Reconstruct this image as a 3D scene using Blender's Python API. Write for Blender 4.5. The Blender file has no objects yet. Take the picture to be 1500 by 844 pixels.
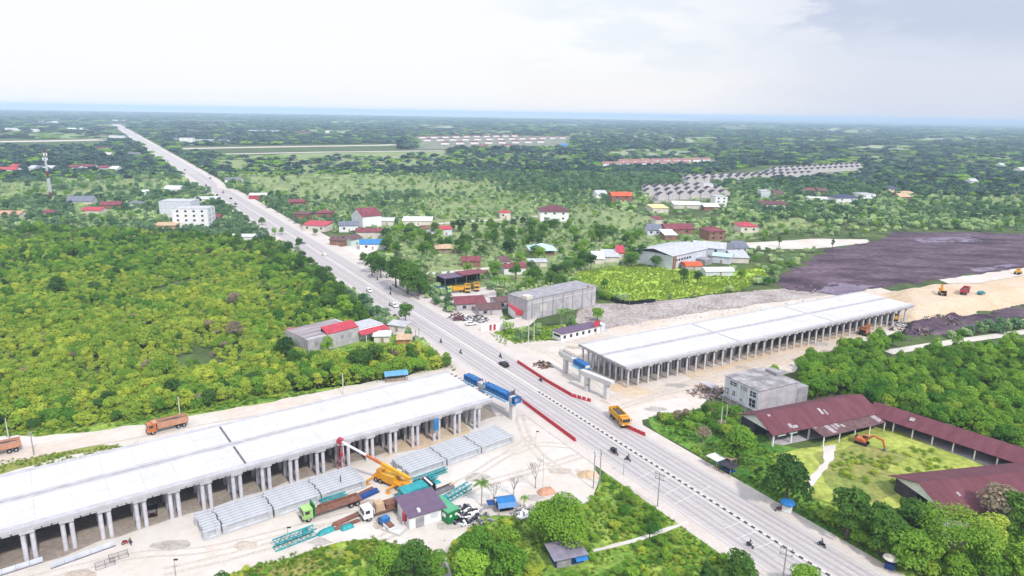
import bpy, math, random
import numpy as np
from mathutils import Vector, Matrix

# ------------------------------------------------------------------ camera, sky, sun, exposure
sc = bpy.context.scene
COL = sc.collection
F_PX, HL, HR, CAM_H = 1010.0, 152.0, 178.0, 80.0
ROLL = math.atan((HR - HL) / 1500.0)
PITCH = math.atan((422 - (HL + HR) / 2) * math.cos(ROLL) / F_PX)
_cp, _sp, _cr, _sr = math.cos(PITCH), math.sin(PITCH), math.cos(ROLL), math.sin(ROLL)
FWD = np.array([0, _cp, -_sp])
_r0, _u0 = np.array([1.0, 0, 0]), np.array([0, _sp, _cp])
RGT = _r0 * _cr + _u0 * _sr
UPV = -_r0 * _sr + _u0 * _cr
cam_d = bpy.data.cameras.new('camera')
cam_d.sensor_width = 36.0
cam_d.lens = 36.0 * F_PX / 1500.0
cam_d.clip_start, cam_d.clip_end = 1.0, 120000.0
cam = bpy.data.objects.new('camera', cam_d)
COL.objects.link(cam)
cam.matrix_world = Matrix(((RGT[0], UPV[0], -FWD[0], 0), (RGT[1], UPV[1], -FWD[1], 0),
                           (RGT[2], UPV[2], -FWD[2], CAM_H), (0, 0, 0, 1)))
sc.camera = cam

SUN_EL, SUN_AZ = math.radians(46), math.radians(146)      # azimuth clockwise from +y
EXPOSURE = 0.42
ZENITH = 0.95
sc.view_settings.view_transform = 'Standard'
sc.view_settings.look = 'None'
sc.view_settings.exposure = EXPOSURE
sc.view_settings.gamma = 1.0
sc.view_settings.use_curve_mapping = False
sc.render.engine = 'CYCLES'
sc.cycles.max_bounces = 8
sc.cycles.diffuse_bounces = 6
sc.cycles.glossy_bounces = 2
sc.cycles.transmission_bounces = 2
sc.cycles.volume_bounces = 0
sc.cycles.transparent_max_bounces = 6
sc.cycles.use_denoising = True

world = bpy.data.worlds.new("World")
sc.world = world
world.use_nodes = True
wt = world.node_tree
wt.nodes.clear()


def wn(t, **kw):
    n = wt.nodes.new(t)
    for k, v in kw.items():
        setattr(n, k, v)
    return n


def wlink(a, b):
    wt.links.new(a, b)


def wmath(op, a, b=None, c=None, clamp=False):
    n = wn('ShaderNodeMath', operation=op)
    n.use_clamp = clamp
    for i, x in enumerate((a, b, c)):
        if x is None:
            continue
        if isinstance(x, (int, float)):
            n.inputs[i].default_value = x
        else:
            wlink(x, n.inputs[i])
    return n.outputs[0]


def wmix(f, a, b):
    n = wn('ShaderNodeMix', data_type='RGBA')
    for s, x in ((n.inputs[0], f), (n.inputs[6], a), (n.inputs[7], b)):
        if isinstance(x, tuple):
            s.default_value = (*x, 1)
        elif isinstance(x, (int, float)):
            s.default_value = x
        else:
            wlink(x, s)
    return n.outputs[2]


def wramp(x, lo, hi):
    n = wn('ShaderNodeMapRange', interpolation_type='SMOOTHSTEP')
    wlink(x, n.inputs[0])
    n.inputs[1].default_value, n.inputs[2].default_value = lo, hi
    return n.outputs[0]


sky = wn('ShaderNodeTexSky', sky_type='NISHITA', sun_disc=False)
sky.sun_elevation, sky.sun_rotation = SUN_EL, SUN_AZ
sky.altitude, sky.air_density, sky.dust_density = 80, 1.0, 2.5
tc = wn('ShaderNodeTexCoord')
sx = wn('ShaderNodeSeparateXYZ')
wlink(tc.outputs['Generated'], sx.inputs[0])
DX, DY, DZ = sx.outputs
AZ = wmath('ARCTAN2', DX, DY)


def wnoise(scale, detail, rough, sxyz, off=(0, 0, 0)):
    m = wn('ShaderNodeMapping')
    m.inputs['Scale'].default_value = sxyz
    m.inputs['Location'].default_value = off
    wlink(tc.outputs['Generated'], m.inputs[0])
    n = wn('ShaderNodeTexNoise')
    n.inputs['Scale'].default_value = scale
    n.inputs['Detail'].default_value = detail
    n.inputs['Roughness'].default_value = rough
    wlink(m.outputs[0], n.inputs[0])
    return n.outputs[0]


SKYK = 10.7 / (2 ** EXPOSURE)            # a sky value of 1 here shows as display white


def skc(r, g, b):
    return tuple((c / 255.0) ** 2.2 * SKYK for c in (r, g, b))


nz1 = wnoise(7.0, 6, 0.55, (1, 1, 3.4), (3.1, 0.4, 0.2))
nz2 = wnoise(3.0, 5, 0.6, (1, 1, 4.5), (0.7, 2.2, 1.0))
azn = wmath('ADD', AZ, wmath('MULTIPLY', wmath('SUBTRACT', nz2, 0.5), 0.25))
base = wmix(wramp(azn, 0.10, 0.52), skc(252, 253, 255), skc(219, 224, 239))
warm = wmath('MULTIPLY', wmath('MULTIPLY', wramp(azn, -0.08, 0.02), wmath('SUBTRACT', 1.0, wramp(azn, 0.25, 0.42))),
             wmath('SUBTRACT', 1.0, wramp(DZ, 0.02, 0.10)))
base = wmix(wmath('MULTIPLY', warm, 0.8), base, skc(252, 249, 250))
# grey-blue cloud bank up and to the right, ragged edges
edge = wmath('ADD', wmath('ADD', wmath('MULTIPLY', AZ, 0.55), wmath('MULTIPLY', DZ, 1.25)),
             wmath('MULTIPLY', wmath('SUBTRACT', nz1, 0.5), 0.34))
bank = wmath('MULTIPLY', wramp(edge, 0.335, 0.375), wramp(DZ, 0.05, 0.115))
base = wmix(wmath('MULTIPLY', bank, 0.95), base, skc(196, 206, 228))
mid = wmath('MULTIPLY', wmath('MULTIPLY', wramp(nz1, 0.47, 0.60), wramp(AZ, -0.06, 0.06)), wramp(DZ, 0.03, 0.09))
base = wmix(wmath('MULTIPLY', mid, 0.42), base, skc(220, 229, 242))
left_soft = wmath('MULTIPLY', wramp(nz2, 0.4, 0.75), 0.12)
base = wmix(left_soft, base, skc(238, 243, 252))
# behind and overhead: the clear-air sky behind a high cloud sheet
cover = wmix(0.9, sky.outputs[0], base)
# an overcast sky is brighter overhead than at the horizon
zen = wn('ShaderNodeVectorMath', operation='SCALE')
wlink(cover, zen.inputs[0])
wlink(wmath('ADD', 1.0, wmath('MULTIPLY', wramp(DZ, 0.12, 0.9), ZENITH)), zen.inputs['Scale'])
cover = zen.outputs[0]
bg = wn('ShaderNodeBackground')
bg.inputs[1].default_value = 0.10
wlink(cover, bg.inputs[0])
wo = wn('ShaderNodeOutputWorld')
wlink(bg.outputs[0], wo.inputs[0])

sun_d = bpy.data.lights.new('sun', 'SUN')
sun_d.energy = 3.0
sun_d.angle = math.radians(5)
sun_d.color = (1.0, 0.95, 0.88)
sun = bpy.data.objects.new('sun', sun_d)
COL.objects.link(sun)
_sd = Vector((math.sin(SUN_AZ) * math.cos(SUN_EL), math.cos(SUN_AZ) * math.cos(SUN_EL), math.sin(SUN_EL)))
sun.rotation_euler = _sd.to_track_quat('Z', 'Y').to_euler()

HAZE_DENSITY = 1.3e-4


# ------------------------------------------------------------------ helpers
def P(px, py, z=0.0):
    """point of the place at height z that the photograph (1500 x 844) shows at px, py"""
    d = FWD * F_PX + RGT * (px - 750) - UPV * (py - 422)
    t = (z - CAM_H) / d[2]
    return np.array([0, 0, CAM_H]) + d * t


def proj(xy, z=0.0):
    xy = np.atleast_2d(xy)
    q = np.stack([xy[:, 0], xy[:, 1], np.full(len(xy), z - CAM_H)], 1)
    dep = q @ FWD
    dep = np.where(dep < 1, 1, dep)
    return np.stack([750 + F_PX * (q @ RGT) / dep, 422 - F_PX * (q @ UPV) / dep], 1)


def mpp(px, py):
    return float((P(px, py) - np.array([0, 0, CAM_H])) @ FWD / F_PX)


rnd = random.Random(7)
E_DIR = math.atan2(0.592, 0.806)                 # direction of the left deck, towards the road
R_DIR = math.atan2(0.512, 0.859)                 # direction of the right deck
ROAD_D = math.atan2(-0.857, 0.516)               # towards the camera along the main road


def lin(h, k=1.0):
    h = h.lstrip('#')
    c = [int(h[i:i + 2], 16) / 255 for i in (0, 2, 4)]
    return tuple(min(0.85, (x / 12.92 if x <= 0.04045 else ((x + 0.055) / 1.055) ** 2.4) * k) for x in c)


_mats = {}


def pm(name, hexc, k=0.72, rough=0.8, var=0.18, scale=0.35, fine=0.0, bump=0.0, metal=0.0, spec=0.3, hex2=None, coord='Object', thr=(0.4, 0.62),
       streak=None):
    if name in _mats:
        return _mats[name]
    m = bpy.data.materials.new(name)
    m.use_nodes = True
    nt = m.node_tree
    b = nt.nodes['Principled BSDF']
    b.inputs['Roughness'].default_value = rough
    b.inputs['Metallic'].default_value = metal
    b.inputs['Specular IOR Level'].default_value = spec
    c = lin(hexc, k)
    tcn = nt.nodes.new('ShaderNodeTexCoord')
    src = tcn.outputs['Object']
    if coord == 'World':
        g = nt.nodes.new('ShaderNodeNewGeometry')
        src = g.outputs['Position']
    if streak:
        mp = nt.nodes.new('ShaderNodeMapping')
        mp.inputs['Rotation'].default_value = (0, 0, streak[0])
        mp.inputs['Scale'].default_value = (streak[1], streak[2], 1)
        nt.links.new(src, mp.inputs[0])
        src = mp.outputs[0]
    n = nt.nodes.new('ShaderNodeTexNoise')
    n.inputs['Scale'].default_value = scale
    n.inputs['Detail'].default_value = 6
    n.inputs['Roughness'].default_value = 0.62
    nt.links.new(src, n.inputs[0])
    r = nt.nodes.new('ShaderNodeValToRGB')
    r.color_ramp.elements[0].position, r.color_ramp.elements[1].position = thr
    if hex2:
        r.color_ramp.elements[0].color = (*c, 1)
        r.color_ramp.elements[1].color = (*lin(hex2, k), 1)
    else:
        r.color_ramp.elements[0].color = (*[x * (1 - var) for x in c], 1)
        r.color_ramp.elements[1].color = (*[min(.85, x * (1 + var * .6)) for x in c], 1)
    nt.links.new(n.outputs[0], r.inputs[0])
    out = r.outputs[0]
    if fine:
        n2 = nt.nodes.new('ShaderNodeTexNoise')
        n2.inputs['Scale'].default_value = scale * 9
        n2.inputs['Detail'].default_value = 4
        nt.links.new(src, n2.inputs[0])
        mr = nt.nodes.new('ShaderNodeMapRange')
        mr.inputs[1].default_value, mr.inputs[2].default_value = .3, .7
        mr.inputs[3].default_value, mr.inputs[4].default_value = 1 - fine, 1 + fine
        nt.links.new(n2.outputs[0], mr.inputs[0])
        mx = nt.nodes.new('ShaderNodeMix')
        mx.data_type = 'RGBA'
        mx.blend_type = 'MULTIPLY'
        mx.inputs[0].default_value = 1
        nt.links.new(out, mx.inputs[6])
        nt.links.new(mr.outputs[0], mx.inputs[7])
        out = mx.outputs[2]
    nt.links.new(out, b.inputs['Base Color'])
    if bump:
        bp = nt.nodes.new('ShaderNodeBump')
        bp.inputs['Strength'].default_value = bump
        bp.inputs['Distance'].default_value = 0.3
        nt.links.new(n.outputs[0], bp.inputs['Height'])
        nt.links.new(bp.outputs[0], b.inputs['Normal'])
    _mats[name] = m
    return m


def leafmat(name, hexa, hexb, k=0.5, patch=None, transl=0.34):
    """foliage: colour varies from plant to plant and from spray to spray"""
    m = bpy.data.materials.new(name)
    m.use_nodes = True
    nt = m.node_tree
    b = nt.nodes['Principled BSDF']
    b.inputs['Roughness'].default_value = 0.65
    b.inputs['Specular IOR Level'].default_value = 0.25
    g = nt.nodes.new('ShaderNodeNewGeometry')
    oi = nt.nodes.new('ShaderNodeObjectInfo')
    n = nt.nodes.new('ShaderNodeTexNoise')
    n.inputs['Scale'].default_value = patch or 0.05
    n.inputs['Detail'].default_value = 3
    nt.links.new(g.outputs['Position'], n.inputs[0])
    n2 = nt.nodes.new('ShaderNodeTexNoise')
    n2.inputs['Scale'].default_value = 0.9
    n2.inputs['Detail'].default_value = 2
    nt.links.new(g.outputs['Position'], n2.inputs[0])

    def mth(op, a, bb):
        q = nt.nodes.new('ShaderNodeMath')
        q.operation = op
        for i, x in enumerate((a, bb)):
            if isinstance(x, (int, float)):
                q.inputs[i].default_value = x
            else:
                nt.links.new(x, q.inputs[i])
        return q.outputs[0]
    f = mth('ADD', mth('MULTIPLY', n.outputs[0], 1.5), mth('MULTIPLY', oi.outputs['Random'], 0.75))
    f = mth('ADD', f, mth('MULTIPLY', n2.outputs[0], 0.6))
    mr = nt.nodes.new('ShaderNodeMapRange')
    mr.inputs[1].default_value, mr.inputs[2].default_value = 0.95, 1.95
    nt.links.new(f, mr.inputs[0])
    mx = nt.nodes.new('ShaderNodeMix')
    mx.data_type = 'RGBA'
    mx.inputs[6].default_value = (*lin(hexa, k), 1)
    mx.inputs[7].default_value = (*lin(hexb, k), 1)
    nt.links.new(mr.outputs[0], mx.inputs[0])
    col = mx.outputs[2]
    nt.links.new(col, b.inputs['Base Color'])
    tr = nt.nodes.new('ShaderNodeBsdfTranslucent')
    nt.links.new(col, tr.inputs[0])
    ms = nt.nodes.new('ShaderNodeMixShader')
    ms.inputs[0].default_value = transl
    nt.links.new(b.outputs[0], ms.inputs[1])
    nt.links.new(tr.outputs[0], ms.inputs[2])
    nt.links.new(ms.outputs[0], nt.nodes['Material Output'].inputs['Surface'])
    return m


class MB:
    def __init__(s):
        s.v, s.f = [], []

    def add(s, vs, fs):
        o = len(s.v)
        s.v += [tuple(float(c) for c in v) for v in vs]
        s.f += [tuple(o + i for i in f) for f in fs]
        return s

    def box(s, c, d, rz=0.0, top=1.0):
        x, y, z = d[0] / 2, d[1] / 2, d[2] / 2
        cs, sn = math.cos(rz), math.sin(rz)
        vs = []
        for dz, t in ((-z, 1.0), (z, top)):
            for dx, dy in ((-x, -y), (x, -y), (x, y), (-x, y)):
                dx, dy = dx * t, dy * t
                vs.append((c[0] + dx * cs - dy * sn, c[1] + dx * sn + dy * cs, c[2] + dz))
        return s.add(vs, [(3, 2, 1, 0), (4, 5, 6, 7), (0, 1, 5, 4), (1, 2, 6, 5), (2, 3, 7, 6), (3, 0, 4, 7)])

    def prism(s, poly, z0, z1):
        n = len(poly)
        vs = [(x, y, z0) for x, y in poly] + [(x, y, z1) for x, y in poly]
        return s.add(vs, [tuple(range(n - 1, -1, -1)), tuple(range(n, 2 * n))] + [(i, (i + 1) % n, n + (i + 1) % n, n + i) for i in range(n)])

    def side(s, prof, y0, y1):
        """profile in x-z extruded along y"""
        n = len(prof)
        vs = [(x, y0, z) for x, z in prof] + [(x, y1, z) for x, z in prof]
        return s.add(vs, [tuple(range(n)), tuple(range(2 * n - 1, n - 1, -1))] + [(i, n + i, n + (i + 1) % n, (i + 1) % n) for i in range(n)])

    def tube(s, p0, p1, r0, r1=None, n=8):
        r1 = r0 if r1 is None else r1
        p0, p1 = Vector(p0), Vector(p1)
        d = (p1 - p0).normalized()
        a = d.orthogonal().normalized()
        b = d.cross(a)
        vs = []
        for p, r in ((p0, r0), (p1, r1)):
            for i in range(n):
                t = 2 * math.pi * i / n
                vs.append(p + a * (math.cos(t) * r) + b * (math.sin(t) * r))
        return s.add(vs, [tuple(range(n - 1, -1, -1)), tuple(range(n, 2 * n))] + [(i, (i + 1) % n, n + (i + 1) % n, n + i) for i in range(n)])

    def wheel(s, c, r, w, n=14):
        return s.tube((c[0], c[1] - w / 2, c[2]), (c[0], c[1] + w / 2, c[2]), r, r, n)

    def bar(s, p0, p1, w, h):
        """square bar from p0 to p1"""
        p0, p1 = Vector(p0), Vector(p1)
        d = (p1 - p0).normalized()
        a = d.cross(Vector((0, 0, 1)))
        a = a.normalized() if a.length > 1e-4 else Vector((0, 1, 0))
        b = a.cross(d)
        vs = []
        for p in (p0, p1):
            for i, j in ((-1, -1), (1, -1), (1, 1), (-1, 1)):
                vs.append(p + a * (i * w / 2) + b * (j * h / 2))
        return s.add(vs, [(3, 2, 1, 0), (4, 5, 6, 7), (0, 1, 5, 4), (1, 2, 6, 5), (2, 3, 7, 6), (3, 0, 4, 7)])

    def dome(s, c, rx, ry, rz, nu=14, nv=7, lo=0.0):
        vs, fs = [], []
        for j in range(nv + 1):
            t = lo + (math.pi / 2 - lo) * j / nv
            for i in range(nu):
                a = 2 * math.pi * i / nu
                vs.append((c[0] + rx * math.cos(t) * math.cos(a), c[1] + ry * math.cos(t) * math.sin(a), c[2] + rz * math.sin(t)))
        for j in range(nv):
            for i in range(nu):
                fs.append((j * nu + i, j * nu + (i + 1) % nu, (j + 1) * nu + (i + 1) % nu, (j + 1) * nu + i))
        fs.append(tuple(range(nu - 1, -1, -1)))
        return s.add(vs, fs)

    def build(s, name, mat, parent=None, smooth=False, bevel=0.0, label=None):
        me = bpy.data.meshes.new(name)
        me.from_pydata(s.v, [], s.f)
        me.materials.append(mat)
        if smooth:
            me.polygons.foreach_set('use_smooth', [True] * len(me.polygons))
        o = bpy.data.objects.new(name, me)
        COL.objects.link(o)
        if parent:
            o.parent = parent
        if bevel:
            bm = o.modifiers.new('bevel', 'BEVEL')
            bm.width, bm.segments, bm.limit_method = bevel, 2, 'ANGLE'
        if label:
            o['label'] = label
        return o


def tag(o, label, cat, group=None):
    o['label'], o['category'] = label, cat
    if group:
        o['group'] = group
    return o


def thing(name, label, cat, xy, rz=0.0, z=0.0, group=None):
    o = bpy.data.objects.new(name, None)
    o.empty_display_size = 0.1
    COL.objects.link(o)
    o.location = (float(xy[0]), float(xy[1]), z)
    o.rotation_euler = (0, 0, rz)
    return tag(o, label, cat, group)


def kids(o, _c={}):
    return [c for c in o.children]


def dup(root, xy, rz=0.0, scale=None, label=None, group=None, z=None):
    r = root.copy()
    COL.objects.link(r)
    r.location = (float(xy[0]), float(xy[1]), root.location.z if z is None else z)
    r.rotation_euler = (0, 0, rz)
    if scale:
        r.scale = scale if isinstance(scale, tuple) else (scale,) * 3
    if label:
        r['label'] = label
    if group:
        r['group'] = group
    for ch in list(root.children):
        c = ch.copy()
        COL.objects.link(c)
        c.parent = r
        for g in ch.children:
            d = g.copy()
            COL.objects.link(d)
            d.parent = c
    return r


def struct(o):
    o['kind'] = 'structure'
    return o


def ragged(pts, amp, step, seed):
    r = random.Random(seed)
    out = []
    n = len(pts)
    for i in range(n):
        a, b = np.array(pts[i][:2]), np.array(pts[(i + 1) % n][:2])
        L = np.linalg.norm(b - a)
        k = max(1, min(60, int(L / step)))
        nrm = np.array([-(b - a)[1], (b - a)[0]]) / max(L, 1e-6)
        for j in range(k):
            t = j / k
            w = amp * (math.sin(j * 1.3 + seed) * .5 + r.uniform(-.8, .8)) if 0 < j else 0
            out.append(a + (b - a) * t + nrm * w)
    return out


def sheet(name, px_poly, mat, z, amp=0.0, step=4.0, seed=1, world=False, kind='structure'):
    w = [np.array(p) for p in px_poly] if world else [P(*p, 0)[:2] for p in px_poly]
    if amp:
        w = ragged(w, amp, step, seed)
    me = bpy.data.meshes.new(name)
    me.from_pydata([(float(p[0]), float(p[1]), z) for p in w], [], [tuple(range(len(w)))])
    me.update()
    if me.polygons[0].normal.z < 0:
        me.flip_normals()
    me.materials.append(mat)
    o = bpy.data.objects.new(name, me)
    COL.objects.link(o)
    o['kind'] = kind
    return o


def in_poly(q, poly):
    x, y = q[:, 0], q[:, 1]
    ins = np.zeros(len(q), bool)
    n = len(poly)
    for i in range(n):
        x0, y0 = poly[i]
        x1, y1 = poly[(i + 1) % n]
        c = ((y0 > y) != (y1 > y)) & (x < (x1 - x0) * (y - y0) / (y1 - y0 + 1e-9) + x0)
        ins ^= c
    return ins


# ------------------------------------------------------------------ materials
M = dict(
    conc=pm('concrete_pale', '#f3f1f1', 0.55, .85, .08, .12, .05),
    conc_edge=pm('concrete_edge', '#dcdae0', 0.54, .85, .12, .4, .05),
    conc_grey=pm('concrete_grey', '#b9b6bd', 0.56, .9, .2, .5, .1),
    conc_old=pm('concrete_stained', '#b4b1b8', 0.68, .9, .3, .35, .12, hex2='#cfcbd0'),
    pile=pm('pile_concrete', '#d6d4dc', 0.72, .8, .12, .8, .06),
    joint=pm('joint_dark', '#77737c', .7, .9, .2, .8),
    under=pm('soffit', '#b8b2b8', .6, .9, .2, .5),
    girder=pm('girder_concrete', '#dadde4', 0.56, .85, .1, .6, .05),
    white=pm('white_paint', '#f2f2f4', 0.78, .6, .08, .5),
    cream=pm('cream_wall', '#e9e2d6', 0.68, .8, .12, .5),
    bluewhite=pm('bluewhite_wall', '#dfe4f0', 0.7, .8, .12, .5),
    mint=pm('mint_wall', '#cfe6dd', 0.7, .8, .1, .5),
    brick=pm('brick_wall', '#b98b7a', 0.48, .9, .25, .8, .1),
    redroof=pm('red_roof', '#a0525e', 0.5, .7, .3, .5, .12, streak=(0, 1, .25)),
    maroon=pm('maroon_roof', '#8f4c58', 0.36, .65, .28, .3, .1, streak=(0, 2.2, .3), hex2='#a05e6c'),
    brightred=pm('bright_red_roof', '#cf4a5a', 0.62, .6, .2, .6),
    brownroof=pm('brown_roof', '#8f6a6c', 0.45, .8, .3, .6, .1),
    fadedred=pm('faded_red_roof', '#c48a84', .55, .8, .25, .5),
    purple=pm('purple_roof', '#8f7596', 0.42, .6, .1, .8),
    greyroof=pm('grey_roof', '#8f93a6', 0.5, .6, .2, .5),
    darkroof=pm('dark_roof', '#6b6478', 0.3, .7, .25, .6),
    navyroof=pm('navy_roof', '#5d6288', 0.42, .6, .2, .5),
    zinc=pm('zinc_roof', '#e3e3e8', 0.6, .45, .14, .5, .05, metal=0.2),
    blueroof=pm('blue_roof', '#3e8fd6', 0.62, .5, .12, .6),
    tealroof=pm('pale_teal_roof', '#b7d4d8', .8, .6, .12, .6),
    tanroof=pm('tan_roof', '#e0c09c', 0.6, .8, .2, .6),
    yellowroof=pm('yellow_roof', '#e8d79a', .75, .7, .15, .5),
    orangeroof=pm('orange_tarp', '#f0683e', 0.66, .7, .15, .5),
    blue=pm('blue_formwork', '#2f86d2', 0.58, .45, .15, .7, .05),
    deepblue=pm('deep_blue', '#2552a0', 0.55, .45, .2, .6),
    cyan=pm('cyan_frame', '#6fb5e0', 0.6, .5, .15, .6),
    teal=pm('teal_paint', '#2fb3bb', 0.55, .45, .18, .7, .06),
    green=pm('green_box', '#1f9a4f', 0.5, .5, .12, .7),
    palegreen=pm('pale_green_roof', '#6dc595', 0.55, .5, .1, .6),
    lime=pm('lime_cab', '#b5e08a', 0.6, .4, .1, .8),
    yellow=pm('yellow_paint', '#f0b32c', 0.66, .4, .12, .7),
    amber=pm('amber_paint', '#f2a62a', 0.66, .4, .15, .7),
    orange=pm('orange_paint', '#d9804c', 0.62, .45, .15, .7),
    salmon=pm('salmon_tank', '#dda488', 0.62, .5, .15, .7),
    red=pm('red_plastic', '#d8404e', 0.62, .45, .15, .8),
    redpaint=pm('red_paint', '#d24a5c', 0.58, .45, .15, .7),
    black=pm('black_paint', '#1c1c22', .8, .35, .2, .7),
    tyre=pm('rubber', '#26242a', .8, .9, .2, .7),
    steel=pm('steel', '#8c8890', .7, .5, .2, .9, metal=.3),
    rust=pm('rusty_steel', '#a2705c', 0.5, .85, .3, 1.2, .1),
    rim=pm('rim_steel', '#b9b9bf', .7, .5, .1, .9, metal=.4),
    glass=pm('dark_glass', '#3a3f4c', .6, .15, .2, .7, spec=.6),
    wood=pm('bleached_wood', '#b7a493', 0.55, .9, .25, .8, .1),
    polew=pm('pale_pole', '#d5d2cf', .75, .8, .1, .8),
    greypole=pm('grey_pole', '#a6a3a8', .7, .8, .1, .8),
    scrap=pm('scrap', '#8d8a97', 0.45, .7, .6, 1.5, .3),
    cloth=pm('cloth', '#4c5468', .7, .9, .2, 2),
    skin=pm('skin', '#9a6f58', .7, .6, .05, 2),
    coal=pm('load', '#5c5650', .7, .95, .3, 1.2, .3),
    tarpw=pm('white_tarp', '#edf0f4', 0.7, .6, .1, .6),
)
G = dict(
    base=pm('scrub_floor', '#4a6030', 0.5, 1, .3, .02, .35, coord='World', hex2='#6f8446', thr=(.35, .65)),
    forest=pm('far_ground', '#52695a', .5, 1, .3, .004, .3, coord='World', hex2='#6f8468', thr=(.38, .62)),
    meadow=pm('meadow', '#82965c', .62, 1, .2, .03, .3, coord='World', hex2='#a4b078', thr=(.36, .66)),
    bright=pm('bright_grass', '#8fae3a', .8, 1, .2, .05, .35, coord='World', hex2='#b6cf52', thr=(.4, .64)),
    verge=pm('verge_grass', '#5f8c2c', .62, 1, .2, .12, .4, coord='World', hex2='#a5bd52', thr=(.38, .64)),
    yard=pm('yard_grass', '#9fae4c', .6, 1, .2, .07, .3, coord='World', hex2='#c4cc66', thr=(.36, .62)),
    dry=pm('dry_grass', '#a5a05a', .58, 1, .2, .09, .3, coord='World', hex2='#93a350', thr=(.4, .62)),
    sand=pm('white_sand', '#f6efe8', 0.54, 1, .06, .06, .05, coord='World', hex2='#eaddd0', thr=(.42, .7)),
    tan=pm('tan_sand', '#f0dccb', 0.53, 1, .1, .05, .08, coord='World', hex2='#f7eee4', thr=(.36, .62)),
    orange=pm('orange_sand', '#f0d3b0', .53, 1, .12, .06, .1, coord='World', hex2='#f4dfc6', thr=(.38, .62)),
    brown=pm('brown_dirt', '#b59a86', .6, 1, .2, .12, .2, coord='World', hex2='#cdbcae', thr=(.36, .62)),
    shade=pm('dirt_shade_under_deck', '#d6c8bb', .46, 1, .2, .15, .15, coord='World', hex2='#b8aa9d', thr=(.36, .62)),  # bare dirt, its colour darkened to deepen the shade between the piles
    peat=pm('peat_earth', '#4a3345', .45, 1, .3, .05, .5, coord='World', hex2='#907888', thr=(.34, .68), bump=1.0, streak=(.45, .6, 1.5)),
    peatpale=pm('peat_wet', '#a89bb0', .5, 1, .2, .04, .15, coord='World', hex2='#8d7c94', thr=(.38, .62)),
    rubble=pm('rubble_ground', '#a99a94', .6, 1, .3, .09, .4, coord='World', hex2='#cfc5c0', thr=(.38, .66)),
    asphalt=pm('asphalt_pale', '#d9d0cc', 0.52, .9, .07, .12, .05, coord='World', hex2='#e2dcdb', thr=(.36, .64), streak=(-1.03, 1, 14)),
    asphalt2=pm('asphalt_wheelpath', '#d0c8cc', 0.49, .9, .07, .2, .05, coord='World', streak=(-1.03, .4, 6)),
    shoulder=pm('shoulder_sand', '#f3e9e3', 0.53, 1, .08, .15, .06, coord='World', hex2='#eaddd5', thr=(.38, .64)),
    line=pm('road_paint', '#f1eeec', .62, .7, .1, .8, coord='World'),
    kerb=pm('median_kerb_concrete', '#efe6e2', .76, .8, .08, .8),
    kerbdark=pm('median_kerb_black', '#625d64', .6, .8, .2, .8),
    fieldpale=pm('pale_field', '#b5bd98', .62, 1, .15, .01, .1, coord='World', hex2='#9aab80'),
    plain=pm('plain_sunlit_tone', '#b4c4a6', .6, 1, .1, .0006, .05, coord='World'),  # pale tone puts sunlight on the distant land into the colour
)

# ------------------------------------------------------------------ ground
sheet('ground', [(-60000, -300), (60000, -300), (60000, 60000), (-60000, 60000)], G['base'], 0, world=True)
ZB = 0.02
sheet('grass_verge', [(-170, 5), (230, 5), (230, 150), (100, 150), (-60, 120), (-170, 90)], G['verge'], ZB * .6, world=True)
# beyond the built-up belt
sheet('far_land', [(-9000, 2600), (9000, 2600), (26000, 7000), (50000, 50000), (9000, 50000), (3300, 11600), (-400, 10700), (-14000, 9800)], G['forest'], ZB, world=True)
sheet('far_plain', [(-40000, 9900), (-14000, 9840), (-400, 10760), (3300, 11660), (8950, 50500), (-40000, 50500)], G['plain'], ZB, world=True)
MEADOW = [
    [(0, 268), (120, 262), (260, 262), (285, 276), (245, 288), (160, 292), (60, 296), (0, 292)],
    [(300, 232), (420, 226), (640, 226), (820, 222), (860, 236), (700, 250), (560, 250), (420, 252), (330, 250)],
    [(350, 262), (470, 254), (660, 262), (770, 270), (690, 290), (560, 286), (470, 300), (390, 288)],
    [(0, 345), (70, 338), (75, 352), (0, 358)],
    [(640, 330), (740, 322), (780, 330), (740, 345), (650, 348)],
    [(830, 305), (960, 318), (1000, 330), (900, 340), (820, 330)],
    [(1060, 330), (1170, 318), (1200, 330), (1120, 345), (1060, 342)],
    [(1180, 235), (1290, 228), (1300, 240), (1190, 246)],
    [(1330, 285), (1500, 290), (1500, 305), (1400, 300)],
    [(620, 385), (690, 372), (720, 380), (760, 400), (640, 402)],
    [(0, 200), (180, 205), (180, 198), (0, 190)],
    [(880, 222), (1000, 222), (1010, 230), (890, 232)],
]
for i, p in enumerate(MEADOW):
    sheet('meadow', p, G['meadow'], ZB * 2, amp=4, step=12, seed=i + 3)
GRASSLAND = [(300, 238), (420, 225), (640, 222), (880, 222), (890, 250), (880, 300), (960, 320), (1080, 322), (1130, 330), (1110, 350), (1060, 352),
             (940, 385), (840, 430), (750, 425), (640, 410), (590, 372), (560, 340), (470, 305), (400, 282), (340, 258)]
sheet('grassland', GRASSLAND, G['meadow'], ZB * 1.5, amp=5, step=12, seed=77)
sheet('grassland', [(-200, 262), (260, 258), (300, 282), (330, 310), (230, 340), (90, 332), (-200, 345)], G['meadow'], ZB * 1.5, amp=5, step=12, seed=78)
PADDOCK = [(838, 402), (900, 390), (985, 392), (1060, 398), (1118, 392), (1124, 408), (1085, 426), (1000, 436), (920, 445), (870, 428), (845, 418)]
sheet('paddock_grass', PADDOCK, G['bright'], ZB * 3, amp=1.5, step=6, seed=2)
RUBBLE = [(856, 445), (920, 446), (1000, 438), (1085, 428), (1180, 420), (1260, 418), (1290, 430), (1000, 470), (890, 486), (850, 490), (840, 470)]
sheet('rubble_field', RUBBLE, G['rubble'], ZB * 3, amp=1.2, step=5, seed=5)
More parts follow.
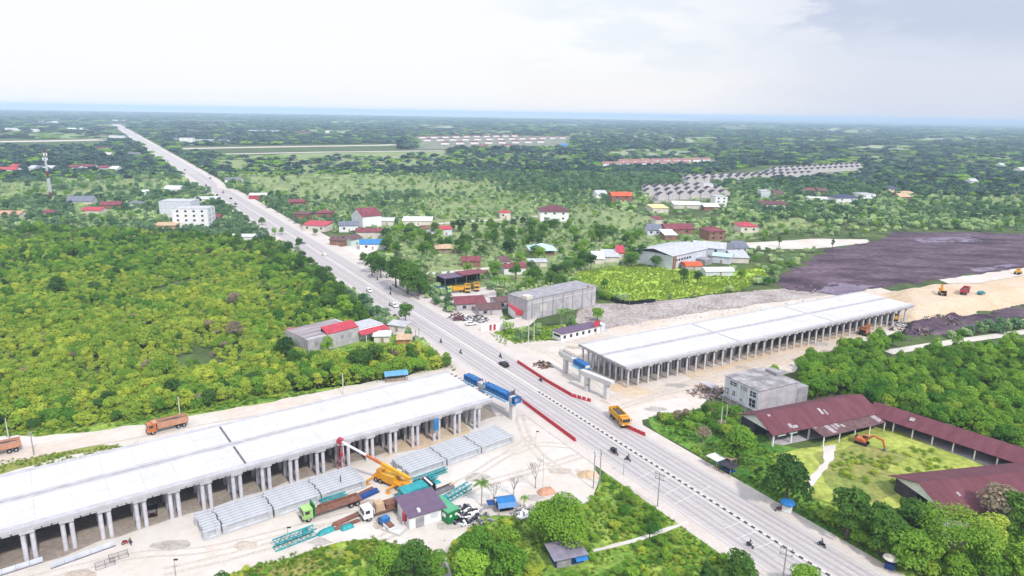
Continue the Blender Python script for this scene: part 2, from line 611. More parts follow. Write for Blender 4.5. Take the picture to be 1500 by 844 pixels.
PEAT = [(1130, 410), (1180, 384), (1205, 366), (1290, 352), (1300, 340), (1420, 340), (1560, 345), (1560, 395), (1420, 402), (1290, 424), (1230, 425), (1190, 428), (1150, 424)]

sheet('wet_peat', [(1195, 428), (1220, 414), (1250, 418), (1290, 420), (1230, 434)], G['peatpale'], .42, amp=1, step=5, seed=3)
sheet('wet_peat', [(1330, 350), (1420, 347), (1440, 354), (1350, 357)], G['peatpale'], .42, amp=2, step=8, seed=4)
sheet('wet_peat', [(1420, 395), (1480, 388), (1500, 390), (1430, 400)], G['peatpale'], .42, amp=1, step=8, seed=4)
PEAT2 = [(1290, 500), (1330, 470), (1420, 462), (1560, 436), (1560, 474), (1480, 478), (1380, 492), (1320, 500)]

sheet('sand_track', [(1050, 358), (1110, 355), (1190, 350), (1270, 351), (1276, 356), (1190, 365), (1120, 366), (1060, 364)], G['sand'], ZB * 5, amp=.8, step=8, seed=8)
FIELDS = [(40, 186, 70, 4), (150, 184, 60, 4), (330, 183, 70, 3), (520, 179, 90, 4), (640, 185, 110, 5), (700, 193, 120, 6), (900, 196, 160, 7), (1010, 204, 150, 7), (960, 222, 150, 8), (1190, 206, 120, 7), (1300, 216, 120, 7), (1390, 204, 150, 7), (1440, 232, 130, 8), (1230, 190, 140, 6),
          (1100, 186, 120, 5), (1400, 190, 160, 5), (820, 184, 120, 4), (480, 192, 100, 5), (90, 198, 120, 6)]
FIELD_PX = []
for k, (cx, cy, w_, h_) in enumerate(FIELDS):
    pl = [(cx - w_ / 2, cy), (cx - w_ / 4, cy - h_ / 2), (cx + w_ / 3, cy - h_ / 2.4), (cx + w_ / 2, cy), (cx + w_ / 4, cy + h_ * .8), (cx - w_ / 3, cy + h_ * .7)]
    FIELD_PX.append(pl)
    sheet('field', pl, G['fieldpale'] if k % 3 else G['meadow'], ZB * 3, amp=25, step=60, seed=90 + k)
# construction ground on both sides of the highway
SITE_R = [(700, 492), (760, 500), (820, 500), (850, 490), (900, 480), (1000, 462), (1290, 422), (1345, 440), (1345, 475), (1300, 492), (1240, 512), (1180, 528),
          (1165, 545), (1120, 560), (1055, 575), (1020, 600), (940, 614), (950, 650), (880, 610), (800, 560), (740, 520)]
sheet('site_sand', SITE_R, G['tan'], ZB * 5, amp=1.0, step=5, seed=9)
sheet('bare_sand', [(950, 590), (1000, 582), (1030, 598), (985, 606), (940, 616), (925, 600)], G['sand'], ZB * 6, amp=.6, step=3, seed=9)
sheet('bare_sand', [(760, 520), (815, 520), (850, 545), (905, 575), (860, 590), (800, 550)], G['sand'], ZB * 6, amp=.8, step=3, seed=10)
sheet('bare_sand', [(705, 492), (760, 498), (820, 500), (815, 512), (760, 518), (730, 512)], G['sand'], ZB * 6, amp=.6, step=3, seed=16)
sheet('orange_sand', [(890, 560), (930, 565), (960, 575), (925, 582), (890, 572)], G['orange'], ZB * 6.5, amp=.5, step=3, seed=11)
sheet('orange_sand', [(1000, 548), (1150, 510), (1290, 470), (1330, 468), (1260, 500), (1120, 540), (1030, 565)], G['orange'], ZB * 6, amp=1.2, step=4, seed=12)
SITE_L = [(-160, 1000), (-160, 700), (0, 640), (60, 640), (220, 622), (330, 602), (540, 560), (660, 538), (700, 548), (735, 575), (800, 622), (862, 668), (880, 700),
          (872, 718), (858, 740), (800, 735), (775, 752), (700, 758), (668, 790), (655, 812), (600, 800), (545, 790), (500, 794), (440, 812), (350, 838), (280, 900)]
sheet('site_sand', SITE_L, G['sand'], ZB * 5, amp=.9, step=3, seed=13)
sheet('dirt_shade_under_deck', [(-150, 800), (0, 725), (250, 660), (560, 590), (690, 560), (728, 610), (560, 665), (400, 715), (200, 778), (0, 845)], G['shade'], ZB * 6, amp=.6, step=3, seed=14)
sheet('dirt_shade_under_deck', [(860, 540), (1000, 505), (1150, 470), (1290, 442), (1345, 462), (1290, 476), (1150, 508), (1000, 546), (925, 566)], G['shade'], ZB * 6.7, amp=.5, step=3, seed=15)
sheet('orange_sand', [(690, 640), (640, 655), (600, 660), (560, 672), (590, 640), (680, 612)], G['orange'], ZB * 6.5, amp=.6, step=3, seed=17)
sheet('orange_sand', [(845, 690), (872, 690), (880, 702), (860, 704)], G['orange'], ZB * 6.5, amp=.3, step=2, seed=18)
sheet('tyre_marks', [(300, 800), (320, 796), (335, 806), (330, 830), (300, 815)], G['tan'], ZB * 6.5, amp=.4, step=2, seed=18)
VERGE_H = [(-150, 716), (-100, 672), (0, 628), (150, 608), (330, 578), (480, 553), (560, 546), (660, 530), (665, 545), (560, 568), (480, 580), (330, 606), (210, 626), (100, 645), (0, 662), (-100, 700)]
sheet('grass_verge', VERGE_H, G['verge'], ZB * 3, amp=.5, step=3, seed=52)
# strip of weeds between haul road and deck, verge greens round the site
sheet('weed_strip', [(-100, 735), (-100, 700), (0, 676), (60, 664), (150, 652), (180, 655), (100, 668), (0, 696)], G['dry'], ZB * 7, amp=.4, step=3, seed=19)
VERGE_B = [(330, 845), (440, 815), (500, 796), (545, 792), (600, 804), (655, 815), (670, 790), (702, 760), (776, 754), (802, 738), (860, 742), (876, 716), (884, 690),
           (905, 690), (1000, 756), (1010, 764), (1075, 808), (1120, 840), (1140, 900), (280, 930)]
sheet('grass_verge', VERGE_B, G['verge'], ZB * 7, amp=.6, step=2.5, seed=20)
sheet('dry_grass', [(340, 843), (440, 817), (540, 795), (560, 806), (480, 830), (400, 860)], G['dry'], ZB * 8, amp=.6, step=3, seed=21)
VERGE_L = [(560, 560), (640, 538), (668, 545), (655, 522), (620, 500), (585, 488), (560, 480), (520, 490), (420, 560), (430, 575)]
sheet('grass_verge', VERGE_L, G['verge'], ZB * 3, amp=.8, step=4, seed=22)
sheet('grass_verge', [(718, 490), (740, 482), (800, 478), (850, 474), (880, 478), (822, 497), (770, 500), (735, 508)], G['verge'], ZB * 7, amp=.5, step=3, seed=23)
sheet('grass_verge', [(950, 612), (1000, 604), (1040, 600), (1060, 590), (1110, 610), (1130, 650), (1180, 660), (1180, 720), (1240, 790), (1330, 850), (1290, 835), (1150, 745), (1060, 690), (955, 628)],
      pm('verge_deep', '#4c8630', .62, 1, .2, .12, .4, coord='World', hex2='#7ea240', thr=(.38, .64)), ZB * 7, amp=.5, step=3, seed=24)
YARD = [(1128, 668), (1200, 655), (1290, 622), (1460, 690), (1480, 705), (1380, 728), (1320, 745), (1260, 750), (1190, 730), (1150, 700)]
sheet('yard_grass', YARD, G['yard'], ZB * 8, amp=.6, step=4, seed=25)
sheet('dry_grass', [(1190, 668), (1260, 650), (1330, 668), (1300, 690), (1340, 715), (1270, 738), (1220, 720)], G['dry'], ZB * 9, amp=.8, step=3, seed=26)
sheet('footpath', [(1206, 655), (1224, 652), (1222, 672), (1208, 690), (1192, 712), (1178, 718), (1186, 700), (1206, 680)], G['sand'], ZB * 10, amp=.3, step=1.5, seed=27)
sheet('footpath', [(868, 806), (930, 790), (1006, 764), (1010, 768), (930, 796), (870, 810)], G['sand'], ZB * 10, amp=.12, step=1.5, seed=28)
sheet('footpath', [(640, 815), (652, 812), (664, 850), (645, 860)], G['sand'], ZB * 10, amp=.3, step=2, seed=29)


# ------------------------------------------------------------------ roads
def strip_world(name, pts, half, mat, z, off=0.0):
    """ribbon along a centre line in metres"""
    p = np.array(pts, float)
    d = np.gradient(p, axis=0)
    d /= np.linalg.norm(d, axis=1)[:, None]
    nr = np.stack([d[:, 1], -d[:, 0]], 1)
    a, b = p + nr * (off - half), p + nr * (off + half)
    n = len(p)
    vs = [(x, y, z) for x, y in a] + [(x, y, z) for x, y in b]
    me = bpy.data.meshes.new(name)
    me.from_pydata([tuple(map(float, v)) for v in vs], [], [(i, i + 1, n + i + 1, n + i) for i in range(n - 1)])
    me.update()
    if me.polygons[0].normal.z < 0:
        me.flip_normals()
    me.materials.append(mat)
    o = bpy.data.objects.new(name, me)
    COL.objects.link(o)
    o['kind'] = 'structure'
    return o


def road_x(y):
    return 122.9 - 0.6035 * y


ROAD = [(road_x(y), y) for y in range(20, 3400, 20)]
_ry = np.array([p[1] for p in ROAD])
_rx = np.array([p[0] for p in ROAD])
_yy = np.concatenate([np.arange(20, 700, 8), np.arange(700, 3200, 40)])
_xx = np.interp(_yy, _ry, _rx)
for _ in range(3):
    _xx[1:-1] = (_xx[:-2] + _xx[1:-1] * 2 + _xx[2:]) / 4
RC = np.stack([_xx, _yy], 1)
RZ = 0.22
strip_world('road_shoulder', RC, 12.2, G['shoulder'], RZ - .03)
strip_world('main_road', RC, 8.9, G['asphalt'], RZ)
for off in (-6.6, -4.9, -2.9, -1.6, 1.9, 3.4, 5.2, 6.8):
    strip_world('wheel_path', RC[:90], .38, G['asphalt2'], RZ + .006, off)
for off in (-8.5, -.75, .75, 8.5):
    strip_world('road_marking', RC[:110], .09, G['line'], RZ + .012, off)


def road_pt(y, off):
    i = np.interp(y, RC[:, 1], RC[:, 0])
    return np.array([i + 0.857 * off, y + 0.516 * off])


mk = MB()
for lane in (-4.6, 4.6):
    y = 60.0
    while y < 420:
        p, q = road_pt(y, lane), road_pt(y + 2.6, lane)
        dx, dy = q - p
        L = math.hypot(dx, dy)
        nx, ny = -dy / L * .05, dx / L * .05
        mk.add([(p[0] - nx, p[1] - ny, RZ + .014), (p[0] + nx, p[1] + ny, RZ + .014), (q[0] + nx, q[1] + ny, RZ + .014), (q[0] - nx, q[1] - ny, RZ + .014)], [(3, 2, 1, 0)])
        y += 6.5
# white rumble bars across the near carriageway
for (xa, ya, xb, yb) in ((936, 701, 968, 686), (953, 713, 985, 698), (972, 727, 1014, 705), (988, 740, 1040, 714), (1060, 776, 1090, 764), (1080, 790, 1115, 777), (1102, 806, 1137, 794)):
    p, q = P(xa, ya)[:2], P(xb, yb)[:2]
    d = (q - p) / np.linalg.norm(q - p)
    n = np.array([-d[1], d[0]]) * .07
    mk.add([(*(p - n), RZ + .018), (*(p + n), RZ + .018), (*(q + n), RZ + .018), (*(q - n), RZ + .018)], [(0, 3, 2, 1)])
struct(mk.build('lane_marking', G['line']))
# raised median with black and white painted kerb stones
me1, me2 = MB(), MB()
y = 62.0
k = 0
while y < 560:
    st = .95 if y < 235 else 6.0
    p, q = road_pt(y, 0), road_pt(y + st * .84, 0)
    tgt = me2 if (k % 2 and y < 190) else me1
    tgt.bar((p[0], p[1], RZ + .13), (q[0], q[1], RZ + .1), .34 if y < 235 else .3, .2)
    y += st * .84
    k += 1
struct(me1.build('median_kerb', G['kerb']))
struct(me2.build('median_kerb', G['kerbdark']))


strip_world('road_verge', RC[20:], 16.5, G['shoulder'], RZ - .05)


def track(name, px, half, mat, z):
    w = np.array([P(*p)[:2] for p in px])
    t = np.linspace(0, len(w) - 1, len(w) * 6)
    c = np.stack([np.interp(t, np.arange(len(w)), w[:, i]) for i in (0, 1)], 1)
    for _ in range(4):
        c[1:-1] = (c[:-2] + c[1:-1] * 2 + c[2:]) / 4
    return strip_world(name, c, half, mat, z)


track('haul_road', [(-160, 712), (-60, 690), (20, 668), (120, 648), (210, 632), (300, 614), (380, 601), (470, 584)], 3.6, G['tan'], ZB * 9)
track('side_road', [(1300, 517), (1360, 507), (1420, 498), (1480, 490), (1580, 474)], 2.2, G['sand'], ZB * 9)
track('side_road', [(622, 402), (660, 399), (700, 395), (745, 391), (770, 386)], 2.4, G['sand'], ZB * 9)
track('side_road', [(596, 332), (680, 325), (740, 322), (790, 317)], 2.6, G['sand'], ZB * 9)
track('side_road', [(635, 440), (660, 432), (690, 428), (720, 430)], 3.0, G['shoulder'], ZB * 9)
for p in ([(-40, 208), (60, 207), (150, 205)], ):
    track('sand_strip', p, 34, G['tan'], ZB * 8)
track('sand_strip', [(262, 218), (420, 215), (560, 213), (580, 212)], 20, G['tan'], ZB * 8)
track('sand_strip', [(330, 226), (470, 223), (650, 221)], 11, G['sand'], ZB * 8)
sheet('forecourt', [(500, 362), (530, 356), (565, 362), (540, 372), (520, 385), (500, 378), (470, 362)], G['sand'], ZB * 8, amp=.5, step=4, seed=31)
sheet('forecourt', [(655, 428), (720, 420), (725, 426), (740, 470), (790, 462), (775, 478), (720, 488), (690, 474), (655, 445)], G['shoulder'], ZB * 8, amp=.4, step=4, seed=32)
sheet('forecourt', [(560, 480), (606, 478), (650, 506), (640, 512), (590, 490), (562, 492)], G['shoulder'], ZB * 8, amp=.4, step=4, seed=33)
sheet('forecourt', [(430, 330), (460, 335), (490, 352), (470, 356), (440, 345)], G['shoulder'], ZB * 8, amp=.4, step=4, seed=34)


# wheel ruts worn into the bare sand, in pairs
RUTS = [[(40, 850), (200, 812), (300, 808), (420, 778), (560, 742)], [(240, 838), (330, 818), (430, 790), (520, 760)], [(560, 790), (640, 740), (700, 712), (780, 690), (850, 668)], [(690, 700), (730, 672), (790, 650), (840, 655)],
        [(600, 745), (680, 705), (740, 668), (780, 640)], [(820, 690), (790, 668), (770, 640), (760, 610)], [(760, 505), (800, 515), (850, 550), (905, 590)], [(720, 500), (770, 507), (830, 505), (900, 492)],
        [(900, 600), (960, 580), (1060, 556), (1160, 526), (1270, 486)], [(930, 590), (1010, 562), (1120, 530), (1240, 498), (1320, 470)], [(960, 575), (1040, 552), (1140, 522)], [(1310, 440), (1380, 425), (1460, 412), (1560, 398)]]
rut = pm('wheel_rut', '#e4d8cb', .53, 1, .15, .3, .2, coord='World', hex2='#eadfd4')
for k, px_ in enumerate(RUTS):
    w_ = np.array([P(*p)[:2] for p in px_])
    for off in (-.95, .95):
        t_ = np.linspace(0, len(w_) - 1, 40)
        c_ = np.stack([np.interp(t_, np.arange(len(w_)), w_[:, i]) for i in (0, 1)], 1)
        for _ in range(8):
            c_[1:-1] = (c_[:-2] + c_[1:-1] * 2 + c_[2:]) / 4
        if k < len(RUTS) - 1:
            strip_world('wheel_rut', c_, .24 + .1 * (k % 3), rut, ZB * 6.8 + .001 * k, off)
for k, (cx, cy, rr_) in enumerate(((360, 800, 3.2), (470, 795, 2.4), (540, 740, 4), (700, 700, 3.5), (820, 690, 3), (660, 770, 3), (560, 770, 2.6), (250, 800, 3.6), (120, 842, 3), (780, 730, 2.6), (880, 590, 3.4), (990, 565, 4), (1090, 540, 4), (1200, 505, 4.4), (840, 510, 3), (960, 600, 3.2))):
    c_ = P(cx, cy)[:2]
    poly_ = [c_ + np.array([math.cos(a), math.sin(a) * .6]) * rr_ * (.6 + .5 * rnd.random()) for a in np.linspace(0, 6.28, 14)[:-1]]
    sheet('ground_stain', poly_, pm('ground_stain_%s' % 'ab'[k % 2], ('#e2d2c2', '#d8cfc8')[k % 2], .5, 1, .15, .2, .2, coord='World'), ZB * 6.75 + .0012 * k, amp=.5, step=1.2, seed=k, world=True)


# raised toll-road fill beyond the right deck: graded earth with soft shoulders
TOE = [P(*p)[:2] for p in [(1286, 434), (1330, 424), (1410, 411), (1580, 388), (1640, 380), (1640, 425), (1580, 432), (1500, 444), (1420, 462), (1350, 474), (1318, 474)]]


def poly_dist(q, poly):
    d = np.full(len(q), 1e9)
    for i in range(len(poly)):
        a, b = np.array(poly[i]), np.array(poly[(i + 1) % len(poly)])
        ab = b - a
        t = np.clip(((q - a) @ ab) / (ab @ ab), 0, 1)
        d = np.minimum(d, np.linalg.norm(q - a - t[:, None] * ab, axis=1))
    return np.where(in_poly(q, [tuple(p) for p in poly]), d, -d)


def vnoise(q, cell, seed):
    r = np.random.default_rng(seed)
    tab = r.random((64, 64))
    g = q / cell
    i = np.floor(g).astype(int)
    f = g - i
    f = f * f * (3 - 2 * f)
    t = lambda a, b: tab[(i[:, 0] + a) % 64, (i[:, 1] + b) % 64]
    return (t(0, 0) * (1 - f[:, 0]) + t(1, 0) * f[:, 0]) * (1 - f[:, 1]) + (t(0, 1) * (1 - f[:, 0]) + t(1, 1) * f[:, 0]) * f[:, 1]


def heightfield(name, poly, mat, hmax, run, step, rough=.35, lip=4.0):
    pl = np.array(poly)
    lo, hi = pl.min(0) - lip, pl.max(0) + lip
    nx, ny = int((hi[0] - lo[0]) / step) + 1, int((hi[1] - lo[1]) / step) + 1
    q = np.stack(np.meshgrid(lo[0] + np.arange(nx) * step, lo[1] + np.arange(ny) * step), -1).reshape(-1, 2)
    d = poly_dist(q, poly)
    d = d + (vnoise(q, 7, 3) - .5) * 5
    t = np.clip(d / run, 0, 1)
    h = hmax * t * t * (3 - 2 * t) + rough * (vnoise(q, 3.1, 4) + .6 * vnoise(q, 1.6, 5) - .8) * np.clip(d / 2, 0, 1) * (1 - .7 * t)
    z = np.where(d < -.5, -1.0, h + .04)
    keep = d > -lip * .6
    fs = []
    k = keep.reshape(ny, nx)
    for j in range(ny - 1):
        for i in range(nx - 1):
            if k[j, i] and k[j, i + 1] and k[j + 1, i] and k[j + 1, i + 1]:
                a = j * nx + i
                fs.append((a, a + 1, a + nx + 1, a + nx))
    me = bpy.data.meshes.new(name)
    me.from_pydata([(float(a), float(b), float(c)) for (a, b), c in zip(q, z)], [], fs)
    me.materials.append(mat)
    me.polygons.foreach_set('use_smooth', [True] * len(me.polygons))
    o = bpy.data.objects.new(name, me)
    COL.objects.link(o)
    return struct(o)


heightfield('peat_field', [P(*p)[:2] for p in PEAT], G['peat'], .35, 6, 2.2, 1.0, 8.0)
heightfield('peat_field', [P(*p)[:2] for p in PEAT2], G['peat'], .3, 5, 1.8, .8, 5.0)
heightfield('toll_road_fill', TOE, G['orange'], 3.6, 11.0, 1.5)
sheet_top = [P(*p, 3.7)[:2] for p in [(1375, 410), (1420, 404), (1580, 381), (1580, 392), (1500, 404), (1430, 415), (1390, 416)]]
sheet('toll_road_surface', sheet_top, G['sand'], 3.8, amp=.8, step=4, seed=40, world=True)
for k, (poly_, h_, rn) in enumerate((([(1300, 492), (1326, 476), (1370, 470), (1382, 476), (1340, 492)], 2.2, 4.0), ([(1345, 476), (1385, 462), (1410, 462), (1400, 474), (1370, 482)], 2.4, 4.0))):
    heightfield('dark_spoil', [P(*p)[:2] for p in poly_], G['peat'], h_, rn, .9, 1.1, 2.0)


# ------------------------------------------------------------------ viaducts
def viaduct(label, origin, ang, L, W, row_sp, cols, z_top, joints, name='viaduct'):
    """slab-on-pile deck; local x along the deck, local y towards the far edge"""
    t = thing(name, label, 'viaduct', origin, ang)
    zs = z_top - .75
    half = W / 2
    for y0, y1, nm in ((.0, 1.5, 'edge_slab'), (1.5, half - 1.3, 'deck_slab'), (half - 1.3, half - .18, 'edge_slab'), (half + .18, half + 1.1, 'edge_slab'),
                       (half + 1.1, W - 1.5, 'deck_slab'), (W - 1.5, W, 'edge_slab')):
        big = nm == 'deck_slab'
        step = [0] + [x for j in joints for x in (j, j + .5)] + [L] if big else [0, L]
        mb = MB()
        for a, b in zip(step[0::2], step[1::2]):
            mb.box(((a + b) / 2, (y0 + y1) / 2, (zs + z_top) / 2 + (0 if big else -.03)), (b - a, y1 - y0 - .01, z_top - zs - (.0 if big else .06)))
        mb.build(nm, M['conc'] if big else M['conc_edge'], t)
    jb = MB()
    jb.box((L / 2, half, zs + .25), (L - .4, .34, .5))
    for y0, y1 in ((1.5, half - 1.3), (half + 1.1, W - 1.5)):
        for j in joints:
            jb.box((j + .25, (y0 + y1) / 2, zs + .3), (.48, y1 - y0 - .1, .6))
    jb.build('joint_strip', M['joint'], t)
    pj = MB()
    for y0, y1 in ((1.6, half - 1.4), (half + 1.2, W - 1.6)):
        x = 3.0
        while x < L - 1:
            if all(abs(x - j) > 1 for j in joints):
                pj.box((x, (y0 + y1) / 2, z_top + .003), (.1 + .05 * (int(x) % 3), y1 - y0, .012))
            x += 6.0
        pj.box((L / 2, (y0 + y1) / 2, z_top + .003), (L - 1, .09, .01))
    pj.build('pour_joint', pm('pour_joint_grey', '#dcdadf', .55, .9, .15, .6), t)
    lb = MB()                                        # long edge beams with gaps, seen as a dashed line below the slab
    for ye in (.35, W - .35):
        lb = MB()
        x = .8
        while x < L - 1.6:
            lb.box((x + .7, ye, zs - .22), (1.3, .35, .4))
            x += 1.5
        lb.build('edge_beam', M['conc_edge'], t)
    rows = int(L / row_sp)
    ys = [0.75 + (W - 1.5) * j / (cols - 1) for j in range(cols)]
    rest = MB()
    caps_rest = MB()
    made = 0
    twin = (-.7, .7) if row_sp > 5 else (0,)
    for i in range(rows + 1):
        xc = 1.5 + i * row_sp
        if xc > L - .9:
            break
        MB().box((xc, W / 2, zs - .36), (2.3 if row_sp > 5 else 1.0, W + .06, .66)).build('cap_beam', M['conc_edge'], t)
        for j, yy in enumerate(ys):
            for tw in twin:
                x = xc + tw
                big = j == 0 or (j == 1 and tw <= 0) or (i == 0 and row_sp < 5)
                mb = MB() if (big and made < 98) else rest
                mb.tube((x, yy, -.1), (x, yy, zs - .68), .4 if row_sp > 5 else .32, n=10)
                if mb is not rest:
                    mb.build('pile', M['pile'], t)
                    made += 1
    if rest.v:
        rest.build('pile', M['pile'], t)['kind'] = 'stuff'
    # bar ends sticking out where the next span will start
    sb = MB()
    for k in range(26):
        yy = .8 + (W - 1.6) * k / 25
        ln = .5 + 1.6 * ((k * 7) % 5) / 5
        sb.box((-ln / 2, yy, z_top - .25 - (.1 if k % 2 else .28)), (ln, .16, .16))
    sb.build('starter_bar', M['joint'], t)
    return t


LO = np.array([-4.5, 167.2])


def vframe(origin, ang):
    u = np.array([math.cos(ang), math.sin(ang)])
    v = np.array([-u[1], u[0]])
    return lambda a, b: np.array(origin[:2]) + u * a + v * b


# left deck: local x runs from its far-left end to the road
LL = 168.0
L0 = LO - np.array([math.cos(E_DIR), math.sin(E_DIR)]) * LL


def flip_starters(t, L):
    for c in t.children:
        if c.name.startswith('starter_bar'):
            c.location.x = L
            c.scale.x = -1


vl = viaduct('long white concrete viaduct deck on round piles beside the girder stacks', L0, E_DIR, LL, 24.2, 6.0, 7, 7.4, [LL - 62.5])
flip_starters(vl, LL)
R0 = np.array([34.5, 193.1])
vr = viaduct('far white viaduct deck on dense piles between dark earth and tan haul track', R0, R_DIR, 150.0, 24.4, 4.0, 9, 7.2, [49.0, 99.0])
lf = vframe(L0, E_DIR)
rf = vframe(R0, R_DIR)


def world_part(mb, name, mat, parent):
    """a mesh given in world metres, hung under a thing"""
    o = mb.build(name, mat)
    o.parent = parent
    o.matrix_parent_inverse = Matrix.LocRotScale(parent.location, parent.rotation_euler, None).inverted()
    return o


def portal(label, pa, pb, zt, cols, blue=None, name='bridge_pier'):
    """a crossbeam on columns: pa-pb the two ends of the beam (world xy)"""
    pa, pb = np.array(pa[:2]), np.array(pb[:2])
    d = pb - pa
    L = np.linalg.norm(d)
    t = thing(name, label, 'bridge pier', pa, math.atan2(d[1], d[0]))
    MB().side([(0, zt - .8), (1.2, zt - 1.5), (L - 1.2, zt - 1.5), (L, zt - .8), (L, zt), (0, zt)], -.8, .8).build('crossbeam', M['conc'], t)
    for c in cols:
        MB().box((c * L, 0, (zt - 1.5) / 2), (1.3, 1.3, zt - 1.5)).build('column', M['conc'], t)
    for (a, b) in (blue or []):
        f = MB().box(((a + b) / 2 * L, 0, zt - .6), ((b - a) * L, 2.0, 1.7)).build('formwork', M['blue'], t)
        rb = MB()
        n = max(2, int((b - a) * L / 1.1))
        for k in range(n + 1):
            x = (a + (b - a) * k / n) * L
            for s in (-1, 1):
                rb.box((x, s * 1.05, zt - .6), (.12, .14, 1.8))
            rb.box((x, 0, zt + .28), (.12, 2.2, .12))
        rb.build('formwork_rib', M['deepblue'], f)
        wk = MB()
        for s in (-1, 1):
            wk.box(((a + b) / 2 * L, s * 1.75, zt - 1.4), ((b - a) * L, .7, .08))
            for k in range(n + 1):
                x = (a + (b - a) * k / n) * L
                wk.box((x, s * 2.05, zt - .85), (.06, .06, 1.1))
            wk.box(((a + b) / 2 * L, s * 2.05, zt - .3), ((b - a) * L, .06, .06))
        wk.build('walkway', M['cyan'], f)
    return t


p1 = portal('pier with bright blue formwork along its crossbeam at the end of the girder-side deck', P(684, 550, 6.4), P(714, 565, 6.4), 6.6, [.72], [(.0, .62)])
mb = MB()
for k in range(9):
    mb.box((5.5 + k * .5, (k % 3 - 1) * .5, 7.0), (.08, .08, 1.2))
mb.build('rebar', M['rust'], p1)
p2 = portal('pier on a single pale column with long blue formwork beside the red barriers', P(712, 563, 6.4), P(758, 585, 6.4), 6.6, [.86], [(.0, .8), (.93, 1.0)])
mb = MB()
for k in range(10):
    mb.box((10.0 + (k % 5) * .25, (k // 5 - .5) * 1.2, 7.1), (.08, .08, 1.1))
mb.build('rebar', M['rust'], p2)
p3 = portal('bare concrete portal pier with dark bars and a blue shutter at one end', P(821, 514, 6.4), P(861, 536, 6.4), 6.4, [.22, .8], [(.6, .98)])
mb = MB()
for k in range(26):
    mb.box((.6 + (k % 13) * .55, (k // 13 - .5) * 1.3, 6.95), (.09, .09, 1.1))
mb.build('rebar', M['joint'], p3)
p4 = portal('bare concrete portal pier on two columns beside the orange sand', P(852, 541, 6.2), P(898, 559, 6.2), 6.2, [.2, .82])


# blue shutter hanging at the underside of the left deck
t = thing('hanging_shutter', 'blue steel shutter hung under the edge of the deck near its road end', 'formwork', lf(LL - 17.5, -.9), E_DIR)
MB().box((0, 0, 5.3), (1.3, .3, 3.0)).build('panel', M['blue'], t)
mb = MB()
for k in (-.55, 0, .55):
    mb.box((k, -.2, 5.3), (.09, .1, 3.1))
mb.box((0, -.2, 6.4), (1.4, .1, .1)).box((0, -.2, 4.2), (1.4, .1, .1))
mb.build('frame', M['cyan'], t)


# ------------------------------------------------------------------ precast girders
def girder_mesh(L):
    mb = MB()
    pr = [(-.38, 0), (.38, 0), (.38, .28), (.12, .48), (.12, 1.45), (.4, 1.6), (.4, 1.8), (-.4, 1.8), (-.4, 1.6), (-.12, 1.45), (-.12, .48), (-.38, .28)]
    n = len(pr)
    vs = [(.9, y, z) for y, z in pr] + [(L - .9, y, z) for y, z in pr]
    mb.add(vs, [tuple(range(n - 1, -1, -1)), tuple(range(n, 2 * n))] + [(i, (i + 1) % n, n + (i + 1) % n, n + i) for i in range(n)])
    for x in (.45, L - .45):
        mb.box((x, 0, .9), (.9, .72, 1.72))
    return mb


gm = {}
STACKS = [((-57.6, 114.8), 8, [3.2, 9.6, 9.6, 9.9], 'stack near the black car'), ((-22.1, 138.5), 8, [9.9, 9.6, 9.9], 'stack near the blue formwork pier')]
STK_ANG = [math.atan2(20.0, 26.4), math.atan2(21.3, 26.2)]
for (o0, nrow, lens, where), ang in zip(STACKS, STK_ANG):
    fr = vframe(o0, ang)
    for r in range(nrow):
        x = rnd.uniform(-.25, .25)
        for bi, Lg in enumerate(lens):
            if Lg not in gm:
                gm[Lg] = girder_mesh(Lg).build('concrete_girder', M['girder'])
                o = gm[Lg]
            else:
                o = gm[Lg].copy()
                COL.objects.link(o)
            p = fr(x, .5 + r * 1.02)
            o.location = (p[0], p[1], .12)
            o.rotation_euler = (0, 0, ang)
            pos = 'on the outer side of' if r == 0 else ('along the piles in' if r == nrow - 1 else 'inside')
            tag(o, f'pale concrete girder laid {pos} the {where}', 'girder', f'precast girders laid side by side, {where}, {pos}')
            x += Lg + .25 + rnd.uniform(0, .15)
    slb = MB()
    for bi in range(2 * len(lens)):
        p = fr(.8 + bi * sum(lens) / (2 * len(lens) - .3), .5 + nrow * .5)
        slb.box((p[0], p[1], .08), (.5, nrow * 1.06, .16), ang)
    tag(slb.build('bearing_timber', M['wood']), f'low timber bearers under the girders of the {where}', 'timber')

# pale hoarding panels and rails along the foot of the left piles
hoard = thing('hoarding', 'low white panel fence along the foot of the piles, in two runs', 'fence', P(0, 838)[:2], 0)
for (x0, y0, x1, y1, n) in ((-60, 862, 64, 823, 6), (75, 833, 170, 799, 5)):
    a, b = P(x0, y0)[:2], P(x1, y1)[:2]
    for k in range(n):
        p, q = a + (b - a) * (k / n), a + (b - a) * ((k + .97) / n)
        m = MB()
        m.bar((*p, .55), (*q, .55), .12, 1.1)
        world_part(m, 'panel', M['bluewhite'], hoard)
    m = MB()
    m.bar((*(a + [.15, -.3]), .12), (*(b + [.15, -.3]), .12), .2, .24)
    world_part(m, 'rail', M['steel'], hoard)
for lbl, px, py in (('small grey steel rack lying on sand near the low white panels, the nearer', 155, 832), ('grey steel rack lying on sand below a red motorcycle', 175, 820)):
    t = thing('steel_rack', lbl, 'rack', P(px, py)[:2], E_DIR)
    m = MB()
    for yy in (0, 1.4):
        m.box((0, yy, .1), (3.2, .1, .1)).box((0, yy, .7), (3.2, .08, .08))
    m.build('rail', M['steel'], t)
    m = MB()
    for xx in (-1.5, 0, 1.5):
        for yy in (0, 1.4):
            m.box((xx, yy, .4), (.08, .08, .55))
        m.box((xx, .7, .1), (.08, 1.4, .08))
    m.build('post', M['steel'], t)


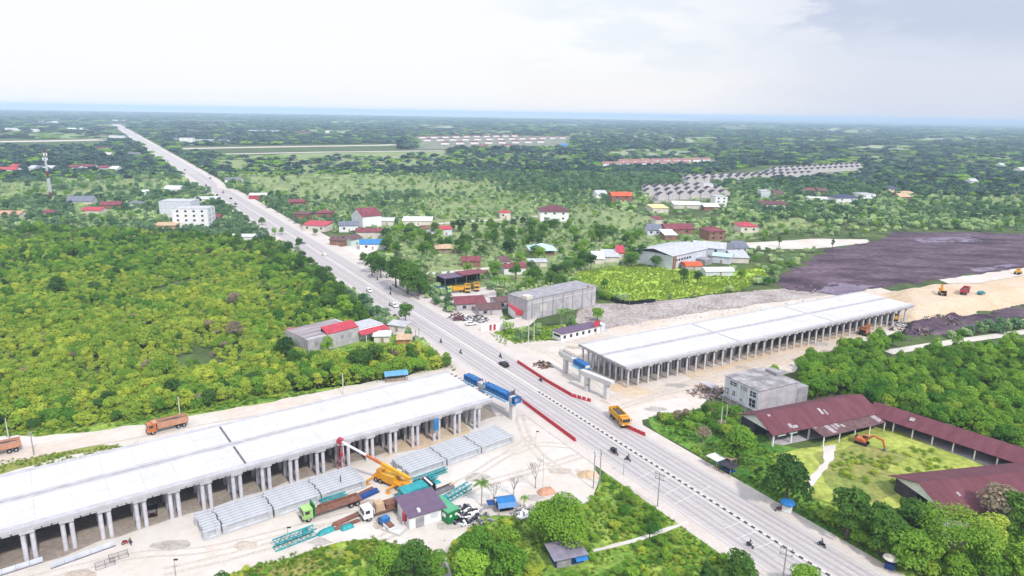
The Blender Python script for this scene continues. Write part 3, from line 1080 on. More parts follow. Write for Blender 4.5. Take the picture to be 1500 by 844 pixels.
# ------------------------------------------------------------------ buildings
def building(name, label, cat, xy, w, d, h, rot, wall, roof, kind='gable', pitch=.35, over=.5, windows=0, doors=1, group=None, parapet=.5, thick=.18, side_win=0, gable_wall=None, skylights=None):
    """local x along the front (front at y = -d/2)"""
    t = thing(name, label, cat, xy, rot, group=group)
    wb = MB()
    if kind == 'gable':
        rise = d / 2 * pitch
        prof = [(-d / 2, 0), (d / 2, 0), (d / 2, h), (0, h + rise), (-d / 2, h)]
        n = 5
        vs = [(-w / 2, y, z) for y, z in prof] + [(w / 2, y, z) for y, z in prof]
        wb.add(vs, [tuple(range(n)), tuple(range(2 * n - 1, n - 1, -1))] + [(i, n + i, n + (i + 1) % n, (i + 1) % n) for i in range(n)])
    else:
        wb.box((0, 0, h / 2), (w, d, h))
    wb.build('wall', wall, t)
    rb = MB()
    W2, D2 = w / 2 + over, d / 2 + over
    if kind == 'gable':
        zr = h + d / 2 * pitch
        ze = h - over * pitch
        for s in (-1, 1):
            a = [(-W2, 0, zr + .04), (W2, 0, zr + .04), (W2, s * D2, ze + .04), (-W2, s * D2, ze + .04)]
            b = [(x, y, z + thick) for x, y, z in a]
            rb.add(a + b, [(0, 1, 2, 3), (7, 6, 5, 4), (0, 4, 5, 1), (1, 5, 6, 2), (2, 6, 7, 3), (3, 7, 4, 0)])
    elif kind == 'hip':
        k = min(W2, D2)
        zr = h + k * pitch
        rx, ry = max(W2 - k, 0.05), max(D2 - k, 0.05)
        lo = [(-W2, -D2, h + .02), (W2, -D2, h + .02), (W2, D2, h + .02), (-W2, D2, h + .02)]
        hi = [(-rx, -ry, zr), (rx, -ry, zr), (rx, ry, zr), (-rx, ry, zr)]
        lo2 = [(x, y, z + thick) for x, y, z in lo]
        rb.add(lo + lo2 + hi, [(3, 2, 1, 0), (0, 1, 5, 4), (1, 2, 6, 5), (2, 3, 7, 6), (3, 0, 4, 7), (4, 5, 9, 8), (5, 6, 10, 9), (6, 7, 11, 10), (7, 4, 8, 11), (8, 9, 10, 11)])
    elif kind == 'shed':
        z0, z1 = h + .05, h + .05 + 2 * D2 * pitch
        a = [(-W2, -D2, z0), (W2, -D2, z0), (W2, D2, z1), (-W2, D2, z1)]
        b = [(x, y, z + thick) for x, y, z in a]
        rb.add(a + b, [(3, 2, 1, 0), (4, 5, 6, 7), (0, 1, 5, 4), (1, 2, 6, 5), (2, 3, 7, 6), (3, 0, 4, 7)])
    elif kind == 'arch':
        n = 9
        prof = [(D2 * math.cos(math.pi * i / n), h + D2 * pitch * math.sin(math.pi * i / n)) for i in range(n + 1)]
        n += 1
        vs = [(-W2, y, z) for y, z in prof] + [(W2, y, z) for y, z in prof]
        rb.add(vs, [tuple(range(n)), tuple(range(2 * n - 1, n - 1, -1))] + [(i, n + i, n + (i + 1) % n, (i + 1) % n) for i in range(n)])
    else:                                            # flat with parapet
        rb.box((0, 0, h + .1), (w - .02, d - .02, .16))
        for s in (-1, 1):
            rb.box((0, s * (d / 2 - .08), h + parapet / 2 + .01), (w, .18, parapet))
            rb.box((s * (w / 2 - .08), 0, h + parapet / 2 + .01), (.18, d - .4, parapet))
    r = rb.build('roof', roof, t)
    if skylights:
        sk = MB()
        for (x, f, l) in skylights:                  # pale sheets on the front slope
            y0, y1 = -D2 * f, -D2 * (f + l)
            zf = lambda y: h + (d / 2 + y) * pitch + .04 + thick + .015
            sk.add([(x - .45, y0, zf(y0)), (x + .45, y0, zf(y0)), (x + .45, y1, zf(y1)), (x - .45, y1, zf(y1))], [(3, 2, 1, 0)])
        sk.build('skylight', pm('pale_sheet', '#cfc6c8', .5, .7, .2, 1.2), r)
    fl = max(1, int(round(h / 3.2)))
    for f in range(fl):
        zc = (f + .58) * h / fl
        for i in range(windows):
            x = (-.5 + (i + .5) / windows) * w * .92
            if f == 0 and doors and i == windows // 2:
                continue
            fm = MB().box((x, -d / 2 - .03, zc), (min(1.5, w / windows * .6), .08, min(1.3, h / fl * .45))).build('window', M['glass'], t)
        for i in range(side_win):
            y = (-.5 + (i + .5) / side_win) * d * .9
            for s in (-1, 1):
                MB().box((s * (w / 2 + .03), y, zc), (.08, min(1.4, d / side_win * .55), min(1.2, h / fl * .45))).build('window', M['glass'], t)
    if doors:
        MB().box((0 if windows % 2 else w * .04, -d / 2 - .03, 1.02), (1.0, .08, 2.04)).build('door', M['wood'], t)
    return t


def hs(label, px, py, wpx, h, dm, wall, roof, kind='gable', rot=0.0, name='house', cat='house', win=2, **kw):
    """house by the foot of its front, its width in pixels of the photograph and its height and depth in metres"""
    a = P(px, py)[:2]
    w = wpx * mpp(px, py)
    vd = a / np.linalg.norm(a)
    rt = math.radians(rot)
    c = a + vd * dm * .45
    return building(name, label, cat, c, w, dm, h, rt, M[wall], M[roof], kind, windows=win, **kw)


# two-storey concrete building by the site
A, B_, C_ = P(1052, 583)[:2], P(1108, 612)[:2], P(1181, 593)[:2]
ang = math.atan2(*(C_ - B_)[::-1])
wlen = float(np.linalg.norm(C_ - B_))
dlen = 12.5
t = thing('concrete_building', 'grey two-storey concrete block with boarded front on the tan sand track', 'building', B_, ang)
MB().box((wlen * .38, dlen / 2, 3.9), (wlen * .76, dlen, 7.8)).build('wall', M['conc_old'], t)
MB().box((wlen * .88, dlen / 2 - 1, 2.9), (wlen * .238, dlen - 2, 5.8)).build('side_wing', M['conc_grey'], t)
rb = MB().box((wlen * .38, dlen / 2, 7.89), (wlen * .76 + .5, dlen + .6, .16))
ro = rb.build('roof', pm('stained_roof_slab', '#8f8a8d', .62, .9, .3, .25, .15, hex2='#c2bdc0', thr=(.4, .58)), t)
MB().box((wlen * .7, dlen * .6, 8.5), (2.5, 4.0, 1.0)).build('water_tank', M['conc_grey'], ro)
MB().box((-.02, dlen / 2, 4.9), (.12, dlen, 5.6)).build('front_panel', M['bluewhite'], t)
for k, (yy, zz, w_, h_) in enumerate(((2.0, 6.2, 2.2, 1.4), (2.0, 3.6, 2.2, 2.2), (5.6, 6.6, 2.6, 1.0), (9.2, 6.6, 2.4, 1.1), (8.8, 3.9, .9, 1.3), (6.0, 3.0, .8, .6), (11.4, 3.7, 1.4, 1.8))):
    f = MB().box((-.12, yy, zz), (.1, w_, h_)).build('window', M['glass'] if k in (0, 1, 3, 4, 5) else M['conc_grey'], t)
    m = MB()
    m.box((-.2, yy, zz), (.06, .08, h_)).box((-.2, yy, zz), (.06, w_, .08))
    m.build('frame', M['white'], f)
for yy in (3.2, 6.8):
    MB().box((-.13, yy, 5.0), (.14, .35, 5.4)).build('pilaster', M['white'], t)
for k in range(5):
    MB().tube((-.9, .6 + k * 2.8, 0), (-.9, .6 + k * 2.8, 2.2), .14).build('post', M['polew'], t)
MB().box((-.5, dlen / 2, 2.2), (1.0, dlen, .14)).build('balcony', M['conc_grey'], t)
t2 = thing('lean_to', 'small open timber lean-to at the far corner of the concrete block', 'shed', P(1046, 580)[:2], ang)
MB().box((0, 2, 2.8), (3.0, 4.5, .14)).build('roof', M['conc_old'], t2)
for x in (-1.3, 1.3):
    for yy in (0, 4):
        MB().box((x, yy, 1.38), (.18, .18, 2.72)).build('post', M['wood'], t2)


# red-roofed open hall, its verandah, and the long corridor wing
def open_hall(label, p_front_l, p_front_r, depth, h, pitch, name='open_hall', roof='maroon', npost=5, sky=None, back=True, cut=None):
    a, b = P(*p_front_l)[:2], P(*p_front_r)[:2]
    d = b - a
    L = float(np.linalg.norm(d))
    t = thing(name, label, 'hall', a, math.atan2(d[1], d[0]))
    ov = .7
    rb = MB()
    zr, ze = h + depth / 2 * pitch, h - ov * pitch
    for y0, y1, z0, z1 in ((-ov, depth / 2, ze, zr), (depth + ov, depth / 2, ze, zr)):
        q = [(-ov, y0, z0), (L + ov, y0, z0), (L + ov, y1, z1), (-ov, y1, z1)]
        u = [(x, y, z + .15) for x, y, z in q]
        rb.add(q + u, [(3, 2, 1, 0), (4, 5, 6, 7), (0, 1, 5, 4), (1, 2, 6, 5), (2, 3, 7, 6), (3, 0, 4, 7)])
    r = rb.build('roof', M[roof], t)
    if sky:
        for (x, f, l, w_) in sky:
            sk = MB()
            y0, y1 = -ov + f * (depth / 2 + ov), -ov + (f + l) * (depth / 2 + ov)
            zf = lambda y: ze + (y + ov) * pitch + .17
            sk.add([(x - w_, y0, zf(y0)), (x + w_, y0, zf(y0)), (x + w_, y1, zf(y1)), (x - w_, y1, zf(y1))], [(0, 1, 2, 3)])
            sk.build('skylight', pm('pale_sheet', '#cfc6c8', .5, .7, .2, 1.2), r)
    for i in range(npost):
        x = .3 + (L - .6) * i / (npost - 1)
        MB().box((x, 0, h / 2), (.32, .32, h)).build('post', M['white'], t)
    wb = MB()
    if back:
        wb.box((L / 2, depth * .55, h / 2), (L, .2, h))
        wb.box((.1, depth * .75, h / 2), (.2, depth * .4, h)).box((L - .1, depth * .75, h / 2), (.2, depth * .4, h))
        wb.build('wall', M['darkroof'], t)
    MB().box((L / 2, depth / 2, .06), (L + .6, depth + .6, .12)).build('floor', M['conc_old'], t)
    for x in (0.02, L - .02):
        g = MB()
        g.add([(x - .05, 0, h), (x - .05, depth, h), (x - .05, depth / 2, zr - .05), (x + .05, 0, h), (x + .05, depth, h), (x + .05, depth / 2, zr - .05)],
              [(0, 2, 1), (3, 4, 5), (0, 1, 4, 3), (1, 2, 5, 4), (2, 0, 3, 5)])
        g.build('gable', M['white'], t)
    return t, L


h1, L1 = open_hall('big maroon-roofed open hall with white posts facing the yard', (1130, 655), (1282, 622), 12.0, 3.7, .42, npost=7,
                   sky=[(6.5, .15, .2, .5), (7.6, .12, .12, .9), (19, .45, .3, .4), (20.3, .4, .25, .25), (3, .8, .1, .4)])
fb = MB()
for x in (1.2, 5.0):
    fb.box((x + 1.6, -.18, 2.9), (2.6, .1, .5))
fb.build('fascia_panel', M['mint'], h1)
v1 = thing('verandah', 'maroon lean-to verandah with scattered white sheets in front of the hall', 'verandah', P(1195, 650)[:2], math.atan2(*(P(1285, 628)[:2] - P(1195, 650)[:2])[::-1]))
Lv = float(np.linalg.norm(P(1285, 628)[:2] - P(1195, 650)[:2]))
q = [(0, -2.2, 2.7), (Lv, -2.2, 2.7), (Lv, 3.2, 3.55), (0, 3.2, 3.55)]
r = MB().add(q + [(x, y, z + .12) for x, y, z in q], [(3, 2, 1, 0), (4, 5, 6, 7), (0, 1, 5, 4), (1, 2, 6, 5), (2, 3, 7, 6), (3, 0, 4, 7)]).build('roof', M['brownroof'], v1)
sk = MB()
for (x, y0, y1, w_) in ((4.6, -1.6, 1.6, .7), (6.4, -.6, 1.4, .35), (7.8, 0, 1.6, .5), (9.2, -.4, .8, .4), (1.2, 1.6, 2.4, .5), (Lv - 1.4, -1.5, 1.8, .5), (Lv - .5, -1.2, 2.2, .25)):
    zf = lambda y: 2.7 + (y + 2.2) * .157 + .135
    sk.add([(x - w_, y0, zf(y0)), (x + w_, y0, zf(y0)), (x + w_, y1, zf(y1)), (x - w_, y1, zf(y1))], [(0, 1, 2, 3)])
sk.build('loose_sheet', pm('pale_sheet', '#cfc6c8', .5, .7, .2, 1.2), r)
for i in range(5):
    MB().box((.2 + i * (Lv - .4) / 4, -2.0, 1.35), (.22, .22, 2.7)).build('post', M['white'], v1)
a, b = P(1272, 622)[:2], P(1580, 727)[:2]
d = b - a
L2 = float(np.linalg.norm(d))
h2 = thing('corridor_wing', 'long narrow maroon-roofed corridor wing with a row of white posts along the yard', 'hall', a, math.atan2(d[1], d[0]))
dep, hh, pt = 9.4, 3.2, .36
rb = MB()
for y0, y1 in ((-.6, dep / 2), (dep + .6, dep / 2)):
    q = [(-1, y0, hh - .25), (L2, y0, hh - .25), (L2, y1, hh + dep / 2 * pt), (-1, y1, hh + dep / 2 * pt)]
    rb.add(q + [(x, y, z + .15) for x, y, z in q], [(3, 2, 1, 0), (4, 5, 6, 7), (0, 1, 5, 4), (1, 2, 6, 5), (2, 3, 7, 6), (3, 0, 4, 7)])
r = rb.build('roof', M['maroon'], h2)
MB().add([(9, 1.6, hh + .98), (10.2, 1.6, hh + .98), (10.2, 2.8, hh + 1.5), (9, 2.8, hh + 1.5)], [(0, 1, 2, 3)]).build('skylight', pm('pale_sheet', '#cfc6c8', .5, .7, .2, 1.2), r)
for i in range(12):
    MB().box((1.5 + i * 4.7, .1, hh / 2), (.3, .3, hh)).build('post', M['white'], h2)
MB().box((L2 / 2, dep * .62, hh / 2), (L2, .18, hh)).build('wall', M['darkroof'], h2)
for x in (4.4, 7.0, 39.5):
    MB().box((x, dep * .62 - .16, 1.5), (1.8, .1, 1.4)).build('board', M['cream'], h2)
MB().box((L2 / 2, dep / 2, .06), (L2, dep + .6, .12)).build('floor', M['conc_old'], h2)
# third red roof at the right edge
a, b = P(1352, 742)[:2], P(1560, 700)[:2]
h3, _ = open_hall('wide maroon roof behind the spreading tree at the corner of the yard', (1384, 774), (1600, 748), 15.0, 3.3, .36, name='hall_house', npost=6, sky=[(12, .2, .1, .6), (6, .5, .12, .3)])

# unfinished building with red lean-to roofs left of the road
a, b = P(452, 520)[:2], P(565, 490)[:2]
d = b - a
Lr = float(np.linalg.norm(d))
t = thing('unfinished_building', 'roofless grey block building with red sheet roofs among trees left of the road', 'building', a, math.atan2(d[1], d[0]))
MB().box((Lr * .32, 7.5, 2.6), (Lr * .64, 15, 5.2)).build('wall', M['conc_old'], t)
MB().box((Lr * .3, 8.5, 5.3), (Lr * .6, 12.6, .14)).build('roof_slab', pm('old_slab', '#b3a8ac', .6, .9, .3, .4, .2, streak=(0, .2, 3)), t)
q = [(Lr * .24, .2, 5.4), (Lr * .64, .2, 5.4), (Lr * .64, 4.4, 7.0), (Lr * .24, 4.4, 7.0)]
MB().add(q + [(x, y, z + .15) for x, y, z in q], [(3, 2, 1, 0), (4, 5, 6, 7), (0, 1, 5, 4), (1, 2, 6, 5), (2, 3, 7, 6), (3, 0, 4, 7)]).build('roof', M['brightred'], t)
MB().box((Lr * .44, 4.3, 6.0), (Lr * .39, .12, 1.4)).build('clerestory', M['glass'], t)
MB().box((Lr * .82, 5.0, 1.9), (Lr * .35, 9, 3.8)).build('side_wing', M['white'], t)
MB().box((Lr * .82, 5.5, 4.0), (Lr * .36, 8.4, .2)).build('roof', M['zinc'], t)
q = [(Lr * .62, -2.8, 2.9), (Lr * 1.0, -2.8, 2.9), (Lr * 1.0, .5, 3.7), (Lr * .62, .5, 3.7)]
MB().add(q + [(x, y, z + .15) for x, y, z in q], [(3, 2, 1, 0), (4, 5, 6, 7), (0, 1, 5, 4), (1, 2, 6, 5), (2, 3, 7, 6), (3, 0, 4, 7)]).build('roof', M['brightred'], t)
for x in (.76, .88):
    MB().box((Lr * x, .44, 2.4), (1.8, .12, 1.2)).build('window', M['deepblue'], t)
for x in (.1, .2, .42, .52):
    MB().box((Lr * x, -.04, 3.4), (1.3, .12, 1.4)).build('window', M['conc_grey'], t)
MB().box((Lr * .64 + 1.2, -2.5, 1.4), (.2, .2, 2.8)).build('post', M['white'], t)
hs('little shed with a red sheet roof touching the roofless block building', 437, 500, 22, 2.6, 5, 'brick', 'brightred', 'shed', 25, name='shed', cat='shed', win=0, pitch=.15)

# long grey warehouse wall right of the road
a, b = P(772, 470)[:2], P(872, 447)[:2]
d = b - a
Lw = float(np.linalg.norm(d))
t = thing('warehouse', 'long bare grey concrete warehouse with palms in front beside the rubble field', 'warehouse', a, math.atan2(d[1], d[0]))
MB().box((Lw / 2, 6, 4.2), (Lw, 12, 8.4)).build('wall', M['conc_old'], t)
MB().box((Lw / 2, 6, 8.5), (Lw + .3, 12.4, .2)).build('roof', M['conc_grey'], t)
for k in range(7):
    MB().box((2.5 + k * (Lw - 5) / 6, -.05, 4.2), (.5, .14, 8.2)).build('pilaster', M['conc_grey'], t)
MB().box((Lw * .22, -.06, 4.0), (3.4, .1, 3.0)).build('gate', M['polew'], t)
MB().box((Lw / 2, -.06, 6.6), (Lw * .98, .12, .35)).build('band', M['polew'], t)
for k in (.2, .5, .8):
    MB().box((Lw + .05, 12 * k, 5.2), (.1, 1.4, 1.8)).build('window', M['glass'], t)
MB().box((1.2, 1.5, 9.2), (3.0, 3.2, 1.4)).build('tower_room', M['cream'], t)
MB().box((Lw * .88, .3, 8.0), (.5, .5, 2.4)).build('chimney', M['redpaint'], t)

# white low office with a purple-brown roof and a red sign
a, b = P(822, 501)[:2], P(884, 487)[:2]
d = b - a
t = thing('roadside_office', 'long low white office with purple-brown roof and red sign by the bridge end', 'office', a, math.atan2(d[1], d[0]))
Lo = float(np.linalg.norm(d))
MB().box((Lo / 2, 2.5, 1.5), (Lo, 5, 3.0)).build('wall', M['white'], t)
MB().box((Lo * .46, 2.4, 3.12), (Lo * .94, 5.9, .2)).build('roof', M['purple'], t)
for k in range(6):
    MB().box((1.6 + k * Lo / 7, -.04, 1.6), (1.1, .1, 1.2)).build('window', M['glass'], t)
MB().box((-.04, 2.5, 1.9), (.1, 3.4, .8)).build('window', M['glass'], t)
s = MB().box((Lo * .8, -.6, 4.3), (3.0, .2, 2.2)).build('sign_board', M['brightred'], t)
MB().box((Lo * .8, -.6, 1.6), (.25, .2, 3.2)).build('sign_post', M['polew'], s)
MB().box((Lo * .97, 2.0, 1.7), (2.2, 4.4, 3.4)).build('annex', M['bluewhite'], t)

# row of sheds with parked trucks
a, b = P(652, 423)[:2], P(716, 414)[:2]
d = b - a
t = thing('truck_shed', 'open truck shed with a pinkish flat roof behind the yellow trucks', 'shed', a, math.atan2(d[1], d[0]))
Ls = float(np.linalg.norm(d))
for x0, x1, z in ((0, .42, 4.6), (.42, 1.0, 5.0)):
    MB().box((Ls * (x0 + x1) / 2, 5, z), (Ls * (x1 - x0), 9, .25)).build('roof', M['purple'] if x0 == 0 else M['redroof'], t)
MB().box((Ls / 2, 8.6, 2.2), (Ls, .2, 4.4)).build('wall', M['black'], t)
for k in range(5):
    MB().box((.4 + k * (Ls - .8) / 4, .8, 2.2), (.25, .25, 4.4)).build('post', M['steel'], t)

# roadside stalls and shops
hs('red-roofed roadside stall nearest the blue truck, with junk in front', 688, 455, 44, 3.0, 7, 'conc_old', 'redroof', 'shed', 15, name='stall', cat='stall', pitch=.16)
hs('brown-roofed open stall beside heaps of junk at the roadside', 716, 462, 34, 2.6, 6, 'conc_old', 'brownroof', 'shed', 15, name='stall', cat='stall', pitch=.12)
hs('small pale shop under a brown pitched roof behind the junk heaps', 738, 452, 34, 3.2, 7, 'bluewhite', 'brownroof', 'gable', 25, name='shop', cat='shop')
tt = hs('shop with a bright crimson roof and red sign against the grey warehouse', 765, 466, 34, 3.2, 8, 'white', 'brightred', 'shed', 22, name='shop', cat='shop', pitch=.14)
MB().box((-3.5, -5.2, 2.9), (3.0, .2, 2.0)).build('sign_board', M['redpaint'], tt)
t = thing('gate_wall', 'white gate wall with two dark red doors at the roadside', 'gate', P(722, 484)[:2], math.radians(20))
MB().box((0, 0, 1.3), (9.5, .3, 2.6)).build('wall', M['white'], t)
for x in (-1.0, .6):
    MB().box((x, -.2, 1.3), (.9, .1, 2.2)).build('door', M['redpaint'], t)
hs('tin-roofed kiosk with a white awning under the roadside tree', 585, 487, 26, 2.6, 4, 'cream', 'zinc', 'shed', -20, name='kiosk', cat='kiosk', pitch=.12, win=1)
hs('tiny orange-fronted kiosk at the grassy bend beside utility poles', 592, 508, 18, 2.6, 4, 'orange', 'tanroof', 'shed', 5, name='kiosk', cat='kiosk', pitch=.1, win=0)
hs('low pale shelter between the roofless block and the road', 560, 502, 22, 2.4, 4, 'cream', 'tarpw', 'shed', 5, name='kiosk', cat='kiosk', pitch=.1, win=0)
t = thing('pickup_shelter', 'rounded pale blue shelter roof just behind the viaduct in the grass', 'shelter', P(580, 557)[:2], E_DIR * .5)
MB().add(*(lambda pr: ([(-3.6, y, z) for y, z in pr] + [(3.6, y, z) for y, z in pr], [(i, i + 1, len(pr) + i + 1, len(pr) + i) for i in range(len(pr) - 1)]))(
    [(1.7 * math.cos(a * math.pi / 6), 2.1 + .9 * math.sin(a * math.pi / 6)) for a in range(7)])).build('roof', M['cyan'], t)
for x in (-3.3, 3.3):
    for y in (-1.5, 1.5):
        MB().box((x, y, 1.1), (.14, .14, 2.2)).build('post', M['steel'], t)
MB().box((0, 0, .5), (6, 2.4, .8)).build('counter', M['wood'], t)

# ------------------------------------------------------------------ houses of the middle distance
H = hs
H('white two-storey villa with a maroon hip roof alone among green bushes', 810, 324, 42, 7.5, 16, 'white', 'maroon', 'hip', 4, name='villa', cat='house', win=3, side_win=2, over=.9, pitch=.45)
H('small red-roofed house at the end of the thin white track', 739, 320, 15, 4.5, 9, 'cream', 'brightred', 'hip', 10, win=2)
t = hs('pavilion with a pale teal hip roof and brick posts in the bushes', 793, 374, 32, 3.0, 12, 'brick', 'tealroof', 'hip', 8, name='pavilion', cat='pavilion', win=3, over=1.8, pitch=.4)
H('low white-roofed long shed in bushes behind the red-roofed white house', 787, 391, 26, 2.6, 6, 'cream', 'zinc', 'shed', 6, name='shed', cat='shed', pitch=.08, win=0)
H('white house with a red gable and a taller white end beside the pale track', 752, 402, 32, 3.6, 9, 'white', 'redroof', 'gable', 10, win=2)
H('taller pink-topped white house block joined to a red gable', 738, 400, 14, 6.0, 8, 'white', 'brownroof', 'shed', 10, win=1, pitch=.12)
H('red-brown house behind palms near the pale side track', 690, 391, 26, 3.2, 9, 'brick', 'redroof', 'gable', 6, win=2)
H('open hut with a tan sheet roof among bare trunks', 652, 371, 26, 2.8, 9, 'wood', 'tanroof', 'hip', 12, name='hut', cat='hut', win=1, over=1)
H('white bungalow with a dark red steep gable, right one of the neighbouring pair', 650, 345, 18, 4.2, 9, 'bluewhite', 'brightred', 'gable', 30, win=1)
H('grey-red bungalow left of its red-gabled twin', 627, 344, 20, 4.2, 9, 'bluewhite', 'redroof', 'gable', 30, win=1)
H('low white-roofed open barn behind trees, end of the white track', 612, 330, 42, 3.2, 14, 'cream', 'tarpw', 'shed', 4, name='barn', cat='barn', pitch=.06, win=0)
H('second low white roof, half hidden by trees beside the big white house', 567, 330, 20, 3.2, 10, 'cream', 'tarpw', 'shed', 4, name='barn', cat='barn', pitch=.06, win=0)
H('large white blank-gabled house with a maroon roof near the road shops', 537, 333, 30, 8, 18, 'white', 'redroof', 'gable', 38, win=0, pitch=.5)
H('white house with a plain grey-blue gable roof behind a tree', 511, 340, 27, 4.5, 11, 'white', 'greyroof', 'gable', 12, win=2)
H('long pink-red shop row with yellow front panels', 466, 339, 36, 4.0, 11, 'cream', 'brightred', 'shed', -12, name='shop', cat='shop', pitch=.12, win=3)
H('brick-red house with a hipped roof behind the shop row', 476, 320, 22, 4.0, 10, 'brick', 'redroof', 'hip', 0, win=1)
H('brown-roofed shop with an open dark front at the forecourt', 500, 360, 24, 3.4, 10, 'brick', 'brownroof', 'gable', -14, name='shop', cat='shop', win=1)
H('mint green house end beside the bright blue shop', 515, 360, 22, 4.0, 10, 'mint', 'brownroof', 'gable', 55, win=1)
H('long rusty red roof behind the bright blue shop', 543, 350, 40, 4.6, 9, 'cream', 'redroof', 'gable', 5, name='shop', cat='shop', win=0)
H('white shop with a bright blue roof and blue front at the forecourt', 545, 366, 34, 3.6, 10, 'white', 'blueroof', 'gable', 10, name='shop', cat='shop', win=2)
H('brick house with a brown roof in roadside trees', 443, 322, 24, 4.2, 10, 'brick', 'brownroof', 'hip', -8, win=2)
H('long brick house with tiled roof higher up the road', 436, 303, 24, 4.0, 10, 'brick', 'redroof', 'gable', 0, win=2)
H('white-canopied red shop at the right verge of the far road', 379, 292, 24, 3.6, 10, 'redpaint', 'tarpw', 'shed', 10, name='shop', cat='shop', pitch=.08, win=1)
H('pair of low pale houses in trees at the right verge', 343, 268, 22, 3.6, 10, 'white', 'greyroof', 'gable', 0, win=1)
H('grey-white flat-topped block with stepped back, left of the road', 265, 318, 46, 11.5, 16, 'bluewhite', 'zinc', 'flat', 2, name='block', cat='building', win=0)
H('white two-storey block with rounded corner and four dark windows', 286, 333, 50, 12.5, 16, 'white', 'zinc', 'flat', 6, name='block', cat='building', win=4, side_win=2)
H('round-topped white tent roof behind the white blocks', 257, 284, 22, 4, 12, 'white', 'bluewhite', 'arch', 0, name='tent_hall', cat='hall', win=0, pitch=.5)
H('long low white-roofed shed beside the road behind the white blocks', 302, 297, 30, 3, 12, 'cream', 'tarpw', 'shed', 12, name='shed', cat='shed', pitch=.06, win=0)
H('white sheet-roofed shed at the upper edge of the scrub', 357, 353, 34, 2.8, 9, 'white', 'tarpw', 'gable', 5, name='shed', cat='shed', win=0, pitch=.15)
H('dark red low house behind the rounded white block', 317, 325, 16, 3.4, 9, 'brick', 'redroof', 'gable', 0, win=1)
H('large grey gabled house in palms, left side', 122, 303, 34, 4.5, 14, 'cream', 'greyroof', 'gable', 12, win=2, pitch=.5)
H('red-brown gabled house right of the grey one in palms', 165, 308, 26, 4.2, 12, 'brick', 'redroof', 'gable', 20, win=1)
H('salmon-roofed house below the grey gabled house', 140, 315, 28, 3.6, 10, 'cream', 'brightred', 'gable', 0, win=1)
H('pale pink-roofed house left of the palms', 72, 318, 20, 3.4, 9, 'cream', 'redroof', 'hip', 0, win=1)
H('long salmon-roofed row house at the left edge', 14, 320, 44, 3.2, 10, 'cream', 'salmon', 'gable', 0, win=3)
H('white house in trees between the palms and the white blocks', 200, 306, 22, 4.0, 10, 'white', 'greyroof', 'hip', 8, win=1)
H('tan yard shed below the grey-white block', 245, 336, 30, 2.6, 9, 'tanroof', 'tanroof', 'shed', 4, name='shed', cat='shed', pitch=.08, win=0)
H('small white cottage with a white gable in the left scrub houses', 213, 288, 10, 4, 9, 'white', 'tarpw', 'gable', 30, win=0)
# left-hand villages in the haze
for k, (px, py, w, r, lbl) in enumerate((
        (12, 254, 34, 'brightred', 'long red roof at the left edge of the hazy village'), (25, 250, 10, 'brightred', 'white block under a red roof at the left edge'),
        (52, 252, 9, 'zinc', 'white gable cottage in the hazy village, left of the mast'), (60, 252, 8, 'greyroof', 'pale grey cottage touching the white gable'),
        (76, 252, 12, 'zinc', 'white house at the foot of the red and white mast'), (112, 251, 16, 'redroof', 'red-roofed long house, left end of the hazy row'),
        (132, 250, 18, 'redroof', 'red-roofed long house, middle of the hazy row'), (155, 252, 14, 'redroof', 'red-brown roof right of the hazy red row'),
        (171, 253, 10, 'tarpw', 'bright white roof ending the hazy red row'), (160, 231, 10, 'tarpw', 'lone oval white roof in far trees'),
        (195, 230, 22, 'greyroof', 'pale flat house beside the far road'), (150, 222, 14, 'redroof', 'hazy pink roof in the far village'),
        (186, 219, 14, 'redroof', 'hazy red roof beside the far road village'), (172, 203, 22, 'zinc', 'pale flat-roofed sheds at the far road'),
        (20, 191, 22, 'zinc', 'long pale shed far off at the left edge'), (52, 193, 10, 'zinc', 'small pale shed right of the far long shed'),
        (73, 180, 22, 'tarpw', 'very distant white bar of a building'), (106, 191, 12, 'tarpw', 'distant white shed, left of a pair'), (124, 191, 12, 'tarpw', 'distant white shed, right of a pair'),
        (26, 173, 6, 'tarpw', 'tiny white speck of a building near the horizon, far left'), (205, 183, 5, 'tarpw', 'small bright tower house at the far end of the road'),
        (185, 178, 8, 'tarpw', 'tiny pale house left of the far road end'), (168, 178, 8, 'tarpw', 'tiny pale roof beyond the far road end'))):
    H(lbl, px, py, w, 5 if w < 20 else 4.5, 12, 'white', r, 'gable', 0, win=0, doors=0, pitch=.4)
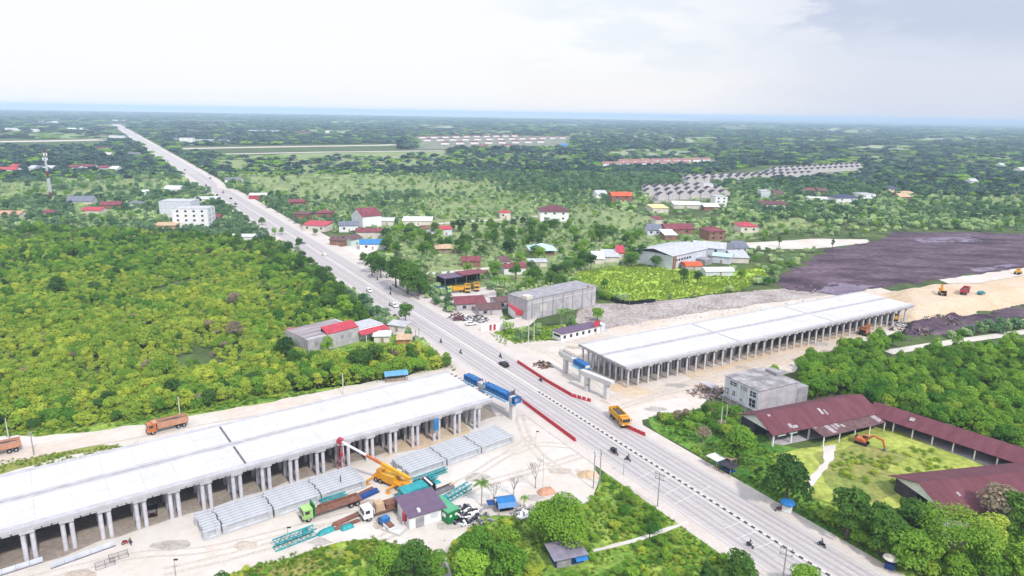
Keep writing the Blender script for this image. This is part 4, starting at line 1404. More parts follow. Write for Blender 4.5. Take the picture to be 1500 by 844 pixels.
for (px, py, w, h, wall, roof, kind, lbl, n, c) in (
        (275, 212, 19, 14, 'white', 'zinc', 'flat', 'big plain white box building right of the far road', 'block', 'building'),
        (300, 210, 30, 8, 'bluewhite', 'zinc', 'flat', 'long low white building beside the plain white box', 'block', 'building'),
        (388, 195, 44, 9, 'bluewhite', 'cyan', 'flat', 'long pale blue factory hall far off', 'factory', 'factory'),
        (256, 208, 10, 6, 'white', 'greyroof', 'gable', 'small pale house at the left foot of the white box', 'house', 'house'),
        (328, 211, 14, 7, 'white', 'greyroof', 'gable', 'pale hazy house right of the long white building', 'house', 'house'),
        (345, 190, 10, 8, 'white', 'zinc', 'flat', 'tiny pale hall left of the pale blue factory', 'hall', 'hall'),
        (448, 198, 26, 6, 'cream', 'redroof', 'gable', 'hazy reddish hall right of the blue factory', 'hall', 'hall'),
        (480, 197, 5, 12, 'white', 'zinc', 'flat', 'tiny white tower block in the haze', 'block', 'building'),
        (908, 298, 30, 7, 'brick', 'orangeroof', 'gable', 'long orange-brick two-storey building beside the estate', 'block', 'building'),
        (878, 290, 16, 4, 'white', 'zinc', 'gable', 'low white shed left of the orange-brick building', 'shed', 'shed'),
        (963, 312, 24, 4, 'cream', 'yellowroof', 'shed', 'pale yellow roofed hall in front of the estate', 'hall', 'hall'),
        (1005, 306, 40, 3.5, 'cream', 'tarpw', 'shed', 'long white flat roof in front of the estate', 'shed', 'shed'),
        (1040, 309, 22, 3.5, 'brick', 'tarpw', 'shed', 'second long white flat roof with brick front', 'shed', 'shed'),
        (1052, 303, 18, 9, 'white', 'zinc', 'flat', 'white tall block at the corner of the estate', 'block', 'building'),
        (1035, 282, 14, 9, 'white', 'zinc', 'flat', 'white cube between the two estates', 'block', 'building'),
        (1130, 306, 38, 4, 'cream', 'maroon', 'shed', 'long pink-red hall right of the estate', 'hall', 'hall'),
        (1118, 292, 14, 8, 'bluewhite', 'zinc', 'flat', 'pale two-storey house behind the pink-red hall', 'house', 'house'),
        (1136, 291, 14, 5, 'brick', 'brownroof', 'gable', 'brown-roofed house beside the pale two-storey one', 'house', 'house'),
        (1233, 301, 34, 7, 'white', 'navyroof', 'hip', 'white hall with a navy hip roof at the wood edge', 'hall', 'hall'),
        (1264, 295, 24, 7, 'white', 'zinc', 'flat', 'white block right of the navy-roofed hall', 'block', 'building'),
        (1198, 297, 32, 4, 'white', 'tarpw', 'flat', 'long low white wall-like shed left of the navy-roofed hall', 'shed', 'shed'),
        (1183, 287, 14, 5, 'cream', 'redroof', 'gable', 'pinkish house above the long low white shed', 'house', 'house'),
        (1201, 287, 16, 5, 'brick', 'brownroof', 'gable', 'brown house row above the long low white shed', 'house', 'house'),
        (1305, 284, 16, 6, 'cream', 'navyroof', 'hip', 'dark-roofed house on the rise at the wood edge', 'house', 'house'),
        (1322, 288, 34, 3, 'cream', 'tanroof', 'shed', 'long tan wall shed at the wood edge', 'shed', 'shed'),
        (1318, 294, 18, 4, 'brick', 'tanroof', 'gable', 'brick house below the long tan shed', 'house', 'house'),
        (1465, 246, 6, 5, 'white', 'zinc', 'gable', 'tiny white house far off in the right woods', 'house', 'house'),
        (1496, 254, 16, 6, 'white', 'tarpw', 'gable', 'white house at the right edge of the far woods', 'house', 'house'),
        (1422, 270, 10, 4, 'white', 'zinc', 'gable', 'pale hut in the right-hand woods', 'house', 'house'),
        (1092, 341, 26, 4.5, 'cream', 'brightred', 'hip', 'house with a vivid pink-red hip roof in the bushes', 'house', 'house'),
        (1042, 352, 26, 6, 'brick', 'redroof', 'hip', 'dark red hip roof behind the factory sheds', 'house', 'house'),
        (990, 343, 44, 3.6, 'brick', 'redroof', 'gable', 'long rusty red roof behind the factory', 'house', 'house'),
        (956, 345, 20, 4, 'bluewhite', 'greyroof', 'gable', 'pale grey house behind the factory, left', 'house', 'house'),
        (962, 333, 12, 6, 'cream', 'redroof', 'hip', 'red-capped small house peeping over the bushes', 'house', 'house'),
        (978, 352, 18, 3.5, 'brick', 'tarpw', 'shed', 'white-roofed red shed touching the factory back', 'shed', 'shed'),
        (893, 384, 22, 3, 'cream', 'zinc', 'shed', 'low white-roofed shed in bushes above the paddock', 'shed', 'shed'),
        (875, 386, 16, 2.6, 'cream', 'tarpw', 'shed', 'narrow white roof left of the low shed above the paddock', 'shed', 'shed'),
        (906, 380, 10, 4, 'cream', 'brightred', 'gable', 'tiny pink-roofed hut above the paddock', 'hut', 'hut'),
        (1078, 372, 20, 4, 'bluewhite', 'greyroof', 'gable', 'pale house with a carport right of the factory', 'house', 'house'),
        (1080, 385, 24, 3, 'cream', 'zinc', 'shed', 'white and red roofed store at the dark earth edge', 'shed', 'shed')):
    H(lbl, px, py, w, h, 14, wall, roof, kind, rnd.uniform(-6, 14), name=n, cat=c, win=0 if w < 16 or kind == 'shed' else 2, doors=0, pitch=.1 if kind == 'shed' else .4)
# factory sheds
a, b = P(957, 386)[:2], P(984, 395)[:2]
t = thing('factory', 'long white factory with a low white roof and brick-red corner above the paddock', 'factory', b, math.atan2(*(P(1033, 383)[:2] - b)[::-1]))
LF, DF = float(np.linalg.norm(P(1033, 383)[:2] - b)), 24.0
MB().box((LF / 2, DF / 2, 3.6), (LF, DF, 7.2)).build('wall', M['bluewhite'], t)
rb = MB()
for y0, y1 in ((-.7, DF / 2), (DF + .7, DF / 2)):
    q = [(-.7, y0, 7.25), (LF + .7, y0, 7.25), (LF + .7, y1, 9.6), (-.7, y1, 9.6)]
    rb.add(q + [(x, y, z + .15) for x, y, z in q], [(3, 2, 1, 0), (4, 5, 6, 7), (0, 1, 5, 4), (1, 2, 6, 5), (2, 3, 7, 6), (3, 0, 4, 7)])
rb.build('roof', M['zinc'], t)
for i in range(6):
    MB().box((4 + i * 2.6, -.05, 4.6), (1.5, .12, 1.2)).build('window', M['glass'], t)
MB().box((1.6, -.3, 3.6), (2.6, .6, 7.0)).build('corner', M['brick'], t)
MB().box((LF * .8, -3, 1.6), (7, 6, 3.2)).build('porch', M['conc_grey'], t)
H('second white factory hall right of the long one', 1038, 378, 46, 6, 20, 'bluewhite', 'zinc', 'gable', -20, name='factory', cat='factory', win=2, pitch=.2)
H('small pale workshop in front of the second factory hall', 1058, 386, 26, 4, 10, 'bluewhite', 'tealroof', 'gable', -25, name='workshop', cat='workshop', win=1, pitch=.2)
H('shed under a vivid orange tarpaulin roof at the paddock edge', 1012, 396, 24, 2.4, 7, 'conc_old', 'orangeroof', 'arch', 10, name='shed', cat='shed', win=0, pitch=.4)
H('rounded white store shed at the paddock edge', 1050, 404, 42, 2.4, 7, 'bluewhite', 'tarpw', 'arch', 6, name='shed', cat='shed', win=0, pitch=.35)

# housing estates: rows of like houses on bare pale plots
for i, pl in enumerate(([(932, 278), (1035, 272), (1075, 292), (960, 299)], [(996, 266), (1120, 250), (1130, 244), (1264, 243), (1262, 255), (1190, 263), (1000, 273)], [(862, 247), (875, 237), (1050, 233), (1050, 241)], [(600, 219), (600, 200), (845, 199), (840, 218)])):
    sheet('estate_ground', pl, pm('estate_plots', '#b9b0a4', .5, 1, .2, .04, .3, coord='World', hex2='#7f8f66', thr=(.4, .56)), ZB * 6, amp=3, step=10, seed=60 + i)
proto = {}


def estate_house(px, py, wm, roof, label, group, rot):
    key = (roof, wm)
    a = P(px, py)[:2]
    if key not in proto:
        t = building('estate_house', label, 'house', a, wm + 3, 9.0, 4.6, rot, M['white'], M[roof], 'gable', .62, .3, windows=0, doors=0, group=group)
        W_ = wm + 3
        for s_ in (-1, 1):
            g_ = MB()
            pr = [(-5.0, 0), (5.0, 0), (5.0, 4.9), (0, 7.9), (-5.0, 4.9)]
            x0, x1 = s_ * (W_ / 2 + .32), s_ * (W_ / 2 + .62)
            g_.add([(x0, y, z) for y, z in pr] + [(x1, y, z) for y, z in pr], [tuple(range(5)), tuple(range(9, 4, -1))] + [(i, 5 + i, 5 + (i + 1) % 5, (i + 1) % 5) for i in range(5)])
            g_.build('gable_wall', pm('estate_wall', '#e4dfdf', .58, .8, .15, .5), t)
        proto[key] = t
        return t
    return dup(proto[key], a, rot, label=label, group=group)


def estate(rows, roof, label, group, wm=7.0, rot=1.9, gap=1.5):
    for (xa, ya, xb, yb) in rows:
        a, b = P(xa, ya)[:2], P(xb, yb)[:2]
        L = np.linalg.norm(b - a)
        n = int(L / (wm + gap))
        for k in range(n):
            p = a + (b - a) * ((k + .5) / n)
            q = proj(p)[0]
            estate_house(q[0], q[1], wm, roof, label, group, rot + rnd.uniform(-.04, .04))


estate([(940, 281, 1030, 277), (942, 287, 1058, 282), (960, 293, 1066, 288)], 'darkroof', 'small white house under a steep dark gable in the near estate', 'dark-gabled houses of the near estate', wm=7, rot=1.75, gap=5.5)
estate([(1000, 264, 1150, 259), (1003, 269, 1190, 258), (1120, 257, 1260, 249), (1130, 252, 1258, 245)], 'darkroof', 'small white house with a dark gable in the farther, longer estate rows', 'dark-gabled houses of the farther estate', wm=7.5, rot=1.75, gap=7)
estate([(905, 240, 1040, 237), (880, 244, 1010, 242)], 'fadedred', 'small house under a red roof in the red row beyond the bushes', 'red-roofed houses of the middle row', wm=12, rot=0.3, gap=9)
estate([(615, 207, 830, 203), (640, 212, 800, 209), (690, 217, 760, 216), (610, 203, 760, 200)], 'redroof', 'tiny pale house under a red roof in the far hazy estate', 'red-roofed houses of the far estate', wm=18, rot=0.4, gap=26)
H('blue-roofed hall standing out in the far red estate', 826, 217, 10, 7, 20, 'cyan', 'blueroof', 'gable', 0, name='hall', cat='hall', win=0, doors=0)

# lattice mast
t = thing('telecom_mast', 'tall red and white lattice mast above the left village', 'mast', P(75, 292)[:2])
hm = 0
base = P(75, 292)
dd = float((base - np.array([0, 0, CAM_H])) @ FWD)
hm = 70 * dd / F_PX * 1.03
for band in range(7):
    m = MB()
    z0, z1 = hm * band / 7, hm * (band + 1) / 7
    r0, r1 = 1.3 * (1 - .7 * band / 7), 1.3 * (1 - .7 * (band + 1) / 7)
    for k in range(4):
        c0, c1 = math.pi / 4 + k * math.pi / 2, math.pi / 4 + (k + 1) * math.pi / 2
        p = lambda c, r, z: (r * math.cos(c), r * math.sin(c), z)
        m.bar(p(c0, r0, z0), p(c0, r1, z1), .3, .3)
        m.bar(p(c0, r0, z0), p(c1, r1, z1), .16, .16)
        m.bar(p(c1, r0, z0), p(c0, r1, z1), .16, .16)
        m.bar(p(c0, r0, z0), p(c1, r0, z0), .16, .16)
    m.build('lattice_section', M['redroof'] if band % 3 == 0 else M['bluewhite'], t)
m = MB()
for k in range(5):
    a = k * 1.256
    m.box((1.6 * math.cos(a), 1.6 * math.sin(a), hm * .9 - (k % 2) * 4), (.8, .8, 2.4))
m.build('antenna', M['white'], t)


# ------------------------------------------------------------------ vehicles, machines and people
def skin_mesh(name, pts, edges, radii, mat):
    me = bpy.data.meshes.new(name + '_cage')
    me.from_pydata(pts, edges, [])
    o = bpy.data.objects.new(name + '_cage', me)
    COL.objects.link(o)
    o.modifiers.new('skin', 'SKIN')
    for i, r in enumerate(radii):
        me.skin_vertices[0].data[i].radius = (r, r)
    me.skin_vertices[0].data[0].use_root = True
    s = o.modifiers.new('sub', 'SUBSURF')
    s.levels = s.render_levels = 1
    dg = bpy.context.evaluated_depsgraph_get()
    out = bpy.data.meshes.new_from_object(o.evaluated_get(dg))
    out.name = name
    out.materials.clear()
    out.materials.append(mat)
    out.polygons.foreach_set('use_smooth', [True] * len(out.polygons))
    bpy.data.objects.remove(o)
    bpy.data.meshes.remove(me)
    return out


ARM = [(0, 0, .95), (0, 0, 1.2), (0, 0, 1.40), (0, 0, 1.52), (.03, 0, 1.64), (0, .19, 1.40), (.02, .25, 1.13), (.08, .26, .88), (0, -.19, 1.40), (.02, -.25, 1.13), (.08, -.26, .88),
       (0, .1, .9), (.02, .11, .5), (-.02, .11, .08), (.14, .11, .04), (0, -.1, .9), (.06, -.11, .5), (.0, -.11, .08), (.16, -.11, .04)]
BE = [(0, 1), (1, 2), (2, 3), (3, 4), (2, 5), (5, 6), (6, 7), (2, 8), (8, 9), (9, 10), (0, 11), (11, 12), (12, 13), (13, 14), (0, 15), (15, 16), (16, 17), (17, 18)]
BR = [.14, .15, .16, .06, .1, .07, .05, .045, .07, .05, .045, .1, .07, .05, .05, .1, .07, .05, .05]
RIDE = [(-.18, 0, .86), (-.1, 0, 1.08), (-.04, 0, 1.28), (.0, 0, 1.4), (.05, 0, 1.52), (-.03, .19, 1.27), (.1, .26, 1.05), (.36, .27, 1.03), (-.03, -.19, 1.27), (.1, -.26, 1.05), (.36, -.27, 1.03),
        (-.15, .11, .83), (.24, .17, .74), (.08, .17, .36), (.22, .18, .32), (-.15, -.11, .83), (.24, -.17, .74), (.08, -.17, .36), (.22, -.18, .32)]
me_ride = skin_mesh('person', RIDE, BE, BR, M['cloth'])
me_stand = skin_mesh('person', ARM, BE, BR, M['cloth'])
hm_ = MB()
hm_.dome((.06, 0, 1.55), .16, .14, .17, 10, 5)
helmet = hm_.build('helmet', M['black'], None, True)
hb = MB()
hb.dome((.04, 0, 1.65), .12, .11, .12, 10, 5)
cap = hb.build('helmet', M['yellow'], None, True)
hm_used = [helmet, cap]


def person(label, xy, rz, z, riding, group=None, helm=None):
    o = bpy.data.objects.new('person', me_ride if riding else me_stand)
    COL.objects.link(o)
    o.location = (float(xy[0]), float(xy[1]), z)
    o.rotation_euler = (0, 0, rz)
    tag(o, label, 'person', group)
    src = helmet if riding else cap
    if src in hm_used:
        h = src
        hm_used.remove(src)
    else:
        h = src.copy()
        COL.objects.link(h)
    h.parent = o
    return o


def motorcycle(label, xy, rz, z, mat='black'):
    t = thing('motorcycle', label, 'motorcycle', xy, rz, z)
    m = MB()
    m.side([(-.75, .62), (-.3, .5), (-.25, .28), (.2, .28), (.3, .5), (.5, .82), (.42, .95), (.2, .62), (-.2, .66), (-.7, .78)], -.14, .14)
    m.bar((.42, 0, .9), (.68, 0, .3), .1, .1)
    m.build('body', M[mat], t)
    MB().box((-.3, 0, .76), (.75, .26, .12)).build('seat', M['tyre'], t)
    for x in (-.62, .66):
        w = MB().wheel((x, 0, .29), .29, .1).build('wheel', M['tyre'], t)
        MB().wheel((x, 0, .29), .16, .12, 10).build('rim', M['rim'], w)
    MB().tube((.4, -.33, 1.0), (.4, .33, 1.0), .025).build('handlebar', M['steel'], t)
    MB().box((.52, 0, .86), (.1, .18, .16)).build('headlight', M['white'], t)
    return t


RUP, RDN = ROAD_D + math.pi, ROAD_D          # away from the camera / towards it
for (px, py, rz, lm, lp, mt) in (
        (733, 525, RUP, 'dark motorcycle just ahead of the black car', 'rider in dark clothes just ahead of the black car', 'black'),
        (675, 519, RDN, 'motorcycle alone in the left lane opposite the grassy corner', 'rider in the left lane opposite the grassy corner', 'black'),
        (646, 503, RDN, 'motorcycle in the left lane near the utility poles', 'rider in the left lane near the utility poles', 'black'),
        (792, 560, RUP, 'motorcycle beside the middle of the far red barrier line', 'rider beside the middle of the far red barrier line', 'deepblue'),
        (753, 579, RDN, 'motorcycle just behind the end of the blue formwork', 'rider just behind the end of the blue formwork', 'black'),
        (920, 676, RDN, 'small motorcycle on the near lane ahead of the dark rider pair', 'rider ahead of the dark rider pair on the near lane', 'black'),
        (1098, 803, RDN, 'dark motorcycle on the rumble-barred lane near the bottom', 'rider in dark blue on the rumble-barred lane near the bottom', 'black'),
        (1203, 802, RUP, 'black motorcycle in the right lane near the bottom', 'rider in black on the right lane near the bottom', 'black'),
        (571, 449, RDN, 'far motorcycle in the left lane above the small white car', 'far rider in the left lane above the small white car', 'black'),
        (553, 411, RUP, 'far motorcycle passing the big dark tree, upper', 'far rider passing the big dark tree, upper', 'redpaint'),
        (545, 405, RUP, 'far red motorcycle beside the big dark tree', 'far rider on a red motorcycle beside the big dark tree', 'redpaint'),
        (572, 425, RUP, 'far motorcycle beside the low roadside wall', 'far rider beside the low roadside wall', 'black'),
        (572, 432, RUP, 'second far motorcycle beside the low roadside wall, nearer one', 'far rider beside the low roadside wall, nearer one', 'black')):
    p = P(px, py)[:2]
    motorcycle(lm, p, rz, RZ + .02, mt)
    person(lp, p, rz, RZ + .02, True)
t = motorcycle('dark three-wheeled motorcycle with a load on the near lane opposite the utility poles', P(902, 667)[:2], RDN, RZ + .02)
MB().box((-1.0, 0, .85), (1.3, 1.0, .7)).build('cargo_box', M['black'], t)
person('rider of the loaded three-wheeler on the near lane', P(902, 667)[:2], RDN, RZ + .02, True)
motorcycle('red motorcycle parked on the sand by the white panel fence', P(186, 798)[:2], .4, ZB * 7, 'redpaint')
person('worker standing on the sand beside the parked red motorcycle', P(192, 800)[:2], 1.0, ZB * 7, False)
person('pedestrian in white at the right verge under the dark trees', P(1234, 787)[:2], 2.2, ZB * 8, False)
person('worker standing on the girder stack nearest the crane', P(499, 706, 2.0)[:2], .5, 1.93, False)


def car(label, xy, rz, z, mat, name='car'):
    t = thing(name, label, 'car', xy, rz, z)
    m = MB()
    m.side([(-2.2, .35), (2.2, .35), (2.25, .75), (1.3, .95), (-2.2, 1.0)], -.86, .86)
    m.side([(-2.05, .98), (1.0, .95), (.35, 1.5), (-1.7, 1.52)], -.74, .74)
    m.build('body', M[mat], t, bevel=.05)
    g = MB()
    g.side([(-1.95, 1.03), (.85, 1.0), (.34, 1.42), (-1.64, 1.44)], -.765, .765)
    g.build('side_window', M['glass'], t)
    MB().add([(1.0, -.62, 1.0), (1.0, .62, 1.0), (.42, .6, 1.46), (.42, -.6, 1.46)], [(0, 1, 2, 3)]).build('windscreen', M['glass'], t)
    for x in (-1.35, 1.4):
        for y in (-.78, .78):
            w = MB().wheel((x, y, .33), .33, .22).build('wheel', M['tyre'], t)
            MB().wheel((x, y, .33), .2, .24, 10).build('rim', M['rim'], w)
    for y in (-.6, .6):
        MB().box((2.2, y, .72), (.12, .34, .16)).build('headlight', M['white'], t)
        MB().box((-2.2, y, .85), (.08, .26, .2)).build('tail_light', M['redpaint'], t)
    return t


for (px, py, rz, mt, lb) in ((738, 537, RUP, 'black', 'black car in the right lane before the red barriers'), (224, 752, E_DIR + 1.4, 'black', 'black car parked between piles under the left deck'),
                             (578, 450, RDN, 'white', 'white car in the left lane beside the small roadside tree'), (541, 428, RDN, 'white', 'white car farther up the left lane below the dark tree'),
                             (475, 375, RUP, 'white', 'white car on the road opposite the blue shop'), (690, 477, .4, 'white', 'white car parked by the junk heaps at the roadside'),
                             (443, 358, .3, 'steel', 'grey car parked among roadside shops'), (318, 287, RUP, 'black', 'dark car far up the road beside a bend in the verge'),
                             (338, 292, RUP, 'black', 'dark car far up the road, right of its leader'), (302, 273, RDN, 'black', 'dark car far up the road near its left verge'),
                             (327, 283, RDN, 'redpaint', 'reddish car far up the road in the middle'), (345, 300, RUP, 'black', 'dark car far up the road opposite the canopied shop'),
                             (271, 250, RUP, 'black', 'tiny dark car far up the narrow part of the road'), (308, 262, RUP, 'black', 'tiny dark car on the right lane above the white blocks'),
                             (212, 212, RUP, 'black', 'tiny dark car near the far end of the road'), (246, 236, RDN, 'black', 'tiny dark vehicle on the far road, left lane'),
                             (672, 470, .3, 'maroon', 'dark red car parked by the junk heaps')):
    car(lb, P(px, py)[:2], rz, RZ + .02 if mt != 'x' else 0, mt)


def truck(label, xy, rz, z, cab, body, kind='dump', L=8.6, name='truck', cat='truck'):
    """local +x is the front; kinds: dump, tank, flat"""
    t = thing(name, label, cat, xy, rz, z)
    f = L / 2
    MB().box((-.2, 0, .85), (L - .6, .9, .3)).build('chassis', M['black'], t)
    c = MB()
    c.side([(f - 2.0, .7), (f, .7), (f, 1.7), (f - .12, 2.75), (f - 2.0, 2.85)], -1.2, 1.2)
    c = c.build('cab', M[cab], t, bevel=.06)
    MB().add([(f + .0, -1.02, 1.75), (f + .0, 1.02, 1.75), (f - .1, 1.0, 2.6), (f - .1, -1.0, 2.6)], [(0, 1, 2, 3)]).build('windscreen', M['glass'], c).location.x = .03
    for s in (-1, 1):
        MB().box((f - .85, s * 1.2, 2.15), (.9, .06, .7)).build('side_window', M['glass'], c)
        MB().box((f + .02, s * .85, 1.05), (.08, .36, .24)).build('headlight', M['white'], c)
        MB().box((f + .05, s * 1.4, 2.2), (.1, .12, .5)).build('mirror', M['black'], c)
    MB().box((f + .06, 0, .7), (.16, 2.3, .36)).build('bumper', M['black'], t)
    b0, b1 = -f, f - 2.25
    if kind == 'dump':
        m = MB()
        m.box(((b0 + b1) / 2, 0, 1.25), (b1 - b0, 2.3, .2))
        for s in (-1, 1):
            m.side([(b0, 1.2), (b1, 1.2), (b1, 2.9), (b0 - .1, 2.75)], s * 1.2 - .06, s * 1.2 + .06)
            for k in range(6):
                m.box((b0 + .3 + k * (b1 - b0 - .6) / 5, s * 1.3, 2.0), (.14, .12, 1.5))
        m.box((b1 - .06, 0, 2.1), (.12, 2.3, 1.7)).box((b0 + .02, 0, 1.98), (.12, 2.3, 1.5))
        m.side([(b1, 2.8), (b1 + 1.0, 2.95), (b1 + 1.0, 3.05), (b1, 3.0)], -1.1, 1.1)
        bd = m.build('dump_body', M[body], t)
        ld = MB()
        ld.dome(((b0 + b1) / 2, 0, 2.0), (b1 - b0) / 2 - .2, 1.05, .7, 14, 5)
        ld.build('load', M['coal'], bd)
    elif kind == 'tank':
        m = MB()
        n = 14
        pr = [(1.22 * math.cos(2 * math.pi * i / n), 1.95 + .95 * math.sin(2 * math.pi * i / n)) for i in range(n)]
        vs = [(b0, y, zz) for y, zz in pr] + [(b1, y, zz) for y, zz in pr]
        m.add(vs, [tuple(range(n)), tuple(range(2 * n - 1, n - 1, -1))] + [(i, n + i, n + (i + 1) % n, (i + 1) % n) for i in range(n)])
        bd = m.build('tank', M[body], t)
        MB().box(((b0 + b1) / 2, 0, 2.95), (b1 - b0 - 1, .6, .12)).build('walkway', M['white'], bd)
        MB().tube((b0 + 1.5, 0, 2.9), (b0 + 1.5, 0, 3.2), .3).build('hatch', M['steel'], bd)
        MB().box(((b0 + b1) / 2, 0, 1.1), (b1 - b0, 2.2, .18)).build('skirt', M[body], t)
    else:
        MB().box(((b0 + b1) / 2, 0, 1.25), (b1 - b0, 2.4, .22)).build('bed', M[body], t)
        MB().box((b1 - .05, 0, 1.8), (.14, 2.3, .9)).build('headboard', M[cab], t)
    for x in (f - 1.1, b0 + 1.1, b0 + 2.4):
        for s in (-1, 1):
            w = MB().wheel((x, s * .98, .52), .52, .42).build('wheel', M['tyre'], t)
            MB().wheel((x, s * .98, .52), .26, .46, 10).build('rim', M['rim'], w)
    return t


truck('yellow loaded dump truck driving towards the bottom beside the red barrier end', P(907, 619)[:2], math.atan2(-.96, .27), RZ + .02, 'amber', 'yellow', 'dump', 8.6, 'dump_truck')
HZ = E_DIR + .05
truck('dusty orange dump truck on the haul road behind the deck, heading left', P(246, 630)[:2], HZ + math.pi, ZB * 10, 'orange', 'salmon', 'dump', 9.5, 'dump_truck')
truck('dusty orange dump truck cut by the left edge of the haul road', P(-4, 667)[:2], HZ + math.pi, ZB * 10, 'orange', 'salmon', 'dump', 9.5, 'dump_truck')
truck('dark crimson dump truck on the orange embankment', P(1413, 430, 3.7)[:2], R_DIR + .3, 3.72, 'redpaint', 'redpaint', 'dump', 9, 'dump_truck')
truck('yellow dump truck backed against the end of the far deck', P(1303, 468)[:2], R_DIR + 1.2, ZB * 7, 'amber', 'yellow', 'dump', 8.5, 'dump_truck')
truck('bright blue truck parked left of the yellow trucks', P(642, 430)[:2], -.7, ZB * 10, 'blue', 'blue', 'dump', 8, 'dump_truck')
truck('lime and yellow truck parked in front of the truck shed', P(669, 429)[:2], math.pi + .35, ZB * 10, 'lime', 'yellow', 'dump', 9, 'dump_truck')
truck('yellow truck parked nose-out by the truck shed, left one of two', P(685, 427)[:2], -1.5, ZB * 10, 'yellow', 'yellow', 'dump', 8, 'dump_truck')
truck('yellow truck parked nose-out by the truck shed, right one of two', P(698, 425)[:2], -1.5, ZB * 10, 'yellow', 'amber', 'dump', 8, 'dump_truck')
t = truck('pale green flatbed truck with long rusty bed below the girder stack', P(486, 750)[:2], E_DIR + math.pi, ZB * 7, 'lime', 'rust', 'flat', 12.5, 'flatbed_truck')
MB().box((3.9, 0, 2.1), (.25, 2.5, 2.7)).build('guard_frame', M['green'], t)
MB().bar((-6, -1.0, 1.6), (2.6, -1.0, 1.6), .25, .4).build('side_beam', M['rust'], t)
t = truck('white-cabbed truck with a brown load between steel piles and the office', P(566, 752)[:2], E_DIR + math.pi - .05, ZB * 7, 'white', 'rust', 'flat', 10.5, 'flatbed_truck')
MB().box((-2.2, 0, 1.9), (5.2, 2.0, 1.0)).build('load', M['rust'], t)
MB().box((1.6, 0, 2.2), (2.0, 2.2, 1.6), top=.8).build('machine_load', M['tanroof'], t)


def tracks(t, L, w, h, y):
    for s in (-1, 1):
        m = MB()
        m.side([(-L / 2, h * .5), (-L / 2 + h * .4, 0), (L / 2 - h * .4, 0), (L / 2, h * .5), (L / 2 - h * .4, h), (-L / 2 + h * .4, h)], s * y - w / 2, s * y + w / 2)
        m.build('crawler_track', M['tyre'], t)


def excavator(label, xy, rz, z, mat, reach=1.0, sc_=1.0):
    t = thing('excavator', label, 'excavator', xy, rz, z)
    t.scale = (sc_,) * 3
    tracks(t, 4.2, .6, .95, 1.1)
    MB().side([(-2.2, 1.05), (1.3, 1.05), (1.3, 1.6), (-.2, 2.1), (-2.2, 2.2)], -1.3, 1.3).build('house', M[mat], t)
    c = MB().box((.7, .75, 2.2), (1.5, 1.0, 1.6)).build('cab', M[mat], t)
    MB().box((.75, .75, 2.45), (1.54, 1.04, .8)).build('window', M['glass'], c)
    MB().box((-1.9, 0, 1.7), (.7, 2.4, 1.1)).build('counterweight', M['black'], t)
    k = reach
    MB().bar((1.0, -.2, 1.6), (3.0 * k, -.2, 4.0), .5, .6).bar((3.0 * k, -.2, 4.0), (5.6 * k, -.2, 3.4), .45, .55).build('boom', M[mat], t)
    MB().bar((5.6 * k, -.2, 3.6), (6.5 * k, -.2, 1.0), .36, .5).build('stick', M[mat], t)
    MB().side([(6.2 * k, 1.1), (6.9 * k, 1.0), (6.8 * k, .2), (6.0 * k, .1)], -.75, .35).build('bucket', M['steel'], t)
    return t


excavator('orange excavator at the verandah with its arm reaching into the yard', P(1262, 651)[:2], -.75, ZB * 9, 'orange', 1.05, .78)
excavator('small orange excavator on the tan haul track below the far deck', P(1266, 491)[:2], R_DIR + .2, ZB * 8, 'orange', .55)
excavator('yellow excavator on the embankment left of the crimson truck', P(1380, 432, 3.7)[:2], 1.2, 3.72, 'amber', .8)
car('teal car parked on the embankment right of the crimson truck', P(1437, 431, 3.7)[:2], R_DIR, 3.72, 'teal')
t = thing('road_roller', 'pale yellow road roller on the white embankment at the right edge', 'roller', P(1491, 402, 3.7)[:2], R_DIR, 3.8)
MB().wheel((1.6, 0, .75), .75, 2.0).build('drum', M['steel'], t)
for s in (-1, 1):
    MB().wheel((-1.4, s * .85, .75), .75, .5).build('wheel', M['tyre'], t)
MB().box((-.9, 0, 1.5), (2.6, 1.7, .9)).build('body', M['yellow'], t)
MB().box((.1, 0, 2.3), (1.3, 1.5, 1.4)).build('cab', M['yellow'], t)
MB().side([(.6, .9), (2.5, .6), (2.5, 1.0), (.6, 1.3)], -1.15, 1.15).build('yoke', M['yellow'], t)

# yellow mobile crane with its boom leaning over the deck edge
cb = P(577, 712)[:2]
tip = P(498, 646, 9.0)
foot = P(601, 702, 3.0)
t = thing('mobile_crane', 'yellow mobile crane with long telescopic boom leaning to the deck edge', 'crane', cb, math.atan2(-.55, .83), ZB * 7)
MB().box((0, 0, 1.2), (10.5, 2.4, .7)).build('carrier', M['amber'], t)
c = MB().side([(3.4, .8), (5.2, .8), (5.2, 1.6), (4.9, 2.3), (3.4, 2.3)], -1.2, .2).build('cab', M['amber'], t)
MB().box((5.0, -.5, 1.95), (.3, 1.2, .5)).build('windscreen', M['glass'], c)
MB().box((-1.2, 0, 2.1), (4.2, 2.3, 1.1)).build('superstructure', M['yellow'], t)
oc = MB().box((.6, 1.0, 2.7), (1.5, .9, 1.5)).build('operator_cab', M['cream'], t)
MB().box((1.38, 1.0, 2.9), (.06, .8, .8)).build('window', M['glass'], oc)
MB().box((-3.4, 0, 2.4), (1.3, 2.4, 1.5)).build('counterweight', M['amber'], t)
for x in (-4.2, -2.9, 2.3, 3.6):
    for s in (-1, 1):
        w = MB().wheel((x, s * 1.05, .6), .6, .45).build('wheel', M['tyre'], t)
        MB().wheel((x, s * 1.05, .6), .3, .48, 10).build('rim', M['rim'], w)
